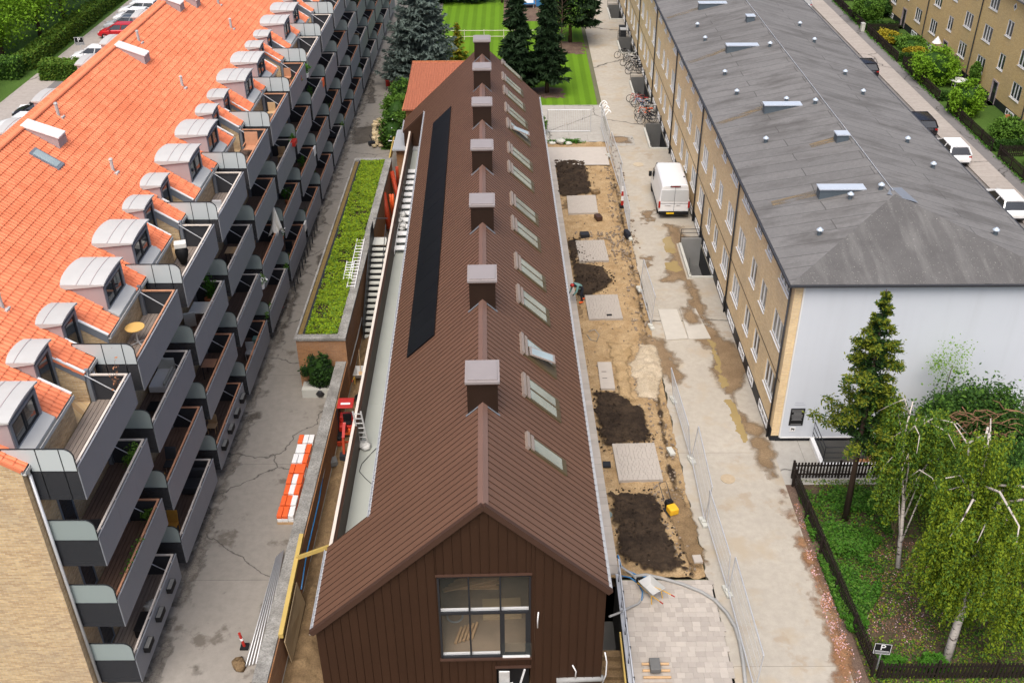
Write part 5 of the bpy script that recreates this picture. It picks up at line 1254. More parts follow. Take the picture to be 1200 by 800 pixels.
# --- west park
for k, (x, y, h, r, lb) in enumerate(((-50.2, 99, 8.0, 3.3, 'bright green tree nearest the hedge corner'), (-49.5, 106.5, 8.5, 3.4, 'bright green tree second along the west hedge'), (-50, 114.5, 9, 3.4, 'bright green tree third along the west hedge'), (-56, 101, 9, 4, 'bright green tree at the left frame edge behind the hedge'), (-57, 112, 9, 4, 'bright green tree farther back in the west park'), (-53, 122, 9, 3.6, 'farthest bright green tree of the west park'))):
    tree('park_tree', lb, (x, y, 0), h, (r, r, r*.85), h-r*.9, 8000, .15, m_leaf_lime, .24, 8, 34, 'trees of the west park')
hedge('hedge', 'clipped hedge along the far edge of the west road', -47.4, -45.8, 95.5, 135, 1.5, 14000, .11, [m_leaf_hedge, m_leaf_hedge, m_leaf_mid])
hedge('hedge', 'dark clipped hedge at the left frame edge', -62, -46.2, 92.6, 94.8, 1.7, 7000, .11, [m_leaf_mid, m_leaf_dark])
hedge('hedge', 'short clipped hedge between two parking bays', -44.0, -38.8, 92.3, 94.2, 1.6, 5000, .10, [m_leaf_hedge, m_leaf_mid])
# --- east gardens: fences, lawns, bushes
GARDS = [(107.6, 119.5), (96.6, 106.6), (85.4, 95.2), (73.9, 83.6), (62.0, 72.8), (121, 131)]
nm = ['the farthest but one', 'the second farthest', 'the white garden table', 'the round bush', 'the nearest', 'the farthest']
for k, (a, b_) in enumerate(GARDS):
    picket('garden_fence', f'dark picket fence facing the street around {["the garden with the pale box", "the garden with yellow flowers", "the garden with the white table", "the garden with the round bush", "the nearest street garden", "the farthest street garden"][k]}', (37.1, a), (37.1, b_), .95, 0, .06, 'street garden fences')
    picket('garden_fence', f'dark side fence at the far end of {["the garden with the pale box", "the garden with yellow flowers", "the garden with the white table", "the garden with the round bush", "the nearest street garden", "the farthest street garden"][k]}', (37.15, b_), (40.6, b_), .95, 0, .06, 'street garden fences')
    hedge('garden_hedge', f'low dark hedge closing the near end of {["the garden with the pale box", "the garden with yellow flowers", "the garden with the white table", "the garden with the round bush", "the nearest street garden", "the farthest street garden"][k]}', 37.2, 40.6, a, a+.45, .8, 900, .09, m_leaf_dark, .06)
BUSH = [((38.2, 110.5, 1.6), (1.5, 1.6, 1.7), m_leaf_mid, 'leafy green tree in the garden with the pale box'), ((40.4, 113.5, .9), (1.2, 1.6, .8), m_leaf_dark, 'dark bush against the wall in the garden with the pale box'), ((38.4, 103.5, .5), (1.0, 1.6, .55), m_leaf_yel, 'yellow flowering bush in the second farthest garden'), ((39.8, 101, .6), (1.3, 1.8, .6), m_leaf_mid, 'spreading green bush in the second farthest garden'), ((39.2, 98, .5), (1.2, .8, .5), m_leaf_yel, 'yellow border at the near end of the second farthest garden'),
        ((38.4, 90.8, 1.5), (1.8, 2.3, 1.6), m_leaf_lime, 'large pale green blossoming bush in the garden with the white table'), ((40.2, 92.5, .9), (1.0, 1.4, .9), m_leaf_mid, 'green bush by the wall in the garden with the white table'), ((37.9, 82.0, 1.4), (1.2, 1.3, 1.5), m_leaf_lime, 'bright green bush at the corner of the garden next to the white table'), ((39.0, 75.8, .95), (1.25, 1.2, 1.0), m_leaf_mid, 'round grey green bush on the lawn near the white car'), ((39.6, 70.5, .6), (1.3, 1.2, .6), m_leaf_mid, 'green bush in the nearest street garden'), ((41.0, 88.2, 1.6), (.35, .6, .9), m_leaf_mid, 'climbing plant on the yellow brick wall')]
for c, r, m_, lb in BUSH: shrub('garden_bush', lb, c, r, 5200, .10, m_, 30, 'bushes in the street gardens')
C = np.concatenate([np.stack([36.75+.3*rng.random(220), a+(b_-a)*rng.random(220), .12+.22*rng.random(220)], 1) for a, b_ in GARDS])
tag(quads('fence_weeds', leaves(C, .07, .6), m_leaf_bright), kind='stuff')
# --- sedum roof and the planter at its foot
n = 34000; Q = rng.random((n, 2))*[SX1-.46-SX0-.5, SY1-SY0-.82]+[SX0+.5, SY0+.42]
Q = Q[np.clip((fbm(Q[:,0]*1.4, Q[:,1]*1.4, 4, 12)-.30)*6, .15, 1) > rng.random(len(Q))]; n = len(Q)
C = np.stack([Q[:,0], Q[:,1], SZ-.02+.16*rng.random(n)*fbm(Q[:,0]*2, Q[:,1]*2, 3, 2)*1.6], 1)
tag(quads('sedum', leaves(C, .055, 1.2), [m_sedum, m_sedum, m_leaf_birch, m_leaf_mid, m_petal_b if False else m_leaf_birch], sb), kind='stuff')
m = MB(); m.box(-10.75, -9.05, 41.75, 42.5, 0, .5); m.box(-10.68, -9.1, 41.82, 42.45, .5, .52); tag(m.build('planter', m_conc), 'long concrete planter against the end of the sedum shed', 'planter')
shrub('planter_shrub', 'dark evergreen shrub in the concrete planter', (-9.85, 42.1, 1.45), (.8, .36, .95), 4200, .06, [m_leaf_dark, m_needle], 16)
# ---------------------------------------------------------------- vehicles
def paint(name, c, rough=.25): return mt(name, c, rough, .1, .03, 1.5, spec=.6)
p_white = paint('white_car_paint', (.82, .83, .84)); p_red = paint('red_car_paint', (.48, .012, .02)); p_black = paint('black_car_paint', (.012, .011, .014)); p_silver = paint('silver_car_paint', (.42, .44, .46)); p_grey = paint('dark_grey_car_paint', (.05, .055, .06))
m_tail = mt('red_tail_lamp', (.35, .01, .01), .25, 0, 0); m_head = mt('clear_head_lamp', (.6, .62, .64), .15, .3, 0); m_plate = mt('white_number_plate', (.75, .75, .72), .5, 0, 0); m_plate_y = mt('yellow_number_plate', (.75, .48, .02), .5, 0, 0)
def loft(m, rings, close=True):
    k = len(rings[0]); n0 = len(m.v)
    for r in rings: m.v.extend([tuple(p) for p in r])
    for i in range(len(rings)-1):
        for j in range(k-1): m.f.append((n0+i*k+j, n0+i*k+j+1, n0+(i+1)*k+j+1, n0+(i+1)*k+j)); m.mi.append(m.cm)
    if close: m.f.append(tuple(n0+j for j in range(k))[::-1]); m.f.append(tuple(n0+(len(rings)-1)*k+j for j in range(k))); m.mi += [m.cm]*2
def wheel(o, x, y, r, s):
    t = MB(); pr = [(r*.62, -.10), (r*.93, -.10), (r, -.06), (r, .06), (r*.93, .10), (r*.62, .10)]; n = 18; P = []; F = []
    for i, (a, b_) in enumerate(pr):
        for k in range(n): q = 2*pi*k/n; P.append((x+b_, y+a*cos(q), r+a*sin(q)))
    for i in range(len(pr)-1):
        for k in range(n): F.append((i*n+k, i*n+(k+1) % n, (i+1)*n+(k+1) % n, (i+1)*n+k))
    t.add(P, F); w_ = t.build('wheel', m_black, o, smooth=True)
    h = MB(); h.cyl((x-.06, y, r), (x+.06+.03*s, y, r), r*.62, r*.60, 14)
    h.build('rim', m_steel, w_)
def car(label, loc, rz, pm, L=4.1, Wd=1.74, H=1.48, rear=.55, est=False, roofm=None, plate=m_plate, group=None, scale=1):
    o = thing('parked_car', label, 'car', (0, 0, 0), group); hw = Wd/2; k = L/4.1
    def ring(y, zl, zb, h_): return [(-h_*.93, y, zl), (-h_, y, (zl+zb)*.5), (-h_, y, zb-.12), (-h_*.95, y, zb), (-h_*.5, y, zb+.03), (h_*.5, y, zb+.03), (h_*.95, y, zb), (h_, y, zb-.12), (h_, y, (zl+zb)*.5), (h_*.93, y, zl)]
    m = MB(); loft(m, [ring(y*k, *q) for y, *q in ((0, .42, .66, hw*.86), (.05, .32, .80, hw*.95), (.22, .24, .93, hw), (1.2, .22, .95, hw), (2.6, .22, .93, hw), (3.3, .22, .86, hw*.99), (3.75, .26, .74, hw*.94), (4.02, .32, .62, hw*.82), (4.1, .40, .54, hw*.72))])
    m.build('body', pm, o, smooth=True, bevel=0)
    b0, b1 = (.10 if est else .14)*k, 3.05*k; t0, t1 = (.42 if est else rear)*k, 2.15*k; zb = .94; hb, ht = hw*.93, hw*.72
    A = [(-hb, b0, zb), (hb, b0, zb), (hb, b1, zb-.02), (-hb, b1, zb-.02)]; T = [(-ht, t0, H-.06), (ht, t0, H-.06), (ht, t1, H-.03), (-ht, t1, H-.03)]
    m = MB(); P = []
    for (x, y) in ((-1, 0), (-.5, 0), (0, 0), (.5, 0), (1, 0)):
        P.append([(x*ht, t0+(t1-t0)*q, H-.05+.05*(1-x*x)*(1-.35*(2*q-1)**2)+(.03 if 0 < q < 1 else 0)) for q in (0, .33, .67, 1)])
    loft(m, P, False); m.build('roof', roofm or pm, o, smooth=True)
    m = MB()
    for a, b_ in ((0, 0), (1, 1), (2, 2), (3, 3)): m.beam(A[a], T[b_], .09, .07)
    for a, b_ in ((0, 1), (1, 2), (2, 3), (3, 0)): m.beam(T[a], T[b_], .07, .06)
    for s in (-1, 1): m.beam((s*hb, (b0+b1)*.47, zb), (s*ht, (t0+t1)*.5, H-.06), .08, .06)
    m.build('pillars', pm, o)
    for nm_, (a, b_) in (('rear_window', (0, 1)), ('side_window', (1, 2)), ('windscreen', (2, 3)), ('side_window', (3, 0))):
        m = MB(); c = Vector((0, (b0+b1)/2, 1.1)); q = [Vector(A[a]), Vector(A[b_]), Vector(T[b_]), Vector(T[a])]; m.prism([p+(c-p)*.012 for p in q], (c-sum(q, Vector())/4).normalized()*.02); m.build(nm_, m_glass_car, o)
    for s in (-1, 1):
        for y in (.72*k, 3.28*k): wheel(o, s*(hw-.10), y, .31, s)
        m = MB(); m.box(s*hw*.80-.11, s*hw*.80+.11, -.01+.05, .12, .66, .86); m.build('tail_light', m_tail, o)
        m = MB(); m.obox((s*hw*.66, 3.93*k, .64), (.30, .16, .12), -s*.45); m.build('headlight', m_head, o)
        m = MB(); m.obox((s*(hw+.06), 2.62*k, .98), (.16, .10, .12)); m.build('mirror', pm, o)
    m = MB(); m.box(-.26, .26, -.012, .02, .50, .62); m.build('number_plate', plate, o)
    m = MB(); m.box(-hw*.8, hw*.8, .02, .10, .28, .42); m.build('bumper', m_black, o)
    o.location = loc; o.rotation_euler = (0, 0, rz); return o
G1, G2 = 'cars parked in the west bays', 'cars parked along the east street'
car('red hatchback parked nose to the west hedge', (-39.3, 106.7, 0), pi/2, p_red, 4.0, group=G1)
car('silver estate car parked next to the red hatchback', (-39.2, 109.6, 0), pi/2, p_silver, 4.5, est=True, roofm=p_grey, group=G1)
car('white hatchback parked behind the silver estate', (-39.6, 112.6, 0), pi/2, p_white, 4.1, group=G1)
car('white estate car parked second from the far end of the west bays', (-39.6, 115.6, 0), pi/2, p_white, 4.5, est=True, group=G1)
car('white car parked farthest up the west bays', (-39.6, 118.6, 0), pi/2, p_white, 4.2, group=G1)
car('small white hatchback parked behind the short clipped hedge', (-39.2, 98.5, 0), pi/2, p_white, 3.9, group=G1)
car('black car parked beside the rubbish heap at the left edge', (-38.0, 82.6, 0), pi/2, p_black, 4.2, group=G1)
car('white car cut by the left frame edge', (-38.2, 79.4, 0), pi/2, p_white, 4.2, group=G1)
car('black hatchback with rear towards the camera on the east street', (32.75, 91.2, 0), 0, p_black, 4.0, group=G2)
car('black estate car with pale roof stripe parked ahead of the white car', (32.95, 76.6, 0), 0, p_black, 4.5, est=True, group=G2)
car('white hatchback with dark rear window parked behind the black estate', (33.45, 70.9, 0), 0, p_white, 4.4, group=G2)
car('white car mostly hidden by the grey roof edge at the right', (33.5, 61.3, 0), 0, p_white, 4.4, group=G2)
car('silver car parked farthest along the east street', (32.6, 115.0, 0), 0, p_silver, 4.2, group=G2)
# white panel van
vn = thing('panel_van', 'white panel van parked against the yellow block', 'van', (0, 0, 0)); VL, VW, VH = 5.6, 1.02, 2.52
def vring(y, zl, zt, wl, wt): return [(-wl*.96, y, zl), (-wl, y, zl+.25), (-wl, y, 1.15), (-(wl+wt)/2, y, zt-.5), (-wt, y, zt-.14), (-wt+.12, y, zt-.03), (-wt*.5, y, zt), (wt*.5, y, zt), (wt-.12, y, zt-.03), (wt, y, zt-.14), ((wl+wt)/2, y, zt-.5), (wl, y, 1.15), (wl, y, zl+.25), (wl*.96, y, zl)]
m = MB(); loft(m, [vring(*q) for q in ((.03, .42, 2.44, .985, .84), (.10, .36, 2.50, 1.02, .87), (2.0, .34, 2.54, 1.03, .88), (3.7, .34, 2.52, 1.03, .88), (4.1, .34, 2.40, 1.03, .84), (4.75, .34, 1.45, 1.02, .80), (5.35, .38, 1.12, .98, .74), (5.6, .45, .92, .86, .60))])
m.build('body', p_white, vn, smooth=False, bevel=.02)
m = MB(); m.box(-.90, -.03, .0, .035, 1.30, 2.12); m.box(.03, .90, 0, .035, 1.30, 2.12); m.build('door_panel', mt('white_panel_recess', (.55, .57, .58), .35, .1, .03, 2), vn, bevel=.02)
m = MB(); m.box(-.006, .006, -.004, .03, .55, 2.36); m.box(-.95, .95, .012, .03, 1.12, 1.135); m.build('door_seam', m_soffit, vn)
m = MB(); m.box(-.34, .34, -.03, .05, 2.34, 2.42); hb = m.build('high_brake_light', m_dark, vn); m = MB(); m.box(-.28, .28, -.04, -.03, 2.36, 2.39); m.build('lens', m_tail, hb)
for s in (-1, 1):
    m = MB(); m.box(s*.99-.06, s*.99+.06, -.02, .06, .82, 1.28); m.build('tail_light', m_tail, vn)
    m = MB(); m.obox((s*1.17, 4.35, 1.45), (.20, .14, .34)); m.build('mirror', m_black, vn)
    m = MB(); m.prism([(s*1.0, 3.55, 1.30), (s*1.0, 4.55, 1.30), (s*.985, 4.2, 1.95), (s*.93, 3.55, 2.05)], (s*.03, 0, 0)); m.build('side_window', m_glass_car, vn)
    m = MB(); m.box(s*1.02-.03, s*1.02+.03, .9, 4.6, .5, .62); m.build('side_moulding', m_black, vn)
    for y in (1.0, 4.55): wheel(vn, s*.90, y, .34, s)
m = MB(); m.prism([(-.80, 4.17, 2.34), (.80, 4.17, 2.34), (.90, 4.78, 1.50), (-.90, 4.78, 1.50)], (0, .03, .03)); m.build('windscreen', m_glass_car, vn)
m = MB(); m.box(-1.0, 1.0, -.08, .10, .34, .56); m.build('bumper', m_black, vn, bevel=.03)
m = MB(); m.box(-.50, .02, -.092, -.082, .40, .52); m.build('number_plate', m_plate_y, vn)
m = MB(); m.box(-.62, -.22, -.006, .03, .98, 1.03); m.box(.14, .42, -.006, .03, .97, 1.05); m.build('badge', m_steel, vn)
m = MB(); m.obox((.72, 1.3, 2.5), (.10, .10, .08)); m.build('roof_knob', m_black, vn)
vn.location = (10.84, 62.35, 0); vn.rotation_euler = (0, 0, radians(-.6))
# bicycles
def bike(label, frame_m):
    o = thing('bicycle', label, 'bicycle', (0, 0, 0), 'bicycles parked along the yellow block')
    for y in (-.53, .53):
        m = MB(); n = 18; pts = [(0, y+.33*cos(2*pi*k/n), .35+.33*sin(2*pi*k/n)) for k in range(n+1)]; m.tube(pts, .022, 5); w_ = m.build('wheel', m_black, o)
        m = MB()
        for k in range(6): a = pi*k/6; m.cyl((0, y-.31*cos(a), .35-.31*sin(a)), (0, y+.31*cos(a), .35+.31*sin(a)), .004, .004, 3)
        m.build('spokes', m_steel, w_)
    m = MB(); bbk, st_, hd, rr_, fr = (0, -.05, .30), (0, -.20, .82), (0, .38, .86), (0, -.53, .35), (0, .53, .35)
    for a, b_ in ((bbk, st_), (bbk, hd), ((0, -.17, .72), (0, .36, .80)), (rr_, (0, -.17, .72)), (rr_, bbk), (hd, fr)): m.cyl(a, b_, .022, .022, 6)
    m.build('frame', frame_m, o)
    m = MB(); m.obox((0, -.23, .88), (.16, .26, .06)); m.build('saddle', m_black, o)
    m = MB(); m.tube([(-.30, .22, .98), (-.16, .36, 1.02), (0, .38, 1.0), (.16, .36, 1.02), (.30, .22, .98)], .014, 5); m.cyl((0, .38, .85), (0, .38, 1.0), .014, .014, 5); m.build('handlebar', m_steel, o)
    m = MB(); m.box(-.08, .08, -.72, -.35, .70, .72); m.build('carrier', m_dark, o); return o
b1 = bike('black bicycle first in the near row beside the light well', m_dark); b1.location = (11.1, 80.4, 0); b1.rotation_euler = (0, 0, radians(100))
R4 = random.Random(4); q = 0
bl = ['red framed bicycle standing out at the far end of the near bicycle row', 'red framed bicycle in the middle of the near bicycle row', 'blue framed bicycle in the near bicycle row', 'dark bicycle leaning in the near bicycle row', 'silver bicycle in the near bicycle row', 'orange red bicycle in the near bicycle row', 'black bicycle at the back of the near bicycle row', 'dark bicycle third from the end of the near row', 'black bicycle turned across the end of the far bicycle row', 'dark bicycle in the far bicycle row', 'grey bicycle in the far bicycle row', 'black bicycle second from the end of the far row', 'dark bicycle by the wall in the far row', 'black bicycle nearest the light well in the far row', 'dark bicycle turned askew in the far row']
fm = [m_red, m_red, m_blue, m_dark, m_steel, m_orange, m_dark, m_navy, m_dark, m_dark, m_steel, m_dark, m_navy, m_dark, m_dark]
for k, lb in enumerate(bl):
    y = (85.6-.68*k) if k < 8 else 98.6-.85*(k-8)
    dup(b1, (11.25+R4.uniform(-.35, .45) if k not in (0, 8) else 10.75, y, 0), radians(90+R4.uniform(-22, 22)), lb, None, {m_dark: fm[k]})
# ---------------------------------------------------------------- paving, fences and plant on the site
def pad(name, corners, th, w_, l, seed, mat=m_paver):
    R = random.Random(seed); P = [Vector(c) for c in corners]; m = MB(); o0, ex, ey = P[3], (P[2]-P[3]), (P[0]-P[3]); Lx, Ly = ex.length, ey.length; ex.normalize(); ey.normalize()
    y = 0
    while y < Ly-.05:
        x = 0; h_ = min(w_, Ly-y)
        while x < Lx-.03:
            d = min(R.choice(l), Lx-x); z = th+R.uniform(-.003, .003)
            a = o0+ex*(x+.0025)+ey*(y+.0025); b_ = o0+ex*(x+d-.0025)+ey*(y+h_-.0025)
            m.box(min(a.x, b_.x), max(a.x, b_.x), min(a.y, b_.y), max(a.y, b_.y), -.05, z); x += d
        y += w_
    return tag(m.build(name, mat), kind='structure')
for k, q in enumerate((((664,231),(700,230),(701,251),(666,252)), ((674,284),(710,283),(714,307),(679,308)), ((685,348),(725,347),(730,375),(690,376)), ((717,522),(770,520),(777,564),(725,565)))):
    pad('paving_pad', [g(*c) for c in q], .13, .17, (.17, .17, .25), 60+k)
q = [g(*c) for c in ((700,426),(716,425),(720,457),(704,457))]; m = MB(); m.box(q[3].x, q[1].x, q[3].y, q[0].y, -.05, .11); sl_ = tag(m.build('concrete_slab_pair', m_paver), 'narrow pale slab with two dark slots beside the soil', 'slab')
m = MB(); m.box(q[3].x+.15, q[3].x+.4, q[3].y+.9, q[3].y+.94, .111, .114); m.box(q[3].x+.15, q[3].x+.4, q[3].y+1.5, q[3].y+1.54, .111, .114); m.build('slot', m_black, sl_)
ter = sheet('paved_terrace', m_sand, 4.24, 7.92, 18, 29.1, .0)
R6 = random.Random(6); pm_ = {}
for l in (.22, .30, .38):
    m = MB(); m.box(-l/2+.002, l/2-.002, -.118, .118, -.05, 0)
    pm_[l] = m.mesh('paver', m_paver)
y = 29.05-.12; ct = 0; W[ter] = Vector(ter.location)
while y > 22.8:
    x = 4.30
    while x < 7.80:
        l = R6.choice((.22, .30, .30, .38)); l = l if x+l < 7.92 else .22
        if ct < 300 or True: inst('paver', pm_[l], ter, (x+l/2, y, .055+R6.uniform(-.004, .004))); ct += 1
        x += l
    y -= .24
strip = MB(); strip.add([bw(4.4, 5.6, -.02), bw(5.36, 5.6, -.02), bw(5.36, 48, -.02), bw(4.4, 48, -.02)], [(0, 1, 2, 3)]); strip = tag(strip.build('paving_strip', m_sand), kind='structure')
m = MB(); m.box(-.225, .225, -.225, .225, -.05, .05); slm = m.mesh('slab', m_slab)
for k in range(93):
    for u in (4.64, 5.10): q = bw(u, 5.9+.46*k, .06+R6.uniform(-.006, .006)); inst('slab', slm, strip, q, BA)
# steel road plates
for k, (q, lb) in enumerate(((((771,363),(793,363),(806,397),(781,399)), 'left pale steel road plate lying on the muddy road'), (((796,361),(815,362),(833,397),(807,398)), 'right pale steel road plate half covered in silt'))):
    m = MB(); m.prism([g(*c, .012) for c in q][::-1], (0, 0, .05)); tag(m.build('road_plate', mt('pale_plate%d' % k, (.50, .47, .41), .6, .1, .12, 2)), lb, 'steel plate')
flat('silt_film', m_wet, gp((798,361),(814,362),(822,380),(808,382),(801,378)), .066, .12, 70, .06)
# temporary fence panels
def fence_panel(label, a, b_, lean=0.0):
    a, b_ = Vector(a), Vector(b_); a.z = b_.z = 0; o = thing('site_fence', label, 'fence', a, 'temporary steel fence panels along the dug strip'); d = (b_-a).normalized(); n = Vector((-d.y, d.x, 0)); up = (Vector((0, 0, 1))+n*lean).normalized()
    h = 1.9; m = MB(); z0 = Vector((0, 0, .12))
    for p, q in ((a+z0, a+z0+up*h), (b_+z0, b_+z0+up*h), (a+z0+up*.05, b_+z0+up*.05), (a+z0+up*h, b_+z0+up*h)): m.cyl(p, q, .028, .028, 6)
    m.build('frame', m_steel, o); m = MB(); L = (b_-a).length
    for k in range(1, int(L/.14)): p = a+d*k*.14+z0; m.cyl(p+up*.05, p+up*h, .005, .005, 3, False)
    for zz in (.5, 1.0, 1.45): m.cyl(a+z0+up*zz, b_+z0+up*zz, .006, .006, 3, False)
    tag(m.build('wire_mesh', m_steel, o), kind='stuff'); return o
def foot(label, px, py): 
    p = g(px, py, 0); m = MB(); m.obox((p.x, p.y, .07), (.24, .62, .14), .2); m.obox((p.x, p.y, .17), (.18, .2, .08), .2); tag(m.build('fence_foot', m_conc, bevel=.02), label, 'fence foot', 'concrete feet of the temporary fence')
for k, (a, b_, ln, lb) in enumerate((((704,150),(713,182),.0,'farthest steel fence panel beside the paved forecourt'), ((714,184),(726,222),.05,'steel fence panel left of the parked van'), ((727,224),(738,278),-.06,'steel fence panel next to the red marker post'), ((750,339),(763,383),.05,'short steel fence panel beside the third paving pad'), ((789,469),(809,538),-.14,'leaning steel fence panel beside the sand heap'), ((810,540),(825,612),.08,'steel fence panel above the yellow compactor'), ((829,616),(852,693),-.05,'steel fence panel beside the loose block on the clay bank'), ((853,696),(884,812),.04,'nearest steel fence panel at the bottom of the picture'))):
    fence_panel(lb, g(*a), g(*b_), ln)
for px, py, lb in ((738,280,'fence foot near the dark tarpaulin by the road edge'), (749,340,'fence foot at the far end of the short panel'), (763,384,'fence foot at the near end of the short panel'), (789,470,'fence foot beside the sand heap'), (810,540,'fence foot midway along the dug strip'), (824,613,'fence foot nearest the yellow compactor'), (852,694,'fence foot nearest the hose'), (713,183,'farthest fence foot by the road')): foot(lb, px, py)
m = MB(); p = g(735, 275, .2); m.obox((p.x, p.y, .25), (.3, .7, .5), .3); tag(m.build('dark_tarpaulin', m_navy, bevel=.1), 'dark rolled tarpaulin at a fence foot', 'tarpaulin')
mk = thing('marker_post', 'red and white marker post in the temporary fence', 'post', g(729, 242)); p = g(729, 242)
for k in range(4): m = MB(); m.box(p.x-.09, p.x+.09, p.y-.03, p.y+.03, .1+.35*k, .1+.35*(k+1)); m.build('band', m_red if k % 2 == 0 else m_white, mk)
m = MB(); m.obox((p.x, p.y, .05), (.4, .5, .1)); m.build('base', m_black, mk)
# drain covers
def disc(name, px, py, r, mat, label, z=.004, th=.02):
    p = g(px, py); m = MB(); m.cyl((p.x, p.y, z), (p.x, p.y, z+th), r, r, 24); m.cyl((p.x, p.y, z+th), (p.x, p.y, z+th+.006), r*.82, r*.82, 24); return tag(m.build(name, mat), label, 'cover')
disc('manhole_cover', 853, 561, .33, mt('dusty_iron', (.40, .32, .22), .8, 0, .2, 6), 'round dusty manhole cover in the pale road'); disc('manhole_cover', 748, 193, .4, mt('dusty_iron_far', (.45, .38, .28), .8, 0, .1, 6), 'round manhole cover in the road beyond the van')
disc('chamber_cover', 711, 604, .24, mt('grey_green_plastic', (.16, .20, .19), .5, 0, .1, 6), 'round grey green chamber cover beside the paving strip', .06)
p = g(711, 545); m = MB(); m.obox((p.x, p.y, .05), (.36, .36, .10)); m.obox((p.x, p.y, .105), (.28, .28, .02)); tag(m.build('gully_grate', m_dark), 'square dark gully grate beside the paving strip', 'grate')
# rubble scattered over the dug strip
R8 = np.random.default_rng(8); m = MB()
def stones(n, xr, yr, s0, s1, z=-.03):
    for k in range(n):
        x, y = R8.uniform(*xr), R8.uniform(*yr); s = R8.uniform(s0, s1); m.obox((x, y, z+s*.3), (s*R8.uniform(.7, 1.4), s, s*R8.uniform(.5, .9)), R8.uniform(0, 3), R8.uniform(-.4, .4), R8.uniform(-.4, .4))
stones(260, (4.0, 7.3), (56.0, 60.5), .03, .13, .0); stones(260, (6.7, 7.7), (44, 75), .03, .13, .0); stones(300, (6.2, 7.6), (29.4, 44), .02, .10, .0); stones(320, (4.1, 7.4), (30, 75), .02, .07, .03); stones(60, (7.7, 8.2), (58, 76), .04, .14, .02)
m2 = MB(); PP = [gp((648,188),(686,188),(694,226),(653,229)), gp((664,281),(681,279),(720,330),(700,346),(676,350)), gp((692,458),(722,457),(765,515),(707,525)), gp((714,577),(768,575),(806,668),(724,655))]
for poly in PP:
    Pn = np.array(poly); a0, a1 = Pn.min(0)-.5, Pn.max(0)+.5; q = 0
    while q < 260:
        x, y = R8.uniform(a0[0], a1[0]), R8.uniform(a0[1], a1[1]); d = float(polyd(np.array([x]), np.array([y]), Pn)[0])
        if d < -.3 or x > 7.55: continue
        s = R8.uniform(.02, .09)*(1 if d > -.15 else .6); m2.obox((x, y, .02+.12*max(0, min(1, d*2))+s*.2), (s*R8.uniform(.7, 1.5), s, s*R8.uniform(.5, 1)), R8.uniform(0, 3), R8.uniform(-.6, .6), R8.uniform(-.6, .6)); q += 1
tag(m2.build('soil_clods', m_soil), kind='stuff')
tag(m.build('rubble', [mt('grey_rubble', (.24, .19, .14), .9, 0, .4, 9)]), kind='stuff')
def block(name, px, py, sz, mat, label, cat, rz=0, z=0): p = g(px, py, z); m = MB(); m.obox((p.x, p.y, z+sz[2]/2), sz, rz); return tag(m.build(name, mat, bevel=.012), label, cat)
block('concrete_block', 817, 657, (.36, .42, .16), m_paver, 'single pale block lying on the clay bank', 'block', .1)
block('concrete_block', 786, 530, (.26, .55, .14), m_conc, 'small stack of pale blocks at the trench edge', 'block', .25)
block('rubble_lump', 701, 257, (.4, .6, .3), m_brown_trim, 'dark brick lump beside the second paving pad', 'rubble', .3); block('rubble_lump', 698, 227, (.5, .45, .25), m_mud, 'brown lump at the corner of the farthest soil patch', 'rubble', .5); block('plastic_crate', 685, 277, (.6, .5, .25), m_dark, 'dark flat crate beside the rubble band', 'crate', .1)
block('block_tool', 714, 370, (.3, .16, .08), m_black, 'small black tool lying on the third paving pad', 'tool', .1, .08)
# plate compactor
pc = thing('plate_compactor', 'yellow plate compactor standing on the clay bank', 'machine', (0, 0, 0))
m = MB(); m.box(-.24, .24, -.38, .30, .02, .08); m.build('base_plate', m_dark, pc); m = MB(); m.box(-.21, .21, -.34, .10, .10, .42); m.build('cover', m_yellow, pc, bevel=.05)
m = MB(); m.box(-.16, .16, .10, .34, .12, .50); m.cyl((.0, .2, .5), (0, .2, .56), .09, .09, 10); m.build('engine', m_black, pc, bevel=.03)
m = MB(); m.tube([(-.17, .30, .3), (-.17, .75, .80), (-.17, .95, .95), (.17, .95, .95), (.17, .75, .80), (.17, .30, .3)], .018, 6); m.build('handle', m_soffit, pc); pc.location = g(786, 600); pc.rotation_euler = (0, 0, radians(20))
# wheelbarrows
def barrow(label, loc, rz, tilt=0):
    o = thing('wheelbarrow', label, 'wheelbarrow', (0, 0, 0)); m = MB()
    T = [(-.32, -.40, .62), (.32, -.40, .62), (.30, .46, .62), (-.30, .46, .62)]; B_ = [(-.22, -.22, .32), (.22, -.22, .32), (.20, .26, .34), (-.20, .26, .34)]
    m.add(T+B_, [(4,5,6,7), (0,1,5,4), (1,2,6,5), (2,3,7,6), (3,0,4,7)]); b_ = m.build('tray', m_zinc, o); md = b_.modifiers.new('t', 'SOLIDIFY'); md.thickness = .02
    for s in (-1, 1):
        m = MB(); m.tube([(s*.10, .70, .20), (s*.22, .10, .32), (s*.28, -.55, .50), (s*.30, -.85, .58)], .018, 6); m.tube([(s*.26, -.25, .42), (s*.28, -.35, .02)], .016, 6); m.build('handle', m_yellow, o)
        m = MB(); m.cyl((s*.295, -.78, .565), (s*.305, -.95, .60), .026, .026, 7); m.build('grip', m_red, o)
    m = MB(); n = 16; m.tube([(0, .70+.16*cos(2*pi*k/n), .19+.16*sin(2*pi*k/n)) for k in range(n+1)], .045, 6); m.cyl((-.1, .7, .19), (.1, .7, .19), .03, .03, 6); m.build('wheel', m_black, o)
    o.location = loc; o.rotation_euler = (tilt, 0, rz); return o
barrow('grey wheelbarrow with red grips on the paved terrace', g(763, 698, .06)+Vector((0, 0, 0)), radians(35)); barrow('wheelbarrow with a shovel standing in the muddy lane', Vector((-7.95, 43.2, .05)), radians(0))
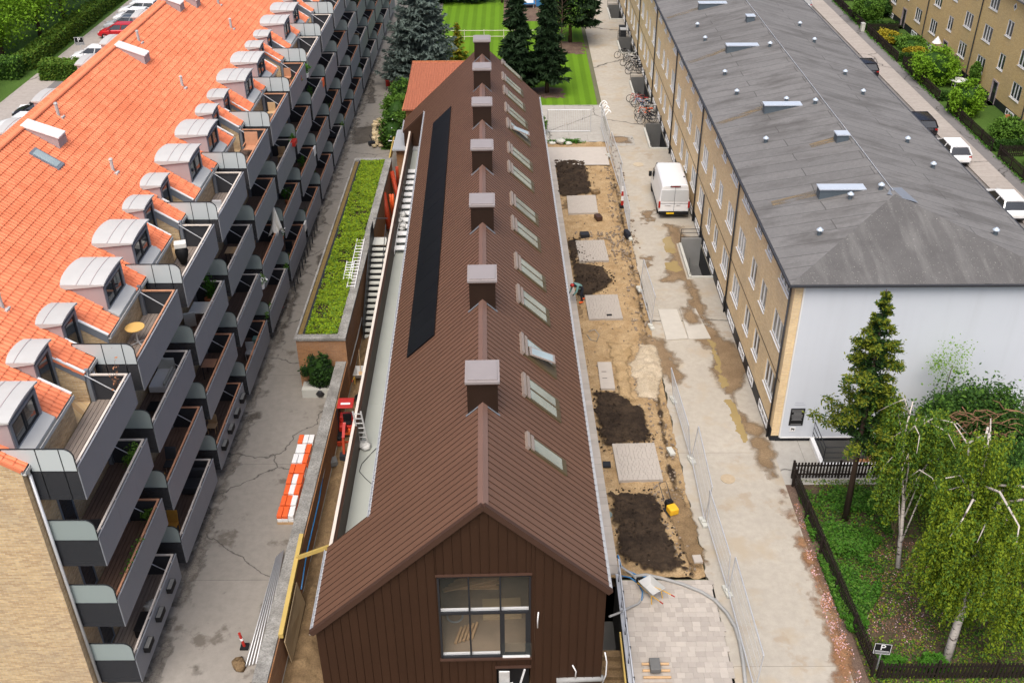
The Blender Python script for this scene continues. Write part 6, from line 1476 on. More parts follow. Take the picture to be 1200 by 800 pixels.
m = MB(); m.cyl((-7.95, 43.3, .5), (-8.1, 44.2, 1.3), .016, .016, 6); m.obox((-7.94, 43.2, .45), (.22, .3, .02), 0, .8); tag(m.build('shovel', m_wood), 'shovel standing in the lane wheelbarrow', 'shovel')
# pallet with kerb stones at the bottom of the terrace
pl = thing('timber_pallet', 'small pallet of round timbers on the terrace', 'pallet', g(770, 793, .06)); p = g(770, 793, .06)
for k in range(4):
    m = MB(); yy = p.y+.55-.30*k; m.cyl((p.x-.5, yy, .12), (p.x+.5, yy, .12), .05, .05, 8); m.build('log', m_wood, pl)
m = MB(); m.obox((p.x-.05, p.y+.35, .28), (.38, .55, .2)); tag(m.build('stone_block', m_concd, bevel=.02), 'dark grey stone block on the timber pallet', 'block')
# hoses
def hose(name, pts, r, mat, label, z=.06): tag(MB().tube([g(a, b_, zz[0] if zz else z) for a, b_, *zz in pts], r, 7).build(name, mat, smooth=True), label, 'hose')
hose('drain_hose', ((742,675),(757,673),(775,677),(800,684),(822,693),(838,703),(852,718),(862,735),(867,752),(871,775),(874,803)), .07, m_hose, 'thick grey hose curving across the terrace to the fence', .12)
hose('water_hose', ((725,652,.9),(728,664,.5),(740,672,.1),(752,685,.1),(754,698,.1),(748,707,.1),(738,711,.2),(727,717,.3),(714,722,.6)), .045, m_hose, 'grey hose looping from the terrace to the brown wall')
hose('blue_hose', ((724,650,1.2),(727,662,.6),(735,668,.15),(748,674,.1),(765,677,.1)), .03, m_blue, 'thin blue hose at the terrace corner')
hose('blue_hose', ((726,674,.1),(738,676,.1),(748,683,.12),(753,693,.14),(752,703,.12)), .028, m_blue, 'light blue hose coil beside the wheelbarrow')
hose('lane_hose', ((424,372,1.0),(419,395,1.0),(411,425,1.0),(402,450,1.0),(393,480,1.0),(387,505,1.0),(384,530,1.0),(378,560,1.0)), .035, m_hose, 'grey hose hanging along the inside of the low brick wall')
hose('lane_hose', ((378,560,1.0),(374,585,1.0),(366,620,1.0),(359,650,1.0),(353,690,1.0)), .032, m_blue, 'blue hose hanging along the inside of the low brick wall')
hose('cable_loop', ((690,388),(697,386),(702,392),(699,400),(692,398),(688,392)), .02, m_hose, 'loose cable loop on the sand beside the strip')
# sunken stair, retaining wall and guard rail right of the gable
rw = thing('retaining_wall', 'dark retaining wall with steel guard rail beside the terrace', 'wall', (4.22, 24, -2.6))
m = MB(); m.box(4.08, 4.22, 14, 29.35, -2.6, .06); m.build('wall', m_concd, rw)
m = MB(); m.box(4.06, 4.20, 14, 29.35, .06, .12); m.build('channel', m_steel, rw)
for k in range(9): m = MB(); m.box(4.13, 4.19, 28.9-1.35*k, 28.96-1.35*k, .1, 1.0); m.build('post', m_dark, rw)
m = MB(); m.box(4.11, 4.16, 16, 29.3, .92, 1.0); m.box(4.12, 4.15, 16, 29.3, .5, .54); m.build('rail', m_steel, rw)
sn = thing('sunken_stair', 'narrow stair descending between brown gable and retaining wall', 'stair', (3.7, 24, -2.6))
for k in range(13): m = MB(); y = 22.0+k*.30; m.box(3.22, 4.08, y, y+.31, -2.6, -2.5+.17*k if k < 12 else -.4); m.build('step', m_mud, sn)
m = MB(); m.box(3.22, 4.08, 12, 29.3, -2.65, -2.6); m.build('landing', m_concd, sn)
m = MB(); m.beam((3.98, 22, -.2), (3.98, 26.4, -.05), .06, .22); tag(m.build('formwork_plank', m_ywood), 'long timber plank leaning along the retaining wall', 'plank')
# rolled membrane at the foot of the gable
m = MB(); m.tube([g(652, 797, .75), g(680, 795, .75), g(707, 794, .75)], .12, 8); tag(m.build('membrane_roll', m_hose, smooth=True), 'grey membrane roll at the foot of the brown gable', 'membrane')
for k, (pts, lb) in enumerate(((((671,779,1.4),(675,786,1.1),(674,794,.8)), 'short white pipe sticking up at the foot of the gable'), (((709,764,1.6),(711,775,1.3),(710,790,.9),(706,800,.6)), 'white pipe at the right corner of the gable'), (((631,717,4.0),(630,726,3.7),(630,735,3.35)), 'short white cable hanging from the gable boards'))):
    m = MB(); pp = [Vector((g(a, b_, z).x, 0, z)) for a, b_, z in pts]; o_ = Vector((0, 0, CAM_H)); L_ = []
    for a, b_, z in pts: d = g(a, b_, 0)-o_; L_.append(o_+d*(23.50/d.y))
    m.tube(L_, .025, 6); tag(m.build('white_pipe', m_white, smooth=True), lb, 'pipe')
m = MB(); q = bw(.75, .3, 0); m.obox((q.x-.15, q.y-.45, .95), (.38, .06, 1.1), 0, .1); m.obox((q.x-.1, q.y-.5, .6), (.5, .1, .6), .3, .3); tag(m.build('plastic_sheet', m_plast, bevel=.03), 'crumpled grey plastic sheet hanging in the door opening', 'sheet')
m = MB(); m.beam(bw(1.3, -.15, 1.5), bw(1.02, -.25, .3), .05, .05); tag(m.build('door_prop', m_white), 'white batten propped in the door opening', 'batten')
# timber and tools inside the gable room
it = thing('timber_stack', 'stack of sawn boards lying in the room behind the gable window', 'timber', bw(-.3, 3.2, 1.9)); 
for k in range(9): 
    m = MB(); c = bw(-.5+.12*(k % 3)-.1*(k//3), 3.3+.22*(k % 3), 1.95+.07*(k//3)); m.obox(c, (1.9-.15*(k % 3), .16, .06), .05*k); m.build('board', m_wood, it)
for k in range(5): m = MB(); m.obox(bw(-1.0+.14*k, 1.0+.05*k, 2.0), (.09, .75, .08), -.25); tag(m.build('batten', m_wood), ['leftmost', 'second from left', 'middle', 'second from right', 'rightmost'][k]+' of five pale battens lying inside the gable window', 'batten', 'battens inside the gable window')
m = MB(); m.obox(bw(.55, 2.2, 1.98), (1.4, .9, .14), .05); tag(m.build('board_pack', m_ply), 'flat pack of pale boards in the room behind the gable window', 'boards')
m = MB(); n = 18; c = bw(-1.15, 1.9, 1.95); m.tube([c+Vector((.28*cos(2*pi*k/n), .28*sin(2*pi*k/n), .03)) for k in range(n+1)], .035, 6); tag(m.build('cable_coil', m_hose), 'coil of cable on the floor behind the gable window', 'coil')
# ---------------------------------------------------------------- lane and gallery clutter
ex = thing('mini_excavator', 'red mini excavator with canopy working in the muddy lane', 'excavator', (0, 0, 0))
for s in (-1, 1):
    m = MB(); P = [(s*.36-.10, y, z) for y, z in ((-.62, .12), (-.52, .02), (.52, .02), (.62, .12), (.58, .30), (.48, .36), (-.48, .36), (-.58, .30))]; m.prism(P, (.2, 0, 0)); m.build('track', m_black, ex)
m = MB(); m.box(-.40, .40, -.20, .62, .38, .72); m.prism([(-.38, .15, .72), (-.38, .62, .72), (-.38, .60, 1.02), (-.38, .20, 1.0)], (.76, 0, 0)); m.build('body', m_red, ex, bevel=.05)
m = MB(); m.box(-.20, .20, -.10, .18, .72, .84); m.box(-.20, .20, .12, .2, .84, 1.2); m.build('seat', m_black, ex, bevel=.03)
m = MB()
for x in (-.38, .38):
    for y in (-.22, .58): m.cyl((x, y, .7), (x, y, 1.78), .025, .025, 6)
m.build('canopy_frame', m_dark, ex)
m = MB(); m.box(-.38, .38, -.22, .58, 1.78, 1.85); m.build('canopy', m_red, ex, bevel=.04)
m = MB(); m.box(-.22, .22, .02, .16, 1.851, 1.86); m.build('canopy_decal', m_white, ex)
m = MB(); m.box(-.18, .18, -.46, -.20, .40, .62); m.build('hood', m_orange, ex, bevel=.03)
m = MB(); m.beam((0, -.35, .55), (0, -.85, 1.35), .14, .18); m.beam((0, -.85, 1.35), (0, -1.55, 1.05), .13, .16); m.build('boom', m_red, ex)
m = MB(); m.beam((0, -1.55, 1.08), (0, -1.80, .35), .11, .13); m.build('stick', m_redp, ex)
m = MB(); m.prism([(-.2, -1.72, .40), (-.2, -2.0, .36), (-.2, -2.05, .12), (-.2, -1.85, .02), (-.2, -1.66, .14)], (.4, 0, 0)); m.build('bucket', m_dark, ex)
m = MB(); m.box(-.45, .45, -.85, -.78, .06, .30); m.beam((-.2, -.8, .2), (-.2, -.4, .3), .06, .06); m.beam((.2, -.8, .2), (.2, -.4, .3), .06, .06); m.build('blade', m_redp, ex)
ex.location = (-7.98, 38.6, .0); ex.rotation_euler = (0, 0, radians(2))
m = MB(); m.lathe([(.20, 0), (.24, .30), (.25, .42), (.23, .42), (.20, .05)], (-7.75, 41.2, .05), 14); tag(m.build('mortar_bucket', m_blackbag), 'black mortar tub behind the red excavator', 'bucket')
block('stone_rubble', 391, 543, (.35, .45, .25), m_concd, 'lump of concrete in the lane in front of the excavator', 'rubble', .3, .1)
def sackheap(name, label, c, n, r, mat, seed):
    R = random.Random(seed); o = thing(name, label, 'sacks', c)
    for k in range(n):
        m = MB(); p = Vector(c)+Vector((R.uniform(-1, 1)*r[0], R.uniform(-1, 1)*r[1], .10+.16*(k//3))); a = R.uniform(.22, .32); m.lathe([(a*.3, -.10), (a*.9, -.06), (a, .0), (a*.85, .08), (a*.4, .12)], p, 9); q = m.build('sack', mat, o, smooth=True)
        dsp = np.random.default_rng(seed*10+k).normal(size=(len(q.data.vertices), 3))*.035
        for i, v in enumerate(q.data.vertices): v.co = v.co+Vector(dsp[i])
    return o
GZF = 2.31
p = g(470, 262, 2.45); sackheap('rubble_sacks', 'heap of pale rubble sacks on the grey gallery', (p.x, p.y, GZF), 9, (.22, .9), m_plast, 1)
p = g(468, 271, 2.4); m = MB(); m.lathe([(.15, 0), (.18, .30), (.16, .30)], (p.x, p.y, GZF), 12); tag(m.build('black_bucket', m_blackbag), 'black bucket beside the sack heap on the gallery', 'bucket')
p = g(488, 153, 2.6); sackheap('plastic_heap', 'crumpled pale plastic at the far end of the gallery', (p.x, p.y, GZF), 6, (.35, .7), m_plast, 2)
p = g(429, 523, 2.4); sackheap('rubble_bag', 'grey bag and tools at the foot of the gallery ladder', (p.x, p.y, GZF), 3, (.12, .2), m_plast, 3)
def ladder(name, label, a, b_, wd, nr, mat=m_white, side=None, r=.025):
    a, b_ = Vector(a), Vector(b_); d = (b_-a).normalized(); s = Vector(side) if side else d.cross(Vector((0, 0, 1))).normalized(); o = thing(name, label, 'ladder', a)
    for k in (-1, 1): m = MB(); m.beam(a+s*wd/2*k, b_+s*wd/2*k, .035, .07); m.build('rail', mat, o)
    for k in range(nr): t = (k+.5)/nr; c = a.lerp(b_, t); m = MB(); m.cyl(c-s*wd/2, c+s*wd/2, r, r, 5); m.build('rung', mat, o)
    return o
ladder('ladder', 'aluminium ladder reaching from the lane up to the gallery', g(418, 482, 4.3), g(427, 520, 2.45), .34, 7, m_zinc, (1, 0, 0))
ladder('ladder', 'white ladder lying along the edge of the sedum roof', g(411, 337, 3.06), g(423, 280, 3.06), .42, 16, m_white)
ladder('ladder', 'short white ladder lying beside the long one on the sedum roof', g(407, 327, 3.10), g(411, 306, 3.10), .42, 7, m_white)
# white aluminium ramp sections stacked on the gallery
q = bw(-4.95, 33.6, GZF); rm = thing('aluminium_ramp', 'white aluminium ramp with rungs lying on the gallery', 'ramp', q)
for k in range(13):
    m = MB(); c = bw(-4.95, 29.8+.95*k, GZF+.28); m.obox(c, (.62, .52, .05), BA); m.build('tread', m_white, rm)
for u in (-5.28, -4.62): m = MB(); m.beam(bw(u, 29.2, GZF+.25), bw(u, 42.0, GZF+.25), .04, .2); m.build('side_beam', m_white, rm)
hose('gallery_cable', ((444,522,2.33),(436,530,2.33),(424,543,2.33),(421,552,2.33),(428,560,2.33),(436,567,2.33),(437,575,2.33)), .014, m_dark, 'thin dark cable looping over the grey gallery floor')
# red pipes and props stacked in the far lane
for k, (a, b_, r, mt_, lb) in enumerate((((459,201,2.6),(470,248,.3),.14,m_redp,'tall rust red pipe leaning in the lane beside the gallery'), ((449,226,2.6),(457,268,.4),.17,m_redp,'short wide rust red pipe standing beyond the stair'), ((457,228,2.0),(460,254,.3),.06,m_orange,'orange pipe in the bundle beyond the stair'), ((460,228,2.0),(462,254,.3),.06,m_orange,'orange pipe at the right of the bundle'), ((465,196,2.4),(467,225,.3),.09,m_redp,'thin rust red pipe behind the tall leaning one'))):
    m = MB(); m.cyl(g(*a), g(*b_), r, r, 14, False); o = m.build('red_pipe', mt_, smooth=True); md = o.modifiers.new('s', 'SOLIDIFY'); md.thickness = .02; tag(o, lb, 'pipe')
m = MB(); p = g(448, 266, .5); m.obox((p.x, p.y, .7), (.35, .5, 1.2), .1); m.obox((p.x, p.y, 1.32), (.3, .45, .06), .1); tag(m.build('blue_bin', m_hatch, bevel=.04), 'slate blue bin behind the stair landing', 'bin')
# pallets of pale stones by the road end
o = thing('stone_pile', 'pile of pale yellow stones beside the service road', 'stones', g(445, 165)); R3 = random.Random(31); mys = mt('yellowish_stone', (.58, .47, .29), .85, 0, .35, 3, obj=.3)
for k in range(44): m = MB(); p = g(444+R3.uniform(-5.5, 5.5), 173-.62*k, 0); m.obox((p.x, p.y, .12+R3.uniform(0, .35)), (R3.uniform(.2, .5), R3.uniform(.2, .5), R3.uniform(.15, .32)), R3.random()*3, R3.uniform(-.2, .2)); m.build('stone', mys, o, bevel=.05)
sackheap('pink_sack', 'pale pink sack lying against the stone pile', tuple(g(454, 166)), 4, (.25, .4), mt('pinkish_sack', (.5, .38, .36), .8, 0, .1, 4), 5)
m = MB(); p = g(437, 172); m.tube([p, p+Vector((0, 0, .5)), p+Vector((-.25, .2, .9))], .03, 5); m.obox(p+Vector((-.1, .3, .15)), (.5, .4, .3), .4); tag(m.build('dark_tools', m_dark), 'dark tools lying left of the stone pile', 'tools')
lb_ = thing('lane_edge_boards', 'yellowish timber boards edging the far lane', 'boards', g(462, 190, .6))
for k, (a, b_) in enumerate((((462,163,.9),(453,205,.9)), ((453,205,.9),(447,232,.9)))): m = MB(); m.beam(g(*a), g(*b_), .10, .5); m.build('board', m_ywood if k == 0 else m_wood, lb_)
m = MB(); a = bw(-7.0, 46.2, 0)
for k in range(3): m.cyl(g(460-k, 140+10*k, 0), g(460-k, 140+10*k, 2.2), .04, .04, 6)
m.cyl(g(455, 150, 1.1), g(470, 150, 1.1), .03, .03, 5); m.cyl(g(455, 165, 1.1), g(468, 165, 1.1), .03, .03, 5); tag(m.build('scaffold_posts', m_steel), 'thin grey scaffold posts beside the lean-to', 'scaffold')
# striped barriers stacked along the wall
for k in range(8):
    y = 32.75+.72*k; o = thing('barrier_stack', ['nearest orange and white barrier stack on a timber pallet', 'second barrier stack from the near end along the low wall', 'third barrier stack from the near end along the low wall', 'fourth barrier stack from the near end along the low wall', 'fifth barrier stack from the near end along the low wall', 'sixth barrier stack from the near end along the low wall', 'second farthest barrier stack along the low wall', 'farthest orange and white barrier stack along the low wall'][k], 'barriers', (-9.85, y, 0), 'striped barriers stacked along the low wall')
    m = MB(); m.box(-10.22, -9.48, y-.32, y+.32, 0, .12); m.build('pallet', m_wood, o)
    for j in range(2):
        z = .12+.19*j
        for i, (a, b_) in enumerate(((-10.2, -9.98), (-9.975, -9.74), (-9.735, -9.5))):
            m = MB(); dx = R3.uniform(-.02, .02); m.box(a+dx, b_+dx, y-.31, y+.31, z+.005, z+.18); m.build('barrier', m_orange if R3.random() < .45 else m_white, o, bevel=.02)
# formwork beams, plywood and steel leaning on the wall
m = MB(); m.beam(g(353.5, 627, 1.75), g(329, 745, 1.75), .16, .2); tag(m.build('formwork_beam', m_ywood), 'long yellow formwork beam lying on the low wall', 'beam')
m = MB(); m.beam(g(349, 653, 1.85), g(386, 640, 3.0), .13, .13); tag(m.build('formwork_beam', m_ywood), 'short yellow beam bridging from the wall to the brown eave', 'beam')
m = MB(); m.prism([g(347, 682, 1.45), g(357, 706, .25), g(341.5, 776, .1), g(333, 752, 1.45)], (.03, 0, 0)); tag(m.build('plywood_board', m_ply), 'large plywood board leaning against the inside of the low wall', 'board')
m = MB(); m.prism([g(325, 755, 1.2), g(329, 762, .6), g(325, 792, .6), g(321, 774, 1.2)], (.04, 0, 0)); tag(m.build('grey_board', m_concd), 'small dark board leaning on the low wall end', 'board')
for k in range(6):
    m = MB(); a = g(324+k*1.6, 652-1.5*k, .10+.03*k); b_ = g(288+k*4.0, 780-1.0*k, .10); m.cyl(a, b_, .028, .028, 6); tag(m.build('steel_tube', m_steel, smooth=True), 'galvanised steel tube, '+['farthest from', 'second farthest from', 'third farthest from', 'third closest to', 'second closest to', 'closest to'][k]+' the low wall it lies along', 'tube', 'tubes along the low wall')
bp = thing('marker_bollard', 'small red plastic bollard with white band on the service road', 'bollard', g(287, 758)); p = g(287, 758)
m = MB(); m.cyl(p, p+Vector((-.12, .05, .72)), .055, .05, 10); m.build('post', m_red, bp); m = MB(); m.cyl(p+Vector((-.06, .025, .36)), p+Vector((-.08, .03, .46)), .058, .058, 10); m.build('band', m_white, bp); m = MB(); m.obox(p+Vector((0, 0, .04)), (.3, .3, .08)); m.build('base', m_black, bp)
sackheap('debris_pile', 'small pile of debris beside the red bollard', tuple(g(281, 780)), 2, (.12, .08), m_mud, 8)
bg_ = thing('rubbish_bag', 'black rubbish bags in the corner by the planter', 'bag', g(376, 458))
for k in range(3): m = MB(); p = g(376+2*k, 460-5*k, .2); m.lathe([(.05, -.2), (.24, -.12), (.28, .05), (.18, .25), (.05, .36)], p, 10); m.build('bag', m_blackbag, bg_, smooth=True)
for k, (px, py, mt_) in enumerate(((326, 353, m_orange), (328, 358, m_red), (332, 340, m_conc), (336, 328, m_conc), (322, 372, m_conc))): block('kerb_rubble', px, py, (.35, .7, .3), mt_, ['orange rubble bag at the balcony edge of the service road', 'red lump next to the orange rubble bag', 'pale broken slab beside the orange bag', 'farther pale broken slab along the balcony edge', 'nearer pale broken slab along the balcony edge'][k], 'rubble', .3)
m = MB()
for k in range(10): m.box(-13.1, -13.05, 52.6+.9*k, 52.65+.9*k, 0, .9)
m.box(-13.1, -13.05, 52.6, 61, .85, .9); tag(m.build('low_railing', m_dark), 'low dark railing at the balcony edge of the service road', 'railing')
# garden chairs heap next to the blue spruce
m = MB(); p = g(465, 92, 0); m.lathe([(.3, 0), (.45, .5), (.4, .8), (.1, 1.0)], p, 10); tag(m.build('covered_barbecue', m_plast), 'pale covered barbecue beside the bushes', 'barbecue')
block('red_crate', 458, 100, (.9, .6, .5), m_red, 'red crate beside the covered barbecue', 'crate', .2); block('dark_bin', 462, 80, (.8, .8, 1.0), m_dark, 'dark bin below the blue spruce', 'bin', .1)
# ---------------------------------------------------------------- worker
wk = thing('person', 'worker in teal jacket and dark trousers bending over the paving strip', 'person', (0, 0, 0))
def skin(name, verts, edges, rad, mat, par, sub=2):
    me = bpy.data.meshes.new(name); me.from_pydata(verts, edges, []); me.materials.append(mat); o = bpy.data.objects.new(name, me); put(o, par)
    o.modifiers.new('skin', 'SKIN'); l = me.skin_vertices[0].data
    for i, r in enumerate(rad): l[i].radius = (r, r) if not isinstance(r, tuple) else r
    l[0].use_root = True; s = o.modifiers.new('sub', 'SUBSURF'); s.levels = 1; s.render_levels = sub
    for p_ in me.polygons: p_.use_smooth = True
    return o
body = [(0,0,.90),(0,.18,1.08),(0,.42,1.20),(0,.52,1.22),(0,.64,1.20),(0,.70,1.16), (-.10,-.02,.86),(-.15,.12,.50),(-.14,.0,.09),(-.14,.16,.04), (.10,-.02,.86),(.17,-.10,.50),(.17,-.28,.12),(.17,-.14,.04), (-.19,.40,1.20),(-.27,.50,.93),(-.20,.66,.72),(-.19,.72,.66), (.19,.40,1.20),(.27,.52,.93),(.18,.68,.70),(.17,.74,.64)]
ed = [(0,1),(1,2),(2,3),(3,4),(4,5),(0,6),(6,7),(7,8),(8,9),(0,10),(10,11),(11,12),(12,13),(2,14),(14,15),(15,16),(16,17),(2,18),(18,19),(19,20),(20,21)]
skin('body', body, ed, [.15,.15,.16,.06,.10,.09,.095,.07,.05,.045,.095,.07,.05,.045,.075,.05,.04,.03,.075,.05,.04,.03], m_navy, wk)
skin('jacket', [body[0], body[1], body[2], body[14], body[15], body[16], body[18], body[19], body[20]], [(0,1),(1,2),(2,3),(3,4),(4,5),(2,6),(6,7),(7,8)], [.165,.175,.18,.09,.065,.05,.09,.065,.05], m_teal, wk)
skin('head', [(0,.54,1.22),(0,.64,1.20),(0,.72,1.15)], [(0,1),(1,2)], [.07,.115,.095], m_skin, wk)
m = MB(); m.lathe([(.125, -.02), (.12, .05), (.08, .10), (.02, .12)], (0, .65, 1.24), 12); m.build('cap', m_red, wk, smooth=True)
for s in (-1, 1): m = MB(); m.obox((s*.155, .10 if s < 0 else -.19, .05), (.10, .28, .10)); m.build('boot', m_orange, wk, bevel=.03)
wk.location = (3.95, 51.2, .07); wk.rotation_euler = (0, 0, radians(118))
# ---------------------------------------------------------------- things on the balconies
FZ = [.68+.2+2.83*k for k in range(4)]
bt = thing('bistro_table', 'round yellow topped bistro table on a top floor balcony', 'table', (0, 0, 0)); m = MB(); m.cyl((0,0,.70), (0,0,.73), .36, .36, 24); m.build('top', mt('honey_timber', (.62, .38, .12), .5, 0, .1, 4), bt)
m = MB(); m.cyl((0,0,.04), (0,0,.70), .03, .03, 8); m.build('column', m_steel, bt)
for k in range(4): m = MB(); a = pi/4+k*pi/2; m.beam((0,0,.06), (cos(a)*.30, sin(a)*.30, .03), .04, .03); m.build('foot', m_steel, bt)
bt.location = (-14.25, 32.3, FZ[3])
def pot(label, loc, r, h, mat, leafm, lh, n, name='potted_plant', bare=False):
    o = thing(name, label, 'plant', loc); L = Vector(loc); m = MB(); m.lathe([(r*.75, 0), (r, h), (r*.9, h), (r*.85, h-.05)], L, 14); m.build('pot', mat, o)
    m = MB()
    for k in range(5): a = k*1.3; m.tube([L+Vector((0,0,h-.05)), L+Vector((.05*cos(a), .05*sin(a), h+lh*.5)), L+Vector((.22*cos(a), .22*sin(a), h+lh))], .012, 4, .004)
    m.build('stem', m_bark, o)
    if n: quads('foliage', leaves(clump(L+Vector((0,0,h+lh*.6)), (.26, .26, lh*.55), n, 8, .3, .3), .05, .5), leafm, o)
    return o
pot('bare young tree in a white pot on the nearest top balcony', (-13.55, 28.2, FZ[3]), .2, .3, m_white, m_petal_b, 1.5, 40)
pot('dark leafy plants in the corner of the second floor balcony at left', (-13.6, 28.1, FZ[2]), .25, .35, m_black, m_leaf_mid, .7, 350)
pot('spiky green plant on the first floor balcony at left', (-13.6, 28.2, FZ[1]), .2, .3, m_black, m_leaf_mid, .5, 260)
pot('bright green bush in a pot on a second floor balcony', (-13.9, 40.0, FZ[2]), .25, .35, m_terracotta, m_leaf_bright, .9, 700)
pot('flowering plant hanging over a mid stack balcony rail', (-13.35, 52.0, FZ[1]), .2, .3, m_terracotta, [m_leaf_bright, m_white], .4, 300); pot('green plant with white blooms on a first floor balcony', (-13.3, 46.5, FZ[1]), .2, .3, m_white, [m_leaf_mid, m_white], .4, 300); pot('red flowering plant on a farther top balcony', (-13.4, 62.0, FZ[3]), .2, .3, m_terracotta, [m_leaf_mid, m_red], .5, 300); pot('leafy plant on a farther top balcony rail', (-13.3, 64.0, FZ[3]), .2, .3, m_white, m_leaf_bright, .5, 300)
def box_item(name, label, cat, loc, parts):
    o = thing(name, label, cat, loc)
    for nm, c, sz, mat, *rt in parts: m = MB(); m.obox(Vector(loc)+Vector(c), sz, *(rt or [0])); m.build(nm, mat, o, bevel=.025)
    return o
box_item('lounge_sofa', 'pale grey lounge sofa on a second floor balcony', 'sofa', (-14.2, 33.5, FZ[2]), [('seat', (0, .1, .25), (.7, 1.4, .3), m_white), ('backrest', (0, .75, .6), (.7, .14, .5), m_conc), ('arm', (.3, 0, .5), (.1, 1.2, .15), m_conc)])
box_item('low_table', 'low black table on the second floor balcony with the pale sofa', 'table', (-13.9, 31.6, FZ[2]), [('top', (0, 0, .40), (.5, .6, .05), m_black), ('leg', (-.2, -.25, .2), (.05, .05, .4), m_black), ('leg', (.2, .25, .2), (.05, .05, .4), m_black), ('leg', (-.2, .25, .2), (.05, .05, .4), m_black), ('leg', (.2, -.25, .2), (.05, .05, .4), m_black)])
box_item('slatted_table', 'orange timber table on a first floor balcony', 'table', (-13.9, 33.0-2.8, FZ[1]), [('top', (0, 0, .72), (.45, .8, .04), mt('orange_teak', (.55, .27, .05), .6, 0, .2, 5)), ('leg', (-.18, -.35, .36), (.05, .05, .72), MATS['orange_teak']), ('leg', (.18, .35, .36), (.05, .05, .72), MATS['orange_teak']), ('leg', (-.18, .35, .36), (.05, .05, .72), MATS['orange_teak']), ('leg', (.18, -.35, .36), (.05, .05, .72), MATS['orange_teak'])])
box_item('folding_chair', 'dark folding chair beside the orange timber table', 'chair', (-13.8, 31.5, FZ[1]), [('seat', (0, 0, .44), (.45, .45, .04), m_soffit), ('backrest', (0, .28, .78), (.45, .05, .55), m_soffit, 0, -.25), ('leg', (-.2, 0, .22), (.03, .03, .44), m_steel), ('leg', (.2, 0, .22), (.03, .03, .44), m_steel)])
box_item('garden_sofa', 'dark grey corner sofa on a ground floor balcony', 'sofa', (-13.9, 34.0-.3, FZ[0]), [('seat', (0, 0, .25), (1.0, .8, .35), m_soffit), ('backrest', (0, .4, .6), (1.0, .18, .55), m_soffit)])
box_item('timber_chair', 'orange timber folding chair on a ground floor balcony', 'chair', (-14.1, 31.0, FZ[0]), [('seat', (0, 0, .44), (.45, .42, .04), MATS['orange_teak']), ('backrest', (0, .22, .75), (.45, .05, .55), MATS['orange_teak'], 0, -.2), ('leg', (-.2, -.18, .22), (.04, .04, .44), MATS['orange_teak']), ('leg', (.2, .18, .22), (.04, .04, .44), MATS['orange_teak'])])
box_item('garden_armchair', 'brown timber armchair on a top floor balcony', 'chair', (-13.95, 50.9, FZ[3]), [('seat', (0, 0, .42), (.7, .6, .08), m_rail_o), ('backrest', (0, .32, .8), (.7, .08, .75), m_rail_o, 0, -.15), ('arm', (-.35, 0, .62), (.06, .6, .05), m_rail_o), ('arm', (.35, 0, .62), (.06, .6, .05), m_rail_o)])
o = box_item('kettle_grill', 'black kettle grill with a pale cover on a top floor balcony', 'grill', (-14.2, 37.7+.8, FZ[3]), [('cover', (0, 0, 1.02), (.5, .4, .22), m_cloth, .3)]); m = MB(); m.lathe([(.12, .1), (.26, .5), (.28, .72), (.2, .92), (.02, .98)], W[o], 14); m.build('bowl', m_black, o, smooth=True)
box_item('storage_bench', 'grey storage bench by the wall of a top floor balcony', 'bench', (-14.45, 36.9, FZ[3]), [('box', (0, 0, .25), (.5, .9, .5), m_conc), ('lid', (0, 0, .53), (.54, .94, .05), m_zinc), ('bowl', (.05, .1, .6), (.22, .22, .08), m_black)])
box_item('white_table', 'white table with chair folded against it on a second floor balcony', 'table', (-13.9, 38.5, FZ[2]), [('top', (0, 0, .72), (.8, 1.0, .04), m_cloth), ('leg', (-.3, -.4, .36), (.05, .05, .72), m_white), ('leg', (.3, .4, .36), (.05, .05, .72), m_white), ('folded_chair', (-.3, -.65, .5), (.5, .06, .9), m_cloth, .4, .3)])
box_item('black_bench', 'dark bench with black cover on the left second floor balcony', 'bench', (-14.15, 24.6, FZ[2]), [('seat', (0, 0, .3), (.9, .7, .5), m_black), ('cover', (0, .1, .6), (1.0, .5, .1), m_blackbag, .1)])
box_item('storage_box', 'low black box on the lowest balcony at left', 'box', (-13.65, 25.9, FZ[0]), [('box', (0, 0, .2), (.6, .9, .4), m_black), ('lid', (0, 0, .42), (.64, .94, .04), m_blackbag)]); sackheap('white_bag', 'white plastic bag on the lowest balcony at left', (-13.75, 27.0, FZ[0]), 2, (.1, .1), m_plast, 12)
pr = thing('folded_parasol', 'folded white parasol rising from a first floor balcony', 'parasol', (-13.3, 51.2, FZ[1])); L = W[pr]; m = MB(); m.cyl(L, L+Vector((0, 0, 2.6)), .022, .022, 6); m.build('pole', m_steel, pr)
m = MB(); m.lathe([(.34, 1.0), (.22, 1.5), (.12, 2.2), (.03, 2.6)], L, 9); q = m.build('canopy', m_cloth, pr)
for i, v in enumerate(q.data.vertices):
    if v.co.z < 1.6: v.co.x *= 1.5 if i % 2 else .6; v.co.y *= 1.5 if i % 2 else .6; v.co.z += -.25 if i % 2 else .1
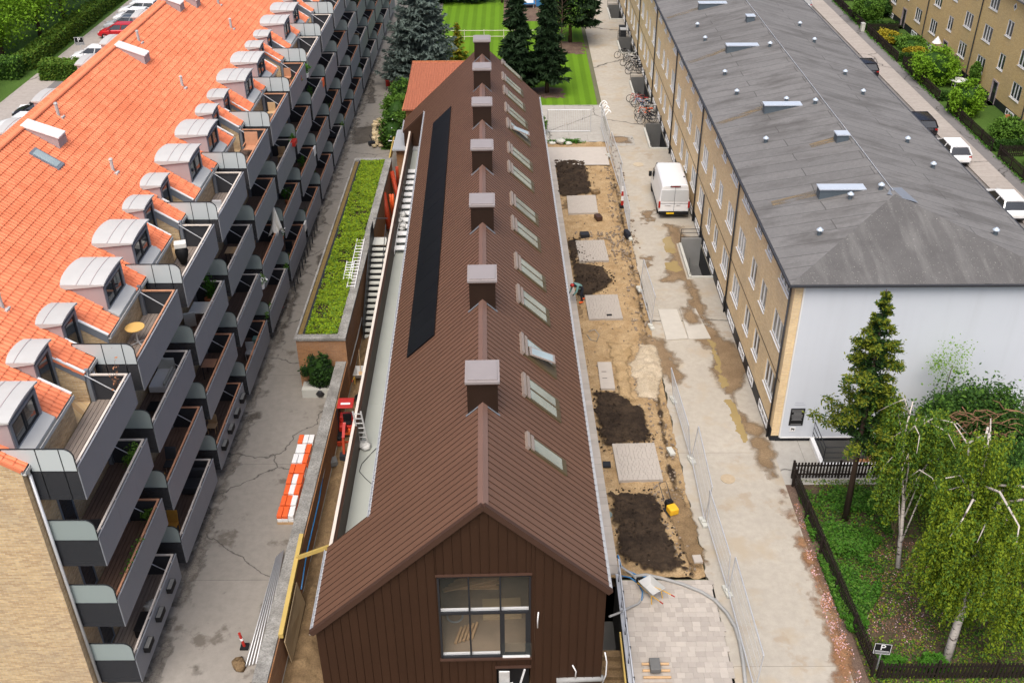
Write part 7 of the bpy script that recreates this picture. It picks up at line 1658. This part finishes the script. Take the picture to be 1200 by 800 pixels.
for k, (y, fz) in enumerate(((24.6, 0), (26.0, 0), (27.4, 0), (36.0, 0), (37.2, 0), (38.4, 0), (39.6, 0))):
    o = thing('rail_planter', ['nearest', 'middle', 'farthest', 'nearest', 'second nearest', 'second farthest', 'farthest'][k]+(' black planter box hung on the lowest balcony at left' if k < 3 else ' black planter box hung on the third ground floor balcony'), 'planter', (-13.12, y, FZ[0]+.6), 'planters on the lowest balcony at left' if k < 3 else 'planters on the third stack'); m = MB(); m.box(-13.18, -12.98, y-.28, y+.28, FZ[0]+.55, FZ[0]+.78); m.build('box', m_black, o); m = MB(); m.box(-13.16, -13.0, y-.26, y+.26, FZ[0]+.78, FZ[0]+.785); m.build('soil', m_concd, o)
for k, (y, f_, mt_, lb) in enumerate(((57.5, 2, m_red, 'red flower box on a distant balcony rail'), (69.0, 2, m_orange, 'orange towel hung over a distant balcony rail'), (58.0, 0, m_cloth, 'pale towel hung over a ground floor balcony rail'), (45.5, 0, m_teal, 'green watering can on a ground floor balcony'), (63.5, 1, m_white, 'white cloth hung over a distant lower balcony'))):
    m = MB(); z = FZ[f_]+1.07; m.box(-13.30, -13.0, y-.35, y+.35, z-.25, z+.03) if 'box' in lb else m.box(-13.27, -13.16, y-.3, y+.3, z-.5, z+.04) if 'can' not in lb else m.obox((-13.8, y, FZ[0]+.2), (.25, .35, .4)); tag(m.build('rail_item', mt_, bevel=.02), lb, 'balcony item')
C = np.concatenate([np.stack([-13.35+.06*rng.normal(size=160), y+.9*rng.random(160)*2, FZ[f_]+1.0+.13*rng.normal(size=160)], 1) for y, f_ in ((24.8, 1), (46.5, 0), (52.0, 0), (75.0, 0), (57.4, 2))])
tag(quads('rail_greenery', leaves(C, .05, .5), [m_leaf_bright, m_leaf_mid]), kind='stuff')
ORD = ['nearest', 'second', 'third', 'fourth', 'fifth', 'sixth', 'seventh', 'eighth', 'ninth', 'tenth', 'eleventh', 'twelfth']; FLN = ['ground floor', 'first floor', 'second floor', 'top floor']
R7 = random.Random(77); taken = {(0, 3), (1, 3), (0, 2), (1, 2), (0, 1), (1, 1), (0, 0), (1, 0), (2, 3), (2, 2)}
def leg4(w_, d_, h, mat): return [('leg', (a*w_, b_*d_, h/2), (.04, .04, h), mat) for a in (-1, 1) for b_ in (-1, 1)]
for si in range(2, 12):
    for fl in range(4):
        if (si, fl) in taken or R7.random() < .30: continue
        y = STACKS[si]+R7.uniform(1.6, 4.2); x = R7.uniform(-14.3, -13.65); wh = f'{FLN[fl]} balcony of the {ORD[si]} stack'; k = R7.choice(('chair', 'table', 'box', 'plant', 'chair', 'plant')); mt_ = R7.choice((m_dark, m_white, m_wood, m_steel, m_rail_o)); L = (x, y, FZ[fl]+.002)
        if k == 'chair': box_item('balcony_chair', f'chair standing on the {wh}', 'chair', L, [('seat', (0, 0, .43), (.44, .44, .04), mt_), ('backrest', (0, .2, .70), (.44, .04, .5), mt_)]+leg4(.18, .18, .42, mt_))
        elif k == 'table': box_item('balcony_table', f'small table standing on the {wh}', 'table', L, [('top', (0, 0, .71), (.6, .7, .035), mt_)]+leg4(.25, .3, .7, m_dark))
        elif k == 'box': box_item('balcony_box', f'storage box standing on the {wh}', 'box', L, [('body', (0, 0, .24), (.5, .9, .46), R7.choice((m_dark, m_conc, m_hatch))), ('lid', (0, 0, .49), (.54, .94, .05), m_soffit)])
        else: pot(f'leafy pot plant on the {wh}', L, .19, .32, R7.choice((m_terracotta, m_black, m_white)), R7.choice((m_leaf_bright, m_leaf_mid)), R7.uniform(.4, .9), 240)
# ---------------------------------------------------------------- signs and street furniture
def text_mesh(txt, size, mat, par, loc, rot):
    cu = bpy.data.curves.new('lettering', 'FONT'); cu.body = txt; cu.size = size; cu.extrude = .004; cu.align_x = 'CENTER'; cu.align_y = 'CENTER'
    t = bpy.data.objects.new('tmp', cu); COL.objects.link(t); bpy.context.view_layer.update(); me = bpy.data.meshes.new_from_object(t); bpy.data.objects.remove(t)
    me.materials.clear(); me.materials.append(mat); o = bpy.data.objects.new('lettering', me); put(o, par); o.location = loc; o.rotation_euler = rot; return o
def p_sign(label, loc, w_, rz, hz, tilt=.35):
    o = thing('parking_sign', label, 'sign', (0, 0, 0)); m = MB(); m.cyl((0, .03, 0), (0, .03, hz+.1), .03, .03, 8); m.build('pole', m_steel, o)
    m = MB(); m.box(-w_/2, w_/2, -.012, .012, hz-w_*.42, hz+w_*.46); m.build('plate', m_black, o)
    m = MB()
    for a, b_, c, d_ in ((-.47, .47, .42, .445), (-.47, .47, -.40, -.375), (-.47, -.445, -.375, .42), (.445, .47, -.375, .42), (-.40, .40, -.16, -.14)): m.box(w_*a, w_*b_, -.018, -.013, hz+w_*c, hz+w_*d_)
    m.build('border', m_white, o); m = MB(); m.box(-w_*.40, w_*.40, -.016, -.013, hz-w_*.34, hz-w_*.18); m.build('lower_panel', m_gt, o)
    text_mesh('P', w_*.62, m_white, o, (0, -.022, hz+w_*.14), (pi/2, 0, 0)); o.location = loc; o.rotation_euler = (0, 0, rz); return o
p_sign('black parking sign with white letter P by the garden fence', g(1027, 785), .62, radians(-8), 1.15)
p_sign('black parking sign with white letter P in the west parking', (-42.6, 99.6, 0), .9, radians(8), 1.6)
gt = thing('garden_table', 'white garden table with parasol base in the street garden', 'table', (0, 0, 0)); m = MB(); m.cyl((0,0,.70), (0,0,.74), .8, .8, 8); m.build('top', m_white, gt)
for k in range(4): m = MB(); a = pi/4+k*pi/2; m.cyl((cos(a)*.5, sin(a)*.5, 0), (cos(a)*.5, sin(a)*.5, .7), .03, .03, 6); m.build('leg', m_white, gt)
gt.location = (40.0, 89.0, .06)
for k, (x, y, mt_, lb) in enumerate(((40.3, 79.0, m_terracotta, 'terracotta garden chair under the basement window'), (40.0, 78.2, m_teal, 'green garden chair by the yellow wall'), (39.9, 77.2, m_white, 'white garden chair near the red pot'))): box_item('garden_chair', lb, 'chair', (x, y, .06), [('seat', (0, 0, .42), (.45, .45, .05), mt_), ('backrest', (0, .22, .75), (.45, .05, .6), mt_), ('leg', (-.18, -.18, .2), (.04, .04, .4), mt_), ('leg', (.18, -.18, .2), (.04, .04, .4), mt_), ('leg', (-.18, .18, .2), (.04, .04, .4), mt_), ('leg', (.18, .18, .2), (.04, .04, .4), mt_)])
box_item('garden_bench', 'grey garden bench in the garden with the round bush', 'bench', (39.9, 75.0, .06), [('seat', (0, 0, .42), (.5, 1.6, .06), m_steel), ('backrest', (.28, 0, .75), (.05, 1.6, .5), m_steel), ('leg', (0, -.7, .2), (.45, .05, .4), m_steel), ('leg', (0, .7, .2), (.45, .05, .4), m_steel)])
box_item('utility_box', 'small pale utility box beside the farthest garden hedge', 'box', (36.8, 107.2, .09), [('cabinet', (0, 0, .4), (.35, .5, .8), m_conc), ('roof', (0, 0, .82), (.4, .55, .05), m_zinc)])
gr = thing('white_parasol', 'closed white garden parasol in front of a far entrance', 'parasol', (40.5, 96.6, .06)); m = MB(); m.cyl((40.5, 96.6, .06), (40.5, 96.6, 2.2), .03, .03, 6); m.build('pole', m_steel, gr); m = MB(); m.lathe([(.45, 1.9), (.25, 2.2), (.03, 2.5)], (40.5, 96.6, 0), 10); m.build('canopy', m_white, gr)
# rubbish heap, container and poles in the west parking
sackheap('rubbish_heap', 'dumped black and white rubbish heap in the west parking', (-41.4, 86.3, 0), 8, (1.0, .7), m_blackbag, 21); sackheap('white_rubbish', 'white bags on top of the dumped rubbish heap', (-40.9, 87.0, .35), 4, (.6, .4), m_plast, 22)
box_item('dumped_mattress', 'white board lying in front of the dumped rubbish', 'board', (-41.9, 84.9, 0), [('board', (0, 0, .12), (1.8, 1.1, .2), m_white, .2)])
box_item('metal_container', 'grey metal container against the yellow wall at the left edge', 'container', (-47.2, 87.0, 0), [('body', (0, 0, .75), (1.3, 1.4, 1.5), m_steel), ('lid', (0, 0, 1.53), (1.4, 1.5, .1), m_hatch), ('vent', (.66, 0, .8), (.04, .9, .8), m_dark)])
yh = thing('yellow_hut', 'corner of a yellow brick hut at the left frame edge', 'building', (-50.5, 89, 0)); m = MB(); m.box(-53, -48.2, 84, 91, 0, 3.2); m.build('wall', m_brick, yh); m = MB(); m.box(-53.2, -48.0, 83.8, 91.2, 3.2, 3.4); m.build('roof', m_felt, yh)
for k in range(3):
    m = MB(); m.tube([Vector((-62, 78, 7.6-.4*k)), Vector((-52+.6*k, 98, 7.0-.45*k)), Vector((-44, 118, 7.4-.4*k)), Vector((-38, 138, 8-.4*k))], .025, 4); tag(m.build('overhead_wire', m_steel), ['highest overhead wire in front of the west trees', 'middle overhead wire in front of the west trees', 'lowest overhead wire in front of the west trees'][k], 'wire')
# bins by the far light well, playground, small things up the road
for k, (y, lb) in enumerate(((105.0, 'black wheeled bin beside the far light well'), (106.0, 'second black wheeled bin beside the far light well'))): box_item('wheeled_bin', lb, 'bin', (11.4, y, 0), [('body', (0, 0, .5), (.6, .7, 1.0), m_dark), ('lid', (0, 0, 1.05), (.66, .76, .1), m_steel if k == 0 else m_dark)])
box_item('play_structure', 'blue play structure beyond the lawn', 'play structure', (4.9, 117.5, 0), [('deck', (0, 0, 1.0), (2.2, 1.6, .2), m_blue), ('roof', (0, .8, 2.0), (2.0, 1.4, .2), m_vent), ('post', (-.9, -.6, .5), (.15, .15, 1.0), m_blue), ('post', (.9, -.6, .5), (.15, .15, 1.0), m_blue), ('panel', (-1.6, .3, .6), (1.2, .1, 1.0), m_blue)])
sheet('playground_sand', m_petal_earth, -1, 7.3, 112, 128, .006)
box_item('blue_trampoline', 'blue and white play equipment left of the tall spruce', 'play equipment', (1.5, 118, 0), [('frame', (0, 0, .5), (2.2, 1.4, .12), m_blue), ('cover', (.3, 0, .6), (1.2, 1.0, .08), m_white), ('leg', (-.9, 0, .22), (.1, 1.0, .45), m_steel), ('leg', (.9, 0, .22), (.1, 1.0, .45), m_steel)])
tp = thing('trellis_panel', 'open steel mesh panel standing on the paved forecourt', 'fence', (2.8, 78.6, 0)); m = MB()
for z in (.1, 1.9): m.cyl((2.8, 78.6, z), (6.3, 78.6, z), .03, .03, 6)
for x in (2.8, 6.3): m.cyl((x, 78.6, 0), (x, 78.6, 1.95), .03, .03, 6)
m.build('frame', m_steel, tp); m = MB()
for k in range(1, 24): m.cyl((2.8+k*.145, 78.6, .1), (2.8+k*.145, 78.6, 1.9), .006, .006, 3, False)
tag(m.build('wire_mesh', m_steel, tp), kind='stuff')
shrub('weed_patch', 'strip of weeds and pale stones at the edge of the forecourt', (4.2, 76.3, .15), (1.5, .35, .2), 700, .06, m_leaf_bright); sackheap('pale_stones', 'pale stones in the weed strip at the edge of the forecourt', (3.6, 76.1, 0), 6, (1.0, .15), m_conc, 33)
gf = thing('painted_scribble', 'pale chalk scribble on the road edge near the forecourt', 'marking', g(708, 127)); m = MB()
for a in (0, 1, 2): c = g(707+2*a, 122+5*a, .006); m.tube([c+Vector((.35*cos(t), .8*sin(t*1.3), 0)) for t in np.linspace(0, 5.5, 14)], .05, 4)
m.build('paint', m_white, gf)
